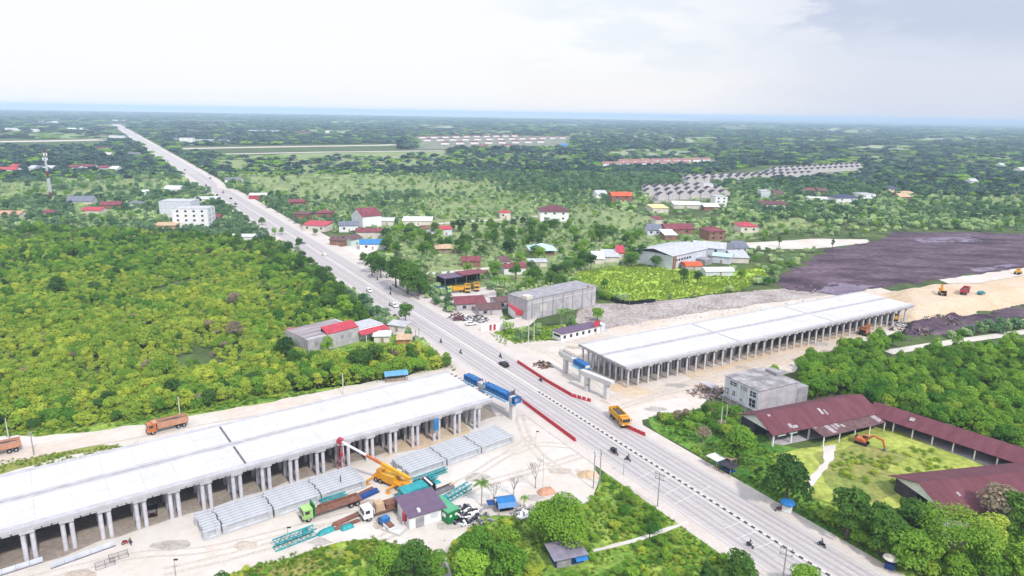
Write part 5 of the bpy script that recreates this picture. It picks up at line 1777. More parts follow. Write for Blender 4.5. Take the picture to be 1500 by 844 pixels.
for x in (-5.0, 1.2):
    o_ = MB()
    o_.box((x, 0, .95), (.4, 6.4, .3))
    for s in (-1, 1):
        o_.box((x, s * 3.0, .5), (.25, .25, .9)).box((x, s * 3.0, .08), (.9, .9, .14))
    o_.build('outrigger', M['amber'], t)
mi = Matrix.LocRotScale(t.location, t.rotation_euler, None).inverted()
tp, ft = mi @ Vector(tip), mi @ Vector(foot)
for (a0, a1, w_, mt) in ((0, .4, .66, 'yellow'), (.4, .62, .5, 'orange'), (.62, .98, .34, 'white')):
    MB().bar(ft.lerp(tp, a0), ft.lerp(tp, a1), w_, w_ * 1.1).build('boom_section', M[mt], t)
hd = MB().bar(ft.lerp(tp, .97), ft.lerp(tp, 1.03), .9, 1.3).build('boom_head', M['redpaint'], t)
MB().tube(tp + Vector((0, .3, 0)), tp + Vector((0, .3, -3.0)), .05).build('hoist_rope', M['black'], hd)
MB().box(tp + Vector((0, .3, -3.4)), (.6, .4, .8)).build('hook_block', M['redpaint'], hd)
# red lifting frame standing under the boom head at a pile
t = thing('lifting_frame', 'red two-legged lifting frame standing against a pile under the boom head', 'frame', P(500, 688)[:2], E_DIR)
m = MB()
for s in (-.7, .7):
    m.bar((s, 0, 0), (s * .5, 0, 7.2), .16, .16)
for k in range(6):
    m.box((0, 0, .8 + k * 1.2), (1.2, .08, .1))
m.build('ladder', M['redpaint'], t)
MB().box((0, 0, 7.4), (1.6, .4, .4)).build('head', M['redpaint'], t)

# turquoise crawler crane and its boom pieces
t = thing('crawler_crane', 'turquoise crawler crane body with short boom foot behind the purple-roofed office', 'crane', P(604, 733)[:2], E_DIR, ZB * 7)
tracks(t, 6.4, .9, 1.1, 1.9)
MB().box((.6, 0, 2.1), (6.4, 2.9, 1.9)).build('house', M['teal'], t)
c = MB().box((-2.0, -1.9, 2.3), (1.8, 1.0, 1.9)).build('cab', M['teal'], t)
MB().box((-2.92, -1.9, 2.6), (.06, .9, 1.0)).build('window', M['glass'], c)
MB().box((4.2, 0, 2.0), (1.4, 2.9, 1.7)).build('counterweight', M['black'], t)
for s in (-.5, .5):
    MB().bar((-2.4, s, 1.8), (-6.2, s, 1.3), .3, .5).build('boom_foot', M['teal'], t)
for k in (0, 1, 2):
    MB().tube((3.4 + k * .5, -1.6, 3.1), (3.4 + k * .5, 1.6, 3.1), .22).build('winch', M['white' if k == 1 else 'black'], t)


def lattice(label, pa, pb, w, mat, n=7, name='lattice_boom', z=.1, cat='boom section'):
    pa, pb = np.array(pa[:2]), np.array(pb[:2])
    d = pb - pa
    L = float(np.linalg.norm(d))
    t = thing(name, label, cat, pa, math.atan2(d[1], d[0]), z)
    m, br = MB(), MB()
    for s in (-1, 1):
        for zz in (.1, w):
            m.bar((0, s * w / 2, zz), (L, s * w / 2, zz), .2, .2)
    for k in range(n):
        x0, x1 = L * k / n, L * (k + 1) / n
        for s in (-1, 1):
            br.bar((x0, s * w / 2, .1 if k % 2 else w), (x1, s * w / 2, w if k % 2 else .1), .11, .11)
        br.bar((x0, -w / 2, w), (x1, w / 2, w), .11, .11)
        br.bar((x0, -w / 2, .1), (x0, w / 2, .1), .11, .11)
    m.build('chord', M[mat], t)
    br.build('lacing', M[mat], t)
    return t


t = lattice('turquoise lattice boom section lying beside the green container', P(652, 737), P(688, 716), 1.3, 'teal')
MB().box((0, 0, .7), (1.2, 1.5, 1.2)).build('boom_head', M['teal'], t)
t = lattice('long turquoise truss on the sand behind the crawler crane', P(612, 714), P(640, 704), 1.1, 'teal')
MB().box((1.5, 0, 1.5), (2.0, .8, .7)).build('winch', M['steel'], t)
lattice('low turquoise formwork truss against the second girder stack', P(606, 708), P(654, 691), .9, 'teal', 8, 'formwork_truss', cat='truss')
lattice('turquoise reinforcement cage frame spread near the weeds', P(402, 806), P(462, 783), 1.6, 'teal', 9, 'rebar_cage', cat='cage')
lattice('turquoise frame leaning behind the pale green flatbed truck', P(470, 742), P(508, 730), 1.2, 'teal', 5, 'steel_truss', cat='truss')


def pile_of_beams(label, pa, pb, n, mat, name='beam_stack', w=.36, cat='beams', layers=1):
    pa, pb = np.array(pa[:2]), np.array(pb[:2])
    d = pb - pa
    L = float(np.linalg.norm(d))
    t = thing(name, label, cat, pa, math.atan2(d[1], d[0]), ZB * 7)
    for l in range(layers):
        for k in range(n):
            x = rnd.uniform(-.5, .5)
            MB().box((L / 2 + x, (k - n / 2) * (w * 1.15), .2 + l * w), (L - rnd.uniform(0, .6), w, w * .95)).build('beam', M[mat], t)
    return t


pile_of_beams('rusty brown steel beams lying beside the pale green truck', P(487, 771), P(527, 753), 3, 'rust')
pile_of_beams('rusty beams with red ends below the first rusty pile', P(486, 778), P(526, 763), 2, 'rust')
pile_of_beams('deep blue steel beams at the end of the first girder stack', P(518, 736), P(553, 720), 3, 'deepblue', layers=2)
pile_of_beams('dark rusty beams along the girder stack above the blue ones', P(503, 737), P(545, 716), 2, 'rust')
pile_of_beams('grey and rusty pipes lying right of the crawler crane', P(628, 727), P(662, 713), 5, 'steel')
pile_of_beams('long bleached planks right of the crawler crane', P(632, 722), P(664, 709), 2, 'tanroof')


def tarp_heap(label, pc, lx, ly, h, rz, mat, seed, name='tarpaulin_heap', cat='tarpaulin'):
    r = random.Random(seed)
    nu, nv = 13, 8
    vs, fs = [], []
    for j in range(nv + 1):
        for i in range(nu + 1):
            u, v = i / nu * 2 - 1, j / nv * 2 - 1
            e = max(0, 1 - u ** 4) * max(0, 1 - v ** 4)
            vs.append((u * lx / 2 * (1 - .1 * v * v), v * ly / 2 * (1 - .08 * u * u), max(0.0, h * e * (.65 + .35 * r.random()))))
    for j in range(nv):
        for i in range(nu):
            a = j * (nu + 1) + i
            fs.append((a, a + 1, a + nu + 2, a + nu + 1))
    o = MB().add(vs, fs).build(name, M[mat], None, True)
    o.location = (float(pc[0]), float(pc[1]), ZB * 7)
    o.rotation_euler = (0, 0, rz)
    return tag(o, label, cat)


tarp_heap('turquoise tarpaulin over bars, curved left heap by the weeds', P(478, 780)[:2], 3.8, 1.5, .8, E_DIR + .1, 'teal', 1)
tarp_heap('turquoise tarpaulin over bars, squarer right heap near the rusty beams', P(508, 774)[:2], 2.8, 1.6, .8, E_DIR, 'teal', 2)
tarp_heap('turquoise covered heap behind the flatbed truck', P(498, 737)[:2], 2.0, 1.8, 1.4, E_DIR, 'teal', 3)
tarp_heap('turquoise steel plates between crane and second girder stack', P(622, 718)[:2], 5.5, 2.2, .9, E_DIR, 'teal', 4)
tarp_heap('turquoise plates by the sand edge right of the crane', P(636, 709)[:2], 3.2, 1.4, .5, E_DIR, 'teal', 5)
tarp_heap('small dark turquoise tarpaulin on the cage frame near the weeds', P(447, 779)[:2], 1.3, .9, .6, E_DIR, 'teal', 6)
tarp_heap('tan stone heap inside the bend of the grass by the barrier end', P(858, 696)[:2], 4, 2.6, .8, .4, 'tanroof', 7, 'sand_heap', 'heap')
tarp_heap('reddish sand heap behind the large round tree', P(800, 722)[:2], 4, 2.6, 1.2, .4, 'salmon', 8, 'sand_heap', 'heap')


def junk(label, pc, r, n, h, seed, mats=('scrap', 'black', 'white'), name='scrap_heap', cat='scrap heap'):
    rr = random.Random(seed)
    t = thing(name, label, cat, pc[:2], 0, ZB * 9)
    for mt in mats:
        m = MB()
        for _ in range(n // len(mats)):
            a, q = rr.uniform(0, 6.3), r * math.sqrt(rr.random())
            c = Vector((q * math.cos(a), q * math.sin(a), h * (1 - q / r) * rr.random() + .15))
            d = Vector((rr.uniform(-1, 1), rr.uniform(-1, 1), rr.uniform(-.4, .6))).normalized() * rr.uniform(.3, 1.1)
            m.bar(c - d, c + d, rr.uniform(.08, .5), rr.uniform(.08, .4))
        m.build('debris', M[mt], t)
    return t


junk('heap of black and white scrap right of the green container', P(682, 757), 3.4, 120, 1.8, 3)
junk('junk and crates heaped before the red-roofed stall', P(672, 466), 4.5, 90, 2.0, 4, ('scrap', 'brownroof', 'white'), 'junk_heap', 'junk heap')
junk('grey junk heap beside the white parked car', P(697, 469), 5, 110, 2.4, 5, ('scrap', 'black', 'white'), 'junk_heap', 'junk heap')
junk('purple-grey rubble spread beside the lattice boom and palm', P(700, 760), 3, 40, .6, 6, ('scrap', 'conc_grey'), 'rubble_heap', 'rubble')
junk('pale rubble beside the blue tarpaulin shack', P(768, 752), 2.6, 50, .6, 7, ('conc_grey', 'white'), 'rubble_heap', 'rubble')
junk('broken boards at the mouth of the pit by the red barriers', P(796, 536), 3, 60, 1.0, 8, ('wood', 'black', 'rust'), 'debris_heap', 'debris')
junk('rubble strip below the corner of the concrete block', P(1036, 575), 6, 120, .9, 9, ('conc_grey', 'wood', 'brick'), 'rubble_heap', 'rubble')
junk('dark spoil and roots heaped on the black earth below the embankment', P(1330, 482), 9, 160, 2.2, 10, ('coal', 'black', 'wood'), 'spoil_heap', 'spoil heap')
junk('second dark spoil heap nearer the embankment', P(1378, 470), 8, 140, 2.6, 11, ('coal', 'black', 'wood'), 'spoil_heap', 'spoil heap')
for k, (px, py) in enumerate(((1316, 476), (1342, 470))):
    o = MB().box((0, 0, .2), (9, 5, .25)).build('concrete_slab', M['conc'], None)
    o.location = (*map(float, P(px, py)[:2]), .1)
    o.rotation_euler = (0, 0, R_DIR - .5)
    tag(o, ('pale concrete slab lying on the tan track, left one' if k == 0 else 'pale concrete slab lying beside the spoil heap, right one'), 'slab')

# site office, green container, small shacks
a, b = P(600, 777)[:2], P(650, 762)[:2]
d = b - a
t = thing('site_office', 'white site office with a mauve flat-pitched roof and a red water tank', 'office', a, math.atan2(d[1], d[0]), ZB * 7)
Lq = float(np.linalg.norm(d))
MB().box((Lq / 2, 3.2, 1.4), (Lq, 6.4, 2.8)).build('wall', M['white'], t)
q = [(-.4, -.6, 2.84), (Lq + .5, -.6, 2.84), (Lq + .5, 7.0, 3.5), (-.4, 7.0, 3.5)]
r = MB().add(q + [(x, y, z + .14) for x, y, z in q], [(3, 2, 1, 0), (4, 5, 6, 7), (0, 1, 5, 4), (1, 2, 6, 5), (2, 3, 7, 6), (3, 0, 4, 7)]).build('roof', M['purple'], t)
MB().box((Lq * .3, .6, 3.35), (.5, .9, .5)).build('vent', M['white'], r)
MB().box((Lq * .3, -.05, 1.05), (1.8, .12, 2.1)).build('door', M['conc_grey'], t)
MB().box((Lq * .72, -.05, 1.6), (1.6, .12, 1.0)).build('window', M['bluewhite'], t)
t = thing('water_tank', 'red upright water tank at the corner of the mauve-roofed office', 'tank', P(594, 770)[:2], 0, ZB * 7)
MB().tube((0, 0, 1.1), (0, 0, 2.9), .62, n=14).build('body', M['redpaint'], t)
MB().dome((0, 0, 2.9), .62, .62, .3, 14, 4).build('lid', M['redpaint'], t)
m = MB()
for x, y in ((.4, .4), (-.4, .4), (.4, -.4), (-.4, -.4)):
    m.box((x, y, .55), (.12, .12, 1.1))
m.build('stand', M['white'], t)
a, b = P(656, 770)[:2], P(669, 764)[:2]
d = b - a
t = thing('container', 'green container cabin with a pale green roof beside the mauve-roofed office', 'container', a, math.atan2(d[1], d[0]), ZB * 7)
Lc = float(np.linalg.norm(d)) + .4
MB().box((Lc / 2, 3.0, 1.35), (Lc, 6.2, 2.6)).build('wall', M['green'], t)
MB().box((Lc / 2, 3.0, 2.75), (Lc + .3, 6.5, .16)).build('roof', M['palegreen'], t)
for x in (.25, .75):
    MB().box((Lc * x, -.13, 1.75), (.5, .06, .5)).build('window', M['white'], t)
MB().box((-.04, 1.2, 1.7), (.1, 1.0, .8)).build('window', M['white'], t)
t = thing('pickup', 'small blue-cabbed pickup beside a white slab near the office', 'pickup', P(566, 772)[:2], math.pi * .72, ZB * 7)
MB().side([(-.2, .5), (2.2, .5), (2.2, 1.1), (1.6, 1.2), (1.1, 1.8), (-.2, 1.8)], -.8, .8).build('cab', M['blue'], t)
MB().box((.9, 0, 1.5), (.9, 1.64, .4)).build('window', M['glass'], t)
m = MB().box((-1.3, 0, .65), (2.2, 1.6, .14))
for s in (-1, 1):
    m.box((-1.3, s * .76, .95), (2.2, .08, .5))
m.build('bed', M['white'], t)
MB().box((-1.2, 0, .95), (1.6, 1.1, .4)).build('load', M['rust'], t)
for x in (-1.5, 1.5):
    for s in (-1, 1):
        MB().wheel((x, s * .72, .34), .34, .22).build('wheel', M['tyre'], t)
o = MB().box((0, 0, .25), (4.2, 2.6, .4)).build('concrete_pad', M['conc'], None)
o.location = (*map(float, P(578, 777)[:2]), .14)
o.rotation_euler = (0, 0, E_DIR - 1.1)
tag(o, 'low white concrete pad in front of the small blue pickup', 'slab')
t = thing('tarpaulin_shack', 'shack under a bright blue tarpaulin beside the bare trees', 'shack', P(740, 747)[:2], .3, ZB * 7)
pr = [(-1.9, 1.5), (-1.2, 2.3), (0, 2.75), (1.2, 2.5), (1.9, 1.6)]
MB().add([(-2.0, y, z) for y, z in pr] + [(2.0, y, z - .05) for y, z in pr], [(i, 5 + i, 6 + i, i + 1) for i in range(4)]).build('tarpaulin', M['blue'], t)
for x in (-1.8, 1.8):
    for y in (-1.7, 1.7):
        MB().box((x, y, .8), (.12, .12, 1.6)).build('post', M['wood'], t)
MB().box((0, 1.2, .8), (3.4, .1, 1.5)).build('wall', M['wood'], t)
MB().box((0, 0, .5), (3.2, 2.2, .16)).build('platform', M['black'], t)
MB().box((-2.9, .6, 1.7), (1.6, 2.0, .1)).build('side_awning', M['deepblue'], t)
t = thing('hut', 'low hut with blue tarpaulin sides just below the large round tree', 'hut', P(830, 822)[:2], .35, ZB * 8)
MB().box((0, 0, 1.0), (5.4, 3.4, 2.0)).build('wall', M['conc_grey'], t)
MB().add([(-3.6, -2.4, 2.1), (3.2, -2.4, 2.1), (3.2, 2.4, 2.6), (-3.6, 2.4, 2.6), (-3.6, -2.4, 2.2), (3.2, -2.4, 2.2), (3.2, 2.4, 2.7), (-3.6, 2.4, 2.7)], [(3, 2, 1, 0), (4, 5, 6, 7), (0, 1, 5, 4), (1, 2, 6, 5), (2, 3, 7, 6), (3, 0, 4, 7)]).build('roof', pm('lavender_sheet', '#aaa3b8', .5, .7, .2, .6, .1), t)
MB().box((1.3, -1.76, 1.1), (2.4, .1, 1.5)).build('tarpaulin_side', M['deepblue'], t)
MB().box((-2.76, 0, 1.1), (.1, 3.2, 1.9)).build('tarpaulin_side', M['deepblue'], t)
MB().add([(.6, -3.0, 1.5), (3.0, -3.0, 1.5), (3.0, -1.8, 2.0), (.6, -1.8, 2.0)], [(0, 1, 2, 3)]).build('awning', M['blue'], t)
# roadside shacks on the right verge
t = thing('roadside_stall', 'rickety roadside stall with white sheet and blue cloth at the right verge', 'stall', P(1058, 690)[:2], -1.0, ZB * 8)
for (x, y, w_, d_, h_, mt) in ((-2.2, 0, 3.4, 3.0, 2.4, 'tarpw'), (1.4, .4, 3.6, 3.2, 2.1, 'darkroof'), (.0, 2.4, 2.2, 2.0, 2.6, 'wood')):
    MB().box((x, y, h_), (w_, d_, .1)).build('roof', M[mt], t)
    for sx_ in (-1, 1):
        for sy in (-1, 1):
            MB().box((x + sx_ * (w_ / 2 - .12), y + sy * (d_ / 2 - .12), h_ / 2 - .03), (.12, .12, h_ - .06)).build('post', M['wood'], t)
MB().box((1.4, .4, .8), (3.0, 1.6, .1)).build('table', M['deepblue'], t)
MB().box((-2.2, 1.3, 1.0), (3.2, .08, 1.6)).build('back_wall', M['cyan'], t)
t = thing('umbrella_stall', 'white food cart under a blue umbrella at the right verge', 'stall', P(1152, 751)[:2], -.6, ZB * 9)
MB().box((0, 0, .75), (1.9, 1.0, 1.3)).build('cart', M['white'], t)
MB().tube((0, 0, 1.4), (0, 0, 2.4), .05).build('pole', M['steel'], t)
MB().dome((0, 0, 2.1), 1.6, 1.6, .7, 10, 4).build('umbrella', M['blue'], t)
MB().box((-1.0, -.3, .8), (.3, .5, .7)).build('crate', M['redpaint'], t)
motorcycle('grey motorcycle parked beside the blue umbrella cart', P(1139, 749)[:2], .6, ZB * 9, 'steel')
t = thing('parasol_cart', 'vendor cart under a round cream parasol at the right verge near the bottom', 'stall', P(1302, 835)[:2], -.6, ZB * 9)
MB().box((0, 0, .75), (1.6, .9, 1.1)).build('cart', M['deepblue'], t)
MB().tube((0, 0, 1.2), (0, 0, 2.6), .05).build('pole', M['steel'], t)
MB().dome((0, 0, 2.3), 1.35, 1.35, .45, 14, 4).build('parasol', M['cream'], t)
person('vendor standing behind the cream parasol cart', P(1288, 820)[:2], -2, ZB * 9, False)

# red plastic barriers
bar0 = None
for (line, lbl, grp) in (([(757, 584), (800, 616), (843, 648)], 'red plastic barrier in the long line from the blue formwork to the sand mouth', 'red barriers of the near line'),
                         ([(758, 532), (800, 560), (838, 582), (866, 590)], 'red plastic barrier in the line across the road from the blue formwork', 'red barriers of the far line'),
                         ([(916, 627), (945, 640)], 'red plastic barrier in the short run in front of the yellow dump truck', 'red barriers of the short line')):
    w = [P(*p)[:2] for p in line]
    for a, b in zip(w[:-1], w[1:]):
        L = np.linalg.norm(b - a)
        n = int(L / 1.28)
        an = math.atan2(*(b - a)[::-1])
        for k in range(n):
            p = a + (b - a) * ((k + .5) / n)
            if bar0 is None:
                bar0 = MB().side([(-.6, 0), (.6, 0), (.6, .2), (.55, .95), (-.55, .95), (-.6, .2)], -.1, .1).side([(-.58, 0), (.58, 0), (.58, .3), (-.58, .3)], -.28, .28).build('water_barrier', M['red'], None)
                o = bar0
            else:
                o = bar0.copy()
                COL.objects.link(o)
            o.location = (float(p[0]), float(p[1]), RZ)
            o.rotation_euler = (0, 0, an + rnd.uniform(-.05, .05))
            tag(o, lbl, 'barrier', grp)


# poles
def pole(label, base, h, r=.14, arm=0, rz=0.0, mat='polew', lean=0.0, lamp=False, name='utility_pole'):
    t = thing(name, label, 'pole', base[:2], rz)
    MB().tube((0, 0, 0), (lean, 0, h), r, r * .65).build('mast', M[mat], t)
    for k in range(arm):
        a = MB().box((lean, 0, h - .4 - k * 1.1), (.14, 2.2, .14)).build('crossarm', M[mat], t)
        m = MB()
        for y in (-.95, 0, .95):
            m.tube((lean, y, h - .33 - k * 1.1), (lean, y, h - .08 - k * 1.1), .07)
        m.build('insulator', M['steel'], a)
    if lamp:
        MB().box((lean + .3, 0, h), (.7, .3, .16)).build('lamp_head', M['black'], t)
    return t


pole('tall pale pole at the left edge of the haul road', P(14, 649), 6.6)
pole('grey leaning pole with a short arm on the weedy strip', P(50, 668), 6.2, mat='greypole', arm=1)
pole('tall pale pole behind the orange dump truck', P(264, 612), 6.0)
pole('pale pole with a round top behind the viaduct in the grass', P(503, 578), 6.5, r=.18)
for (px, py, lb) in ((869, 716, 'grey utility pole, left leg of the group by the grassy corner'), (878, 712, 'grey utility pole, right leg of the group by the grassy corner')):
    pole(lb, P(px, py), 8.6, mat='greypole', arm=1)
pole('thin lamp pole at the verge right of the pole pair', P(913, 697), 4.2, r=.08, mat='greypole', lamp=True, name='lamp_pole')
pole('dark utility pole on the grassy verge opposite the rumble bars', P(963, 743), 8.0, mat='greypole', arm=2, rz=.9)
pole('utility pole with a wide crossarm at the bottom edge of the lane', P(1145, 862), 8.2, mat='greypole', arm=2, rz=1.1)
pole('pale pole in the bushes before the concrete block, taller one', P(1055, 632), 7.0)
pole('pale pole in the bushes before the concrete block, shorter one', P(1064, 612), 4.0)
pole('pair of white electric poles in the grassy triangle, left', P(774, 502), 8.6, arm=1, r=.16)
pole('pair of white electric poles in the grassy triangle, right', P(782, 500), 8.6, arm=2, r=.16)
pole('white pole rising from the reddish heap beside the round tree', P(795, 722), 9.0, r=.09)
pole('grey utility pole beside the tiny kiosk, left of two', P(609, 510), 6.6, mat='greypole', arm=1)
pole('grey utility pole beside the tiny kiosk, right of two', P(614, 507), 6.6, mat='greypole', arm=1)
pole('thin post with a dark lamp on the sand near the weeds', P(423, 803), 4.4, r=.07, mat='greypole', lamp=True, name='lamp_pole')
pole('thin post with a dark lamp at the bottom of the sand', P(258, 846), 3.6, r=.07, mat='greypole', lamp=True, name='lamp_pole')
pole('thin lamp post at the far red barrier line', P(858, 588), 5, r=.07, mat='polew', lamp=True, name='lamp_pole')
pole('pale post on the tan track below the far deck', P(1180, 525), 5, r=.08, mat='polew')
pole('pale signal post with a curved arm beside the end of the second girder stack', P(785, 655), 4.2, r=.09, mat='polew', lamp=True, name='lamp_pole')
for (px, py, lb) in ((199, 662, 'thin red-brown survey post at the haul road edge, left'), (203, 661, 'thin red-brown survey post at the haul road edge, right')):
    pole(lb, P(px, py, 0), 2.6, r=.05, mat='rust', name='survey_post')
# black shade-net fence round the paddock corner
t = thing('net_fence', 'dark shade-net fence along the lower left corner of the bright paddock', 'fence', P(865, 427)[:2], 0)
pp = [P(*q)[:2] for q in ((862, 424), (880, 432), (900, 443), (922, 447), (960, 443))]
for a, b in zip(pp[:-1], pp[1:]):
    world_part(MB().bar((*a, .9), (*b, .9), .06, 1.8), 'net', M['black'], t)
    world_part(MB().box((*a, 1.0), (.14, .14, 2.0)), 'post', M['wood'], t)
t = thing('low_wall', 'low grey roadside wall along the foot of the big dark trees', 'wall', P(577, 420)[:2], 0)
a, b = P(575, 418)[:2], P(614, 440)[:2]
world_part(MB().bar((*a, .5), (*b, .5), .3, 1.0), 'wall', M['conc_grey'], t)

# ------------------------------------------------------------------ vegetation
rng = np.random.default_rng(11)


def leaf_quads(pos, nrm, size, r, stretch=1.5):
    n = len(pos)
    nrm = nrm / np.linalg.norm(nrm, axis=1)[:, None]
    a = np.cross(nrm, r.normal(size=(n, 3)))
    a /= np.linalg.norm(a, axis=1)[:, None]
    b = np.cross(nrm, a)
    s = size[:, None]
    p = np.stack([pos - a * s * stretch / 2, pos - b * s / 2, pos + a * s * stretch / 2, pos + b * s / 2], 1)
    return p.reshape(-1, 3), np.arange(4 * n).reshape(n, 4)


def mesh_np(name, v, f, mat):
    me = bpy.data.meshes.new(name)
    me.from_pydata(v.tolist(), [], f.tolist())
    me.materials.append(mat)
    me.update()
    return me


def crown_mesh(name, lobes, n, size, mat, seed, flat=0.55, stretch=1.5, inner=.72):
    r = np.random.default_rng(seed)
    L = np.array(lobes, float)                       # x y z rx rz
    w = L[:, 3] ** 2
    idx = r.choice(len(L), n, p=w / w.sum())
    d = r.normal(size=(n, 3))
    d /= np.linalg.norm(d, axis=1)[:, None]
    d[:, 2] = np.where(d[:, 2] < -.35, -d[:, 2], d[:, 2])
    c = L[idx]
    k = inner + (1.06 - inner) * np.sqrt(r.random(n))
    pos = c[:, :3] + d * np.stack([c[:, 3], c[:, 3], c[:, 4]], 1) * k[:, None]
    pos[:, 2] = np.maximum(pos[:, 2], .05)
    nr = d + r.normal(size=(n, 3)) * .55 + np.array([0, 0, flat])
    sz = size * r.uniform(.55, 1.35, n)
    v, f = leaf_quads(pos, nr, sz, r, stretch)
    return mesh_np(name, v, f, mat)


def lobes_round(seed, R, H, z0, k=9, rr=.5):
    r = random.Random(seed)
    out = [(0, 0, z0 + (H - z0) * .55, R * .62, (H - z0) * .45)]
    for i in range(k):
        a = i * 2.4 + r.uniform(-.4, .4)
        t = r.uniform(.1, 1)
        q = R * (1 - rr * .8) * math.sqrt(1 - (t - .35) ** 2 * .9) * r.uniform(.75, 1.0)
        rad = R * rr * r.uniform(.65, 1.1)
        out.append((q * math.cos(a), q * math.sin(a), z0 + (H - z0) * (.18 + .62 * t), rad, rad * .8))
    return out


def trunk_mesh(name, H, r, lobes, mat, lean=0.0):
    mb = MB()
    mb.tube((0, 0, 0), (lean * .5, 0, H * .5), r, r * .72, 7)
    mb.tube((lean * .5, 0, H * .5), (lean, 0, H), r * .72, r * .4, 7)
    for (x, y, z, rx, rz) in lobes[1:7]:
        mb.tube((lean * .6, 0, H * .62), (x * .9, y * .9, z), r * .4, r * .14, 5)
    me = bpy.data.meshes.new(name)
    me.from_pydata(mb.v, [], mb.f)
    me.materials.append(mat)
    return me


bark = pm('bark', '#8c7c70', .5, .95, .3, 1.5, .2)
barkpale = pm('bark_pale', '#b8aea6', .6, .9, .25, 1.5, .15)
LM = dict(
    dark=leafmat('leaf_dark', '#2f5a1c', '#648f30', .8, .06),
    mid=leafmat('leaf_mid', '#4a7a1e', '#8fb838', .9, .05),
    lime=leafmat('leaf_lime', '#70982a', '#aec048', .9, .06),
    yellow=leafmat('leaf_yellow', '#70932a', '#b2bc40', 1.04, .03),
    bright=leafmat('leaf_bright', '#417f1e', '#93bc38', .78, .05),
    mute=leafmat('leaf_muted', '#5c7e50', '#b3c48a', 1.2, .025),
    mutedark=leafmat('leaf_muted_dark', '#3a5f40', '#7a9c6a', 1.0, .03),
    far=leafmat('leaf_far_haze_tint', '#365650', '#688a78', .66, .012),  # teal, darkened tone puts distance haze into the leaf colour
    dry=leafmat('leaf_dry', '#8a7d66', '#b3a489', .8, .1),
    grass=leafmat('blade', '#5f8e22', '#a8ba3c', .74, .15),
    palm=leafmat('frond', '#4c7a2c', '#93b04c', .85, .2),
)


def tree_thing(kind, label, xy, s=1.0, rz=0.0, group=None, z=0.02):
    c = crowns[kind]
    o = bpy.data.objects.new(c['name'], None)
    COL.objects.link(o)
    o.location = (float(xy[0]), float(xy[1]), z)
    o.rotation_euler = (0, 0, rz)
    o.scale = s if isinstance(s, tuple) else (s, s, s)
    tag(o, label, c['cat'], group)
    for nm, me in c['parts']:
        p = bpy.data.objects.new(nm, me)
        COL.objects.link(p)
        p.parent = o
        if nm in ('crown', 'foliage'):
            c.setdefault('src', p)
    return o


crowns = {}


def def_tree(kind, mat, R, H, z0, n, size, seed, k=9, rr=.5, name='tree', tr=.28, bk=None, flat=.55, inner=.72):
    lb = lobes_round(seed, R, H, z0, k, rr)
    crowns[kind] = dict(name=name, cat='tree', parts=[('trunk', trunk_mesh('trunk', H * .62, tr, lb, bk or bark)), ('crown', crown_mesh('crown', lb, n, size, LM[mat], seed, flat, inner=inner))])


def def_shrub(kind, mat, R, H, n, size, seed, k=6):
    lb = lobes_round(seed, R, H, .1, k, .55)
    st = MB()
    for a in range(4):
        st.tube((.15 * math.cos(a * 1.6), .15 * math.sin(a * 1.6), 0), (R * .5 * math.cos(a * 1.6), R * .5 * math.sin(a * 1.6), H * .7), .06, .02, 5)
    me = bpy.data.meshes.new('stem')
    me.from_pydata(st.v, [], st.f)
    me.materials.append(bark)
    crowns[kind] = dict(name='shrub', cat='shrub', parts=[('stem', me), ('foliage', crown_mesh('foliage', lb, n, size, LM[mat], seed))])


def_tree('dark1', 'dark', 3.6, 7.6, 1.2, 2470, 0.33, 1)
def_tree('dark2', 'dark', 3.0, 8.6, 1.6, 2280, 0.33, 2, 10)
def_tree('mid1', 'mid', 3.3, 6.8, 1.0, 2280, 0.33, 3)
def_tree('mid2', 'mid', 2.6, 7.6, 1.4, 1900, 0.33, 4, 8)
def_tree('bright1', 'bright', 3.0, 6.2, .8, 2090, 0.32, 5, 10)
def_tree('bright2', 'bright', 2.4, 6.8, .9, 1805, 0.32, 6, 9)
def_tree('lime1', 'lime', 2.8, 5.6, .8, 1805, 0.32, 7, 9)
def_tree('big_round', 'bright', 5.9, 10.2, .7, 8600, .32, 8, 22, .42, tr=.5)
def_tree('airy', 'lime', 4.2, 8.0, 3.0, 900, .44, 9, 9, .38, bk=barkpale, flat=.5, inner=.5)
def_tree('umbrella', 'lime', 7.2, 8.6, 5.6, 4200, .31, 10, 18, .36, bk=barkpale, tr=.34, flat=.7, inner=.4)
def_tree('dryish', 'dry', 2.8, 6.2, 1.0, 700, .4, 12, 8, bk=barkpale, inner=.5)
def_tree('slim', 'dark', 1.3, 8.4, .8, 600, .42, 13, 8, .6)
def_shrub('yel1', 'yellow', 1.9, 3.0, 798, 0.27, 21)
def_shrub('yel2', 'yellow', 1.5, 3.6, 722, 0.26, 22, 5)
def_shrub('yel3', 'lime', 2.2, 2.7, 817, 0.27, 23, 8)
def_shrub('grn1', 'mid', 1.8, 3.1, 798, 0.27, 24)
def_shrub('grn2', 'dark', 1.7, 3.4, 760, 0.27, 25)
def_shrub('brt1', 'bright', 2.0, 2.8, 817, 0.27, 26, 7)
def_shrub('dry1', 'dry', 1.5, 2.6, 494, 0.24, 27, 5)
def_shrub('mut1', 'mute', 1.9, 2.7, 300, .5, 51, 7)
def_shrub('mut2', 'mute', 1.6, 3.2, 280, .5, 52, 5)
def_shrub('mut3', 'mutedark', 1.9, 3.0, 300, .5, 53, 6)
def_tree('mutt', 'mutedark', 2.9, 6.6, .9, 520, .6, 54, 9)
crowns['far1'] = dict(parts=[('crown', crown_mesh('crown', lobes_round(31, 3.4, 6.5, .4, 6), 110, 1.5, LM['far'], 31))], name='tree', cat='tree')
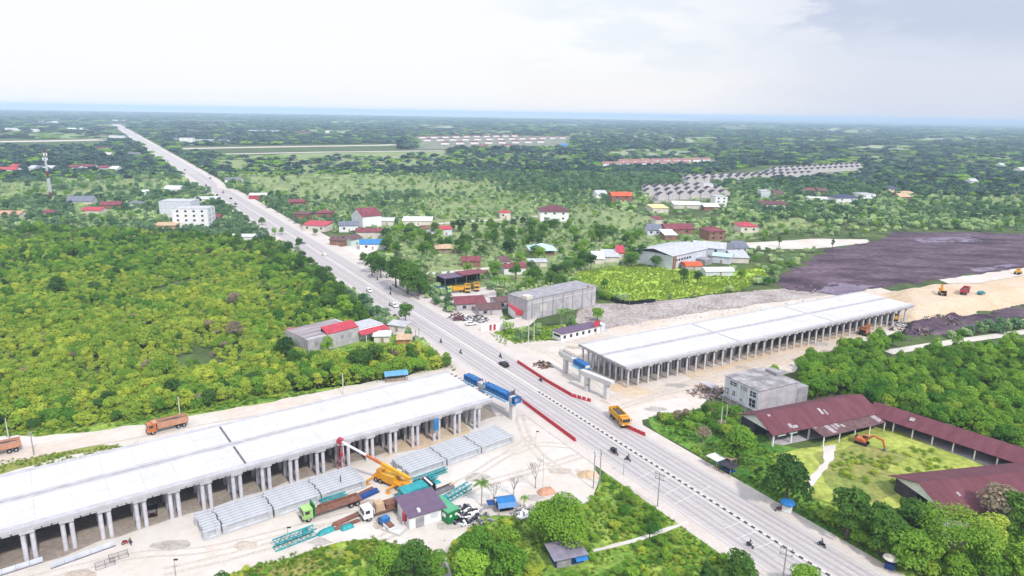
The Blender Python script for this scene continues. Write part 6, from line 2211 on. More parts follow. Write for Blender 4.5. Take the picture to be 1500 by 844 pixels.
crowns['far2'] = dict(parts=[('crown', crown_mesh('crown', lobes_round(32, 2.6, 8.0, .6, 6), 100, 1.5, LM['far'], 32))], name='tree', cat='tree')
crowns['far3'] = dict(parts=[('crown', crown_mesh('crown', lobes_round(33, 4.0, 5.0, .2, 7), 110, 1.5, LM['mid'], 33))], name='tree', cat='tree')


def def_palm(kind, H, nf, L, seed, mat='palm', young=False):
    r = np.random.default_rng(seed)
    mb = MB()
    q = [(0, 0, 0), (.15, .05, H * .35), (.2, .1, H * .7), (.15, .12, H)]
    for i in range(3):
        mb.tube(q[i], q[i + 1], .2 - .03 * i, .17 - .03 * i, 7)
    tm = bpy.data.meshes.new('trunk')
    tm.from_pydata(mb.v, [], mb.f)
    tm.materials.append(barkpale)
    V, Fc = [], []
    for k in range(nf):
        a = k * 2.399 + r.uniform(-.2, .2)
        up = r.uniform(.1, 1.15)
        ln = L * r.uniform(.8, 1.1)
        d = np.array([math.cos(a), math.sin(a), 0])
        sd = np.array([-math.sin(a), math.cos(a), 0])
        pts = []
        for t in np.linspace(0, 1, 9):
            x = ln * t * math.cos(up * (1 - .4 * t))
            z = ln * (t * math.sin(up) - .75 * t * t)
            pts.append(np.array([.15, .12, H]) + d * x + np.array([0, 0, z]))
        for i in range(8):
            for s in (-1, 1):
                for u in (.0, .5):
                    p = pts[i] * (1 - u) + pts[i + 1] * u
                    t = (i + u) / 8
                    wl = .95 * math.sin(math.pi * min(1, t * .85 + .12))
                    dv = pts[i + 1] - pts[i]
                    dv = dv / np.linalg.norm(dv)
                    e = p + sd * s * wl * .8 + dv * wl * .5 - np.array([0, 0, wl * .35])
                    o = len(V)
                    V += [p, p + dv * .2, e]
                    Fc.append((o, o + 1, o + 2))
    me = bpy.data.meshes.new('crown')
    me.from_pydata([tuple(map(float, v)) for v in V], [], Fc)
    me.materials.append(LM[mat])
    crowns[kind] = dict(name='palm_tree', cat='palm tree', parts=[('trunk', tm), ('crown', me)])


def_palm('palm', 7.5, 16, 3.2, 41)
def_palm('palm2', 9.0, 14, 3.0, 42)


def bare_tree(label, xy, H, seed):
    r = random.Random(seed)
    t = thing('bare_tree', label, 'tree', xy)
    mb, tw = MB(), MB()
    mb.tube((0, 0, 0), (.1, 0, H * .45), .12, .08, 6)

    def grow(p, d, L, rad, lev):
        q = p + d * L
        (mb if lev < 2 else tw).tube(p, q, rad, rad * .6, 5)
        if lev < 4:
            for _ in range(3 if lev < 3 else 2):
                n = (d + Vector((r.uniform(-.8, .8), r.uniform(-.8, .8), r.uniform(-.05, .5)))).normalized()
                grow(q, n, L * .68, rad * .58, lev + 1)
    for k in range(4):
        grow(Vector((.1, 0, H * (.3 + .05 * k))), Vector((r.uniform(-.6, .6), r.uniform(-.6, .6), 1)).normalized(), H * .24, .07, 0)
    mb.build('trunk', barkpale, t)
    tw.build('branch', barkpale, t)
    return t


bare_tree('leafless pale tree beside the white pole on the sand', P(784, 716)[:2], 6.5, 1)
bare_tree('leafless pale shrub-like tree left of the blue tarpaulin shack', P(722, 740)[:2], 5.0, 2)
bare_tree('leafless twisted tree behind the blue tarpaulin shack', P(752, 728)[:2], 5.0, 3)

# trees and shrubs one can point at
SP = [  # kind, px, py, scale, label
    ('big_round', 818, 800, 1.0, 'largest round bright green tree at the bottom, over the hut with blue sides'),
    ('dark1', 1150, 741, 1.5, 'dense dark green round tree at the foot of the white yard path'),
    ('dark2', 1240, 790, 1.3, 'tall dark green tree with a knobbly crown between road and yard'),
    ('mid1', 1078, 680, 1.4, 'round green tree in front of the maroon-roofed hall corner'),
    ('lime1', 1068, 645, .75, 'yellow-green bush tree below the boarded concrete block'),
    ('dryish', 1030, 650, .75, 'greyish half-dry tree left of the round green one'),
    ('dark1', 1294, 812, 1.2, 'dark dense tree at the bottom verge behind the parasol cart'),
    ('dark2', 1330, 802, 1.2, 'dark tall tree in the clump left of the spreading tree'),
    ('mid1', 1326, 835, 1.15, 'green tree at the bottom edge right of the parasol cart'),
    ('umbrella', 1392, 826, 1.1, 'wide flat-crowned lime tree with pale forked trunk in front of the maroon roof'),
    ('airy', 1345, 840, .9, 'airy lime tree with thin pale stems at the bottom right'),
    ('dryish', 1460, 775, 1.55, 'pale greyish-green bushy tree against the maroon roof'),
    ('dark1', 1492, 792, 1.35, 'black-green tree at the right edge below the maroon roof'),
    ('lime1', 1445, 800, 1.25, 'lime shrub tree beside the black-green tree at the right edge'),
    ('bright1', 1440, 846, 1.1, 'bright green tree at the bottom right corner'),
    ('bright2', 1490, 850, 1.1, 'tall bright green tree cut by the bottom right corner'),
    ('bright1', 1400, 850, .8, 'low bright tree under the spreading lime tree'),
    ('dark1', 1082, 862, .95, 'dark bushy tree at the bottom edge of the grassy verge'),
    ('slim', 1031, 870, .8, 'slim dark column tree left of the dark bushy one at the bottom'),
    ('mid1', 1175, 868, .8, 'green tree at the bottom edge below the crossarm pole'),
    ('dark1', 604, 850, 1.0, 'dark green tree at the bottom below the mauve-roofed office'),
    ('mid1', 566, 850, .9, 'green tree left of the dark one at the bottom edge'),
    ('mid1', 640, 846, .7, 'small green tree right of the dark one at the bottom edge'),
    ('bright1', 700, 830, 1.15, 'broad bright green tree mound left of the large round tree'),
    ('lime1', 740, 815, 1.1, 'yellowish green mound touching the large round tree'),
    ('bright1', 745, 852, 1.1, 'bright tree at the bottom edge left of the hut with blue sides'),
    ('mid1', 690, 858, 1.0, 'green tree at the bottom edge beside the white footpath'),
    ('mid2', 918, 738, .55, 'small dark bush on the verge near the pole pair'),
    ('slim', 951, 793, .5, 'small sapling on the grass beside the footpath'),
    ('mid2', 956, 772, .45, 'small green bush near the footpath'),
    ('bright2', 1132, 556, .75, 'young bright tree growing behind the roof of the concrete block'),
    ('dark2', 594, 476, 1.05, 'dark round tree standing at the left edge of the asphalt'),
    ('dark1', 578, 476, .55, 'smaller dark tree left of the one on the asphalt edge'),
    ('dark1', 597, 431, 2.0, 'largest dark tree mass on the right verge above the blue truck'),
    ('dark2', 580, 422, 1.75, 'dark tree left of the largest one on the right verge'),
    ('dark1', 613, 435, 1.6, 'dark tree at the right end of the verge clump'),
    ('dark1', 548, 400, 1.4, 'dark tree in front of the bright blue shop'),
    ('dark2', 532, 388, .8, 'dark tree at the sandy forecourt of the blue shop'),
    ('dark1', 558, 408, 1.4, 'dark tree close below the blue shop wall'),
    ('dark2', 420, 528, .95, 'dark tree left of the roofless grey block'),
    ('dark1', 432, 540, .8, 'dark low tree at the left foot of the roofless block'),
    ('dark1', 528, 548, 1.15, 'broad dark tree in front of the roofless block'),
    ('dark2', 550, 540, 1.0, 'taller dark tree right of the broad one before the roofless block'),
    ('mid1', 508, 548, .8, 'green tree left of the broad dark one before the roofless block'),
    ('mid2', 480, 520, .9, 'leafy green tree against the wall of the roofless block'),
    ('dark2', 600, 528, .7, 'dark small tree below the tiny kiosk'),
    ('dark1', 575, 528, .6, 'dark bush tree between kiosk and broad dark tree'),
    ('mid1', 632, 532, .7, 'green bushes at the grassy bend of the verge'),
    ('dark2', 438, 366, .85, 'small dark roadside tree on the left edge opposite the shops'),
    ('dark1', 384, 330, .75, 'dark tree overhanging the left edge of the far road'),
    ('mid2', 402, 345, .7, 'roadside tree on the left edge below the overhanging one'),
    ('mid2', 413, 344, .7, 'twin roadside tree on the left edge, right of its neighbour'),
    ('dark1', 480, 405, .7, 'dark tree at the scrub edge along the left verge, upper'),
    ('dark2', 500, 440, 1.0, 'dark tall trees at the scrub edge by the brick ruin'),
    ('dark1', 470, 412, 1.0, 'dark rounded tree at the scrub edge above the brick ruin'),
    ('dark1', 820, 430, 1.25, 'large dark tree behind the grey warehouse'),
    ('dark2', 806, 425, 1.1, 'dark tree left of the large one behind the grey warehouse'),
    ('mid1', 840, 428, 1.0, 'green tree at the paddock corner behind the warehouse'),
    ('mid1', 875, 470, .8, 'green bush at the right end of the warehouse'),
    ('dark2', 1001, 417, .95, 'lone dark tree in the bright paddock, left'),
    ('dark2', 1021, 417, .8, 'lone dark tree in the bright paddock, right'),
    ('mid2', 1085, 410, .8, 'slim green tree near the right end of the paddock'),
    ('mid2', 885, 424, .7, 'single green bush in the left part of the paddock'),
    ('dark1', 960, 392, .9, 'dark green tree at the factory corner'),
    ('dark2', 940, 385, 1.2, 'tall dark tree left of the factory'),
    ('dark1', 925, 392, 1.1, 'dark tree at the upper edge of the paddock left of the factory'),
    ('dark2', 854, 395, 1.2, 'tall dark casuarina-like tree above the paddock'),
    ('dark1', 785, 347, .01, ''),
    ('mid2', 1120, 352, 1.0, 'tall tree beside the white sand track'),
    ('slim', 1141, 362, 1.0, 'slim dark tree standing on the white sand track, left'),
    ('slim', 1219, 364, .8, 'slim dark tree at the edge of the dark earth'),
    ('dryish', 345, 500, 1.2, 'pale feathery tree in the scrub above the viaduct'),
    ('dryish', 343, 452, 1.1, 'brown leafless-looking bush in the left scrub'),
    ('dark1', 85, 432, 1.1, 'dark tree patch in the left scrub, largest'),
    ('dark1', 140, 434, .9, 'dark tree in the left scrub right of the largest patch'),
    ('dark2', 172, 412, .8, 'narrow dark tree in the upper left scrub'),
    ('airy', 398, 545, .7, 'pale green domed tree in the scrub near the roofless block'),
]
for k, px, py, s, lb in SP:
    if lb:
        tree_thing(k, lb, P(px, py)[:2], s, rnd.uniform(0, 6.28))
for px, py, s, k, lb in ((705, 742, .72, 'palm', 'young palm on the sand beside the blue tarpaulin shack'), (822, 484, 1.0, 'palm', 'palm before the grey warehouse, left'), (830, 482, .85, 'palm2', 'palm before the grey warehouse, right'),
                         (737, 482, .6, 'palm', 'small palm beside the white gate wall'), (768, 748, .4, 'palm', 'stunted yellowing palm right of the blue tarpaulin shack'), (727, 440, 1.1, 'palm2', 'tall palm by the truck yard, left'),
                         (738, 437, 1.2, 'palm', 'tall palm by the truck yard, right'), (772, 436, 1.0, 'palm2', 'palm behind the crimson-roofed shop'),
                         (640, 396, 1.0, 'palm2', 'palm beside the pale side track, left'), (668, 388, 1.1, 'palm2', 'palm beside the red-brown house')):
    tree_thing(k, lb, P(px, py)[:2], s, rnd.uniform(0, 6.28))

# footprints to keep clear
FOOT = []
for o in COL.objects:
    if o.parent is None and o.get('category') and o.type == 'EMPTY' and o['category'] not in ('tree', 'palm tree', 'viaduct', 'motorcycle', 'pole', 'scrap heap', 'junk heap', 'rubble', 'debris'):
        pts = []
        for ch in o.children:
            if ch.type == 'MESH' and ch.matrix_parent_inverse == Matrix():
                for c in ch.bound_box:
                    pts.append((c[0], c[1]))
        if not pts:
            continue
        pts = np.array(pts) * np.array(o.scale[:2])
        FOOT.append((o.location.x, o.location.y, o.rotation_euler.z, *pts.min(0), *pts.max(0)))


def clear_of_foot(q, front=9.0, slack=1.0):
    ok = np.ones(len(q), bool)
    for x, y, a, x0, y0, x1, y1 in FOOT:
        cs, sn = math.cos(a), math.sin(a)
        rel = q - np.array([x, y])
        lx, ly = rel[:, 0] * cs + rel[:, 1] * sn, -rel[:, 0] * sn + rel[:, 1] * cs
        m = 1.1 * slack
        ok &= ~((lx > x0 - m) & (lx < x1 + m) & (ly > y0 - m) & (ly < y1 + m))
        d = math.hypot(x, y)
        fr = front if d < 900 else 20
        ux, uy = x / d * fr, y / d * fr                # the ground just in front of it, as seen from where the photograph was taken
        fx, fy = ux * cs + uy * sn, -ux * sn + uy * cs
        for t in (.5, 1.0):
            ok &= ~((lx + fx * t > x0) & (lx + fx * t < x1) & (ly + fy * t > y0) & (ly + fy * t < y1))
    return ok


def road_off(q):
    return (q[:, 0] - np.interp(q[:, 1], RC[:, 1], RC[:, 0])) * .857


HAUL = [(-260, 760), (-260, 690), (0, 636), (150, 624), (330, 592), (500, 560), (560, 562), (660, 538), (720, 560), (700, 600), (0, 850), (-260, 900)]
EMB = [(1286, 434), (1300, 420), (1410, 400), (1600, 376), (1600, 440), (1500, 446), (1420, 464), (1350, 476), (1318, 476)]
SPOIL = [(1280, 505), (1320, 466), (1420, 455), (1420, 480), (1330, 500)]
KEEP = [SITE_L, SITE_R, YARD, HAUL, PEAT, PEAT2, EMB, SPOIL, RUBBLE, PADDOCK, VERGE_B, [(660, 425), (715, 418), (728, 440), (790, 462), (780, 480), (720, 490), (655, 445)], [(460, 335), (500, 345), (565, 366), (520, 388), (470, 365)],
        [(1030, 352), (1110, 353), (1190, 348), (1276, 348), (1280, 356), (1190, 367), (1120, 368), (1030, 366)], [(620, 395), (770, 383), (770, 392), (620, 406)], [(590, 326), (790, 314), (790, 321), (590, 336)],
        [(1290, 512), (1420, 494), (1600, 470), (1600, 495), (1420, 518), (1300, 536)],
        [(-100, 219), (160, 217), (160, 203), (-100, 203)], [(260, 226), (585, 222), (585, 210), (260, 214)], [(328, 233), (655, 228), (655, 218), (330, 222)], [(955, 612), (1050, 600), (1130, 650), (1180, 720), (1330, 850), (1060, 692)]]


def free(q, front=9.0, road=13.0, keep=KEEP):
    px = proj(q)
    ok = np.abs(road_off(q)) > road + np.clip((q[:, 1] - 400) * .012, 0, 14)
    for k in keep:
        ok &= ~in_poly(px, k)
    return ok & clear_of_foot(q, front)


def fill_poly(poly, spacing, jit=.45):
    w = np.array([P(*p)[:2] for p in poly])
    lo, hi = w.min(0), w.max(0)
    nx, ny = int((hi[0] - lo[0]) / spacing) + 1, int((hi[1] - lo[1]) / spacing) + 1
    g = np.stack(np.meshgrid(np.arange(nx), np.arange(ny)), -1).reshape(-1, 2) * spacing + lo
    g = g + rng.uniform(-jit, jit, g.shape) * spacing
    return g[in_poly(g, [tuple(a) for a in w])]


SCRUB = [(-330, 600), (-330, 345), (0, 345), (100, 335), (250, 345), (330, 352), (400, 358), (450, 385), (500, 430), (545, 470), (575, 500), (640, 528), (665, 540), (560, 562), (380, 600), (210, 628), (60, 646), (-100, 690), (-330, 740)]
RWOOD = [(1165, 556), (1190, 530), (1245, 515), (1300, 503), (1330, 510), (1420, 508), (1480, 500), (1650, 480), (1650, 740), (1500, 690), (1290, 612), (1240, 584), (1185, 590)]

# individual shrubs and trees: the nearest of each wood
IND = []


def individuals(poly, n, kinds, smin, smax, group, labels, seed, spacing, nearest=False, front=5.0, keep=KEEP):
    q = fill_poly(poly, spacing)
    q = q[free(q, front, keep=keep)]
    px = proj(q)
    inv = (px[:, 0] > -20) & (px[:, 0] < 1520) & (px[:, 1] < 850)
    q = q[inv]
    r = random.Random(seed)
    if nearest:
        q = q[np.argsort(np.hypot(q[:, 0], q[:, 1]))]
    else:
        q = q[np.random.default_rng(seed).permutation(len(q))]
    for p in q[:n]:
        k = r.choice(kinds)
        s = r.uniform(smin, smax)
        tree_thing(k, labels[k], p, (s * r.uniform(.9, 1.15), s * r.uniform(.9, 1.15), s), r.uniform(0, 6.28), group + ', ' + labels[k].split(' in ')[0].split(' at ')[0])
        IND.append((p[0], p[1], 1.6 * s))


individuals(SCRUB, 150, ['yel1', 'yel2', 'yel3', 'grn1', 'brt1', 'grn2', 'yel1'], .95, 1.5, 'shrubs along the haul road',
            dict(yel1='rounded yellow-green shrub in the scrub behind the left viaduct', yel2='upright yellow-green shrub in the scrub behind the left viaduct', yel3='broad lime shrub in the scrub behind the left viaduct',
                 grn1='mid green shrub in the scrub behind the left viaduct', brt1='bright green shrub in the scrub behind the left viaduct', grn2='dark green shrub in the scrub behind the left viaduct'), 5, 3.6, True)
individuals(RWOOD, 85, ['bright1', 'bright2', 'lime1', 'mid2', 'bright1'], .75, 1.1, 'trees of the wood behind the maroon corridor',
            dict(bright1='broad bright green tree in the wood behind the maroon corridor', bright2='taller bright green tree in the wood behind the maroon corridor', lime1='lime tree in the wood behind the maroon corridor',
                 mid2='deep green tree in the wood behind the maroon corridor'), 6, 4.2, True)
MIDBELT = [(560, 345), (700, 335), (800, 330), (940, 350), (950, 385), (860, 400), (760, 430), (740, 405), (640, 410), (620, 380), (560, 375)]
individuals(MIDBELT, 95, ['dark1', 'mid1', 'dark2', 'mid2'], .75, 1.2, 'trees among the middle houses',
            dict(dark1='rounded dark tree in the gardens of the middle houses', dark2='tall dark tree in the gardens of the middle houses', mid1='green tree in the gardens of the middle houses', mid2='slender green tree in the gardens of the middle houses'), 7, 9.0)
SETTLE = [(430, 300), (640, 310), (780, 400), (740, 425), (640, 410), (560, 362), (470, 330)]
individuals(SETTLE, 22, ['palm', 'palm2'], .8, 1.15, 'coconut palms among the roadside houses',
            dict(palm='coconut palm among the roadside houses beyond the junction', palm2='taller coconut palm among the roadside houses beyond the junction'), 33, 8.0)
VERGE_R2 = [(955, 614), (1050, 602), (1110, 615), (1120, 660), (1030, 640)]
individuals(VERGE_R2, 22, ['grn1', 'brt1', 'grn2', 'dry1', 'yel3'], .7, 1.1, 'bushes before the concrete block',
            dict(grn1='mid green bush in the rough ground before the concrete block', brt1='bright green bush in the rough ground before the concrete block', grn2='dark bush in the rough ground before the concrete block',
                 dry1='greyish dry bush in the rough ground before the concrete block', yel3='lime bush in the rough ground before the concrete block'), 8, 3.0, keep=[YARD, SITE_R])
VB2 = [(560, 812), (655, 820), (680, 795), (780, 765), (880, 750), (900, 705), (1000, 765), (1060, 810), (1100, 850), (540, 850)]
individuals(VB2, 40, ['grn1', 'brt1', 'yel3', 'yel1'], .3, .75, 'bushes on the bottom verge',
            dict(grn1='mid green bush in the grass of the bottom verge', brt1='bright green bush in the grass of the bottom verge', yel1='small yellowish bush in the grass of the bottom verge', yel3='low lime bush in the grass of the bottom verge'), 9, 3.4, keep=[SITE_L])
YB = [(1250, 640), (1460, 690), (1380, 735), (1260, 770), (1200, 735), (1190, 790), (1330, 860), (1500, 860), (1500, 770), (1400, 760)]
individuals([(1185, 740), (1250, 752), (1340, 750), (1400, 790), (1500, 800), (1500, 850), (1330, 850), (1250, 800)], 40, ['grn1', 'brt1', 'grn2', 'yel3'], .8, 1.3, 'bushes between the right verge and the yard',
            dict(grn1='mid green bush in the thicket between the right verge and the yard', brt1='bright green bush in the thicket between the right verge and the yard', grn2='dark bush in the thicket between the right verge and the yard',
                 yel3='lime bush in the thicket between the right verge and the yard'), 10, 3.6, keep=[])
individuals([(1290, 680), (1440, 690), (1380, 722), (1300, 740), (1240, 700)], 14, ['yel3', 'yel1'], .25, .5, 'weeds in the yard',
            dict(yel3='low lime weed clump in the yellow yard grass', yel1='small yellowish weed clump in the yellow yard grass'), 12, 4.0, keep=[])

# masses nobody could count
INDA = np.array(IND)


def not_on_ind(q):
    ok = np.ones(len(q), bool)
    for x, y, r in INDA:
        ok &= (q[:, 0] - x) ** 2 + (q[:, 1] - y) ** 2 > (r * .75) ** 2
    return ok


def ensure_src(kinds):
    for k in kinds:
        c = crowns[k]
        if 'src' not in c:
            raise RuntimeError('no individual of kind ' + k)


def scatter(name, pts, kinds, idx, scl, z=0.02):
    """one object: its points carry foliage by geometry nodes"""
    ensure_src(kinds)
    n = len(pts)
    me = bpy.data.meshes.new(name)
    me.vertices.add(n)
    co = np.concatenate([pts, np.full((n, 1), z)], 1).astype(np.float32)
    me.vertices.foreach_set('co', co.ravel())
    a = me.attributes.new('kind', 'INT', 'POINT')
    a.data.foreach_set('value', idx.astype(np.int32))
    a = me.attributes.new('scl', 'FLOAT_VECTOR', 'POINT')
    a.data.foreach_set('vector', scl.astype(np.float32).ravel())
    a = me.attributes.new('rot', 'FLOAT_VECTOR', 'POINT')
    rt = np.zeros((n, 3), np.float32)
    rt[:, 2] = rng.uniform(0, 6.28, n)
    a.data.foreach_set('vector', rt.ravel())
    o = bpy.data.objects.new(name, me)
    COL.objects.link(o)
    o['kind'] = 'stuff'
    ng = bpy.data.node_groups.new(name, 'GeometryNodeTree')
    ng.interface.new_socket('Geometry', in_out='INPUT', socket_type='NodeSocketGeometry')
    ng.interface.new_socket('Geometry', in_out='OUTPUT', socket_type='NodeSocketGeometry')
    N = ng.nodes
    gi, go = N.new('NodeGroupInput'), N.new('NodeGroupOutput')
    iop = N.new('GeometryNodeInstanceOnPoints')
    jn = N.new('GeometryNodeJoinGeometry')
    for k in reversed(kinds):
        oi = N.new('GeometryNodeObjectInfo')
        oi.transform_space = 'ORIGINAL'
        oi.inputs['As Instance'].default_value = True
        oi.inputs['Object'].default_value = crowns[k]['src']
        ng.links.new(oi.outputs['Geometry'], jn.inputs[0])

    def attr(nm, ty):
        q = N.new('GeometryNodeInputNamedAttribute')
        q.data_type = ty
        q.inputs['Name'].default_value = nm
        return q.outputs['Attribute']
    ng.links.new(gi.outputs[0], iop.inputs['Points'])
    ng.links.new(jn.outputs[0], iop.inputs['Instance'])
    iop.inputs['Pick Instance'].default_value = True
    ng.links.new(attr('kind', 'INT'), iop.inputs['Instance Index'])
    ng.links.new(attr('rot', 'FLOAT_VECTOR'), iop.inputs['Rotation'])
    ng.links.new(attr('scl', 'FLOAT_VECTOR'), iop.inputs['Scale'])
    ng.links.new(iop.outputs[0], go.inputs[0])
    md = o.modifiers.new('plants', 'NODES')
    md.node_group = ng
    return o


def rs(n, lo, hi, zlo=.85, zhi=1.2):
    s = rng.uniform(lo, hi, n)
    return np.stack([s * rng.uniform(.85, 1.2, n), s * rng.uniform(.85, 1.2, n), s * rng.uniform(zlo, zhi, n)], 1)


# scrub left of the road
q = fill_poly(SCRUB, 2.35)
q = q[free(q, 6.0)]
q = q[not_on_ind(q)]
na, nb = vnoise(q, 38, 1), vnoise(q, 13, 2)
q = q[(nb + .25 * vnoise(q, 5, 3) > .27)]
na, nb = vnoise(q, 38, 1), vnoise(q, 13, 2)
yb = proj(q)[:, 1]
u = rng.random(len(q)) * .55 + na * .6 + (yb - 445) / 330 - np.clip(proj(q)[:, 0] - 330, 0, 200) / 700
kinds = ['yel1', 'yel2', 'yel3', 'brt1', 'grn1', 'grn2', 'dry1', 'mid2', 'lime1']
idx = np.where(u > .52, rng.integers(0, 3, len(q)), np.where(u > .34, rng.integers(2, 5, len(q)), rng.integers(3, 6, len(q))))
idx = np.where(rng.random(len(q)) < .03, 6, idx)
idx = np.where(rng.random(len(q)) < .07, rng.integers(7, 9, len(q)), idx)
sz = rs(len(q), .55, 1.15) * (.55 + 1.0 * vnoise(q, 9, 31) ** 1.3)[:, None]
sz[:, 2] *= .8 + .7 * vnoise(q, 22, 32)
sz[idx >= 7] *= .62
scatter('scrub', q, kinds, idx, sz)
# wood on the right
q = fill_poly(RWOOD, 3.1)
q = q[free(q, 2.0)]
q = q[not_on_ind(q)]
if len(q):
    tree_thing('brt1', 'bright shrub at the near corner of the wood behind the hall', P(1190, 580)[:2], 1.0, 0)
    scatter('wood_undergrowth', q, ['brt1', 'grn1', 'bright1', 'bright2', 'mid2'], rng.integers(0, 5, len(q)), rs(len(q), .6, .95))

BELT = [(405, 352), (450, 385), (500, 428), (548, 470), (520, 480), (470, 455), (430, 420), (370, 385), (330, 365), (330, 352)]
individuals(BELT, 34, ['dark1', 'dark2', 'mid1'], .6, 1.0, 'trees along the road edge of the scrub',
            dict(dark1='rounded dark tree along the road edge of the scrub', dark2='taller dark tree along the road edge of the scrub', mid1='green tree along the road edge of the scrub'), 21, 6.0)
# everything farther: shrubs, gardens, woods thinning into clumps, sized to what one can see of them
pts = []
r0 = 215.0
while r0 < 10400:
    s = max(3.0, r0 * .0085) if r0 < 1000 else r0 * .0112
    th = np.arange(-.86, .86, s / r0)
    p = np.stack([np.sin(th) * r0, np.cos(th) * r0], 1) + rng.uniform(-.5, .5, (len(th), 2)) * s
    pts.append(np.concatenate([p, np.full((len(p), 1), s)], 1))
    r0 += s
q = np.concatenate(pts)
ok = free(q[:, :2], 12.0)
q = q[ok]
px = proj(q[:, :2])
ok = ~in_poly(px, SCRUB) & ~in_poly(px, RWOOD) & (q[:, 1] > 60) & (px[:, 1] < 640)
ok &= ~((px[:, 0] > 940) & (px[:, 1] > 500))
q, px = q[ok], px[ok]
d = np.hypot(q[:, 0], q[:, 1])
n1, n2 = vnoise(q[:, :2], 55, 5), vnoise(q[:, :2], 210, 6)
n3 = vnoise(q[:, :2] * [1, .35], 600, 8)
dens = .42 * n1 + .58 * n2
mead = np.zeros(len(q), bool)
for m_ in MEADOW + FIELD_PX:
    mead |= in_poly(px, m_)
thr = np.where(d < 1000, .40, .33)
thr = np.where((d > 1500), .42 * (n3 < .45) + .22, thr)
grl = in_poly(px, GRASSLAND)
belt = in_poly(px, [(520, 318), (600, 300), (780, 300), (780, 322), (640, 330), (560, 350)]) | in_poly(px, [(330, 250), (420, 258), (480, 300), (440, 320), (380, 280)])
thr = np.where(grl & ~belt, .45, thr)
thr = np.where(in_poly(px, SETTLE), .36, thr)
keepm = np.where(grl & ~belt & ~mead, (dens > thr) | (rng.random(len(q)) < .55), np.where(mead, rng.random(len(q)) < .22, (dens > thr) | (rng.random(len(q)) < .22)))
q, px, d, dens = q[keepm], px[keepm], d[keepm], dens[keepm]
# keep the estates' blocks free
est = np.zeros(len(q), bool)
for pl in ([(930, 275), (1035, 270), (1075, 290), (960, 300)], [(995, 262), (1120, 242), (1265, 242), (1262, 256), (1000, 274)], [(870, 248), (880, 238), (1050, 233), (1050, 241)], [(610, 220), (605, 199), (840, 199), (835, 219)]):
    est |= in_poly(px, pl)
q, px, d, dens = q[~est], px[~est], d[~est], dens[~est]
near = d < 900
for k, lb, xy, s in (('mut1', 'dull green bush on the far side of the pale track', P(700, 318), 1.2), ('mut2', 'upright dull green bush beside the pale track', P(715, 330), 1.2), ('mut3', 'dark dull bush beside the pale track end', P(728, 334), 1.3),
                     ('mutt', 'dull dark tree near the end of the pale track', P(752, 334), 1.0), ('far1', 'round crowned tree far up the right verge', P(430, 285), 1.0), ('far2', 'narrow tree far up the right verge', P(415, 268), 1.0), ('far3', 'low spreading tree far up the right verge', P(400, 262), 1.0), ('dry1', 'greyish dry bush beside the far road verge', P(450, 312), 1.0)):
    tree_thing(k, lb, xy[:2], s, 0)
kn = ['mut1', 'mut2', 'brt1', 'mut3', 'mutt', 'mutt', 'dry1']
qa = q[near]
grl2 = in_poly(px[near], GRASSLAND)
u = rng.random(len(qa))
tr_ = dens[near] + .35 * (u - .5)
tr_ = tr_ - .1 * grl2
idx = np.where(tr_ > .66, 5, np.where(tr_ > .60, 4, np.where(tr_ > .50, rng.choice([1, 3], len(qa)), rng.choice([0, 0, 2, 1], len(qa)))))
idx = np.where(rng.random(len(qa)) < .025, 6, idx)
sc_ = rs(len(qa), .7, 1.35)
sc_ *= np.clip(qa[:, 2] / 4.2, 1, 2.0)[:, None] * np.where(grl2 & (idx < 4), .75, 1.0)[:, None] * np.where(idx >= 4, .62, 1.0)[:, None]
scatter('bushland', qa[:, :2], kn, idx, sc_)
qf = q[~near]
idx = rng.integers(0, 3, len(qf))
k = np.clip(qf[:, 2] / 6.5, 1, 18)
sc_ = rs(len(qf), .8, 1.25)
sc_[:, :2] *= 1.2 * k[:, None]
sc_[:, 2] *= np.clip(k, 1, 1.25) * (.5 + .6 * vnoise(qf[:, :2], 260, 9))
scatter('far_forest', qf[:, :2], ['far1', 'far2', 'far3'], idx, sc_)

# grass tufts
bl = []
bf = []
r = random.Random(3)
for k in range(22):
    a, q0 = r.uniform(0, 6.28), r.uniform(0, .4)
    x, y, h = q0 * math.cos(a), q0 * math.sin(a), r.uniform(.3, .75)
    dx, dy = r.uniform(-.3, .3), r.uniform(-.3, .3)
    o = len(bl)
    bl += [(x - .07, y, 0), (x + .07, y + .04, 0), (x + dx, y + dy, h)]
    bf.append((o, o + 1, o + 2))
gm_ = bpy.data.meshes.new('grass_tuft')
gm_.from_pydata(bl, [], bf)
gm_.materials.append(LM['grass'])
go_ = bpy.data.objects.new('grass', gm_)
COL.objects.link(go_)
go_['kind'] = 'stuff'
go_.location = (*map(float, P(900, 770)[:2]), .15)
crowns['grass'] = dict(src=go_)
gp = []
for pl, spc, avoid in ((VERGE_B, .75, [SITE_L]), (VERGE_L, 1.0, []), ([(950, 612), (1060, 590), (1130, 650), (1180, 720), (1330, 850), (1290, 835), (1150, 745), (955, 628)], .9, [SITE_R]),
                       ([(718, 490), (740, 482), (800, 478), (850, 474), (880, 478), (822, 497), (735, 508)], .9, []), ([(-100, 735), (-100, 700), (0, 676), (180, 652), (180, 658), (0, 700)], .8, []),
                       ([(330, 845), (440, 808), (545, 788), (600, 800), (655, 812), (560, 822), (440, 830)], .8, [])):
    g = fill_poly(pl, spc, .5)
    pxg = proj(g)
    ok = (np.abs(road_off(g)) > 12.3) & (pxg[:, 1] < 880)
    for a in avoid:
        ok &= ~in_poly(pxg, a)
    ok &= vnoise(g, 3.5, 12) > .3
    gp.append(g[ok])
g = np.concatenate(gp)
g = g[clear_of_foot(g, .3, .75)]
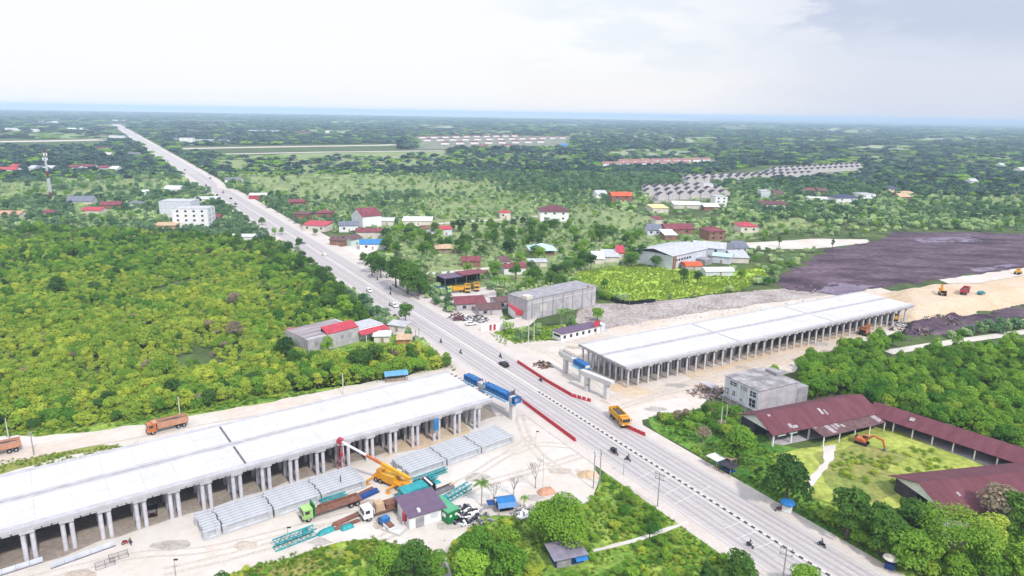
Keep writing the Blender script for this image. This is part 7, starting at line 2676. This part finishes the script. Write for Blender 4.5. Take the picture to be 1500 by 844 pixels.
path = [[(1206, 655), (1224, 652), (1222, 672), (1208, 690), (1192, 712), (1178, 718), (1186, 700), (1206, 680)], [(868, 804), (930, 788), (1006, 762), (1012, 769), (930, 798), (870, 812)], [(640, 815), (652, 812), (664, 850), (645, 860)]]
pg = proj(g)
for a in path:
    g, pg = (lambda m: (g[m], pg[m]))(~in_poly(pg, a))
scatter('grass', g, ['grass'], np.zeros(len(g)), rs(len(g), .5, 1.05, .4, 1.1), z=.15)
q1 = fill_poly(PADDOCK, 1.5, .5)
q1 = q1[vnoise(q1, 7, 41) + .5 * rng.random(len(q1)) > .42]
q2 = fill_poly(YARD, 1.2, .5)
q2 = q2[(vnoise(q2, 6, 42) > .62) & (np.random.default_rng(4).random(len(q2)) < .5)]
q3 = fill_poly(VERGE_B, 1.5, .5)
q3 = q3[(vnoise(q3, 8, 43) > .42) & ~in_poly(proj(q3), SITE_L) & (np.abs(road_off(q3)) > 13)]
q4 = fill_poly([(955, 616), (1060, 596), (1130, 655), (1180, 720), (1320, 845), (1290, 835), (1150, 745)], 1.6, .5)
q4 = q4[(vnoise(q4, 6, 44) > .36) & (np.abs(road_off(q4)) > 13.4)]
q5 = fill_poly(VERGE_H, 1.3, .5)
pq = proj(q5)
q5 = q5[~in_poly(pq, SITE_L) & (vnoise(q5, 5, 45) > .35) & ~in_poly(pq, [(-160, 730), (-60, 708), (20, 685), (120, 664), (210, 646), (300, 627), (380, 612), (480, 594), (480, 576), (380, 592), (300, 604), (210, 620), (120, 634), (20, 652), (-60, 674), (-160, 694)])]
g6 = np.stack(np.meshgrid(np.arange(-60, 210, 2.6), np.arange(35, 150, 2.6)), -1).reshape(-1, 2)
q6 = g6 + rng.uniform(-1.2, 1.2, g6.shape)
pq = proj(q6)
q6 = q6[((pq[:, 1] > 850) | (pq[:, 0] > 1510)) & (np.abs(road_off(q6)) > 14) & ~in_poly(pq, SITE_L) & ~in_poly(pq, HAUL)]
qq = np.concatenate([q1, q2, q3, q4, q5, q6])
kd = np.concatenate([rng.choice([0, 1, 0], len(q1)), rng.choice([0, 1], len(q2)), rng.choice([1, 2, 3], len(q3)), rng.choice([2, 3, 4], len(q4)), rng.choice([0, 1, 2], len(q5)), rng.choice([2, 3, 4], len(q6))])
sz = rs(len(qq), .16, .42, .5, 1.0)
sz[len(qq) - len(q6):] *= 2.2
m_ = clear_of_foot(qq, .5)
pq = proj(qq)
for a in path + [EMB]:
    m_ &= ~in_poly(pq, a)
scatter('weeds', qq[m_], ['yel3', 'yel1', 'brt1', 'grn1', 'grn2'], kd[m_], sz[m_], z=.15)

# small stones and clods strewn over the rubble field and the site edges
st = MB()
for pl, n_, smax in ((RUBBLE, 700, .55), ([(1000, 548), (1150, 515), (1290, 480), (1240, 512), (1120, 556), (1040, 572)], 200, .35), ([(560, 800), (660, 790), (640, 812)], 90, .25), ([(440, 805), (545, 785), (500, 795)], 60, .25)):
    w = fill_poly(pl, 2.0)
    for p in w[rng.permutation(len(w))[:n_]]:
        s = rng.uniform(.12, smax)
        st.dome((p[0], p[1], .1), s * rng.uniform(.7, 1.5), s, s * rng.uniform(.5, 1), 6, 2)
o = st.build('rubble', M['conc_old'])
o['kind'] = 'stuff'

# ------------------------------------------------------------------ haze
hz = MB().box((0, 30000, 48), (124000, 62000, 98))
hm = bpy.data.materials.new('haze')
hm.use_nodes = True
nt = hm.node_tree
nt.nodes.remove(nt.nodes['Principled BSDF'])
pv = nt.nodes.new('ShaderNodeVolumePrincipled')
pv.inputs['Color'].default_value = (.57, .76, .98, 1)
pv.inputs['Density'].default_value = HAZE_DENSITY
pv.inputs['Anisotropy'].default_value = -.3
nt.links.new(pv.outputs[0], nt.nodes['Material Output'].inputs['Volume'])
o = hz.build('haze', hm)
o['kind'] = 'stuff'
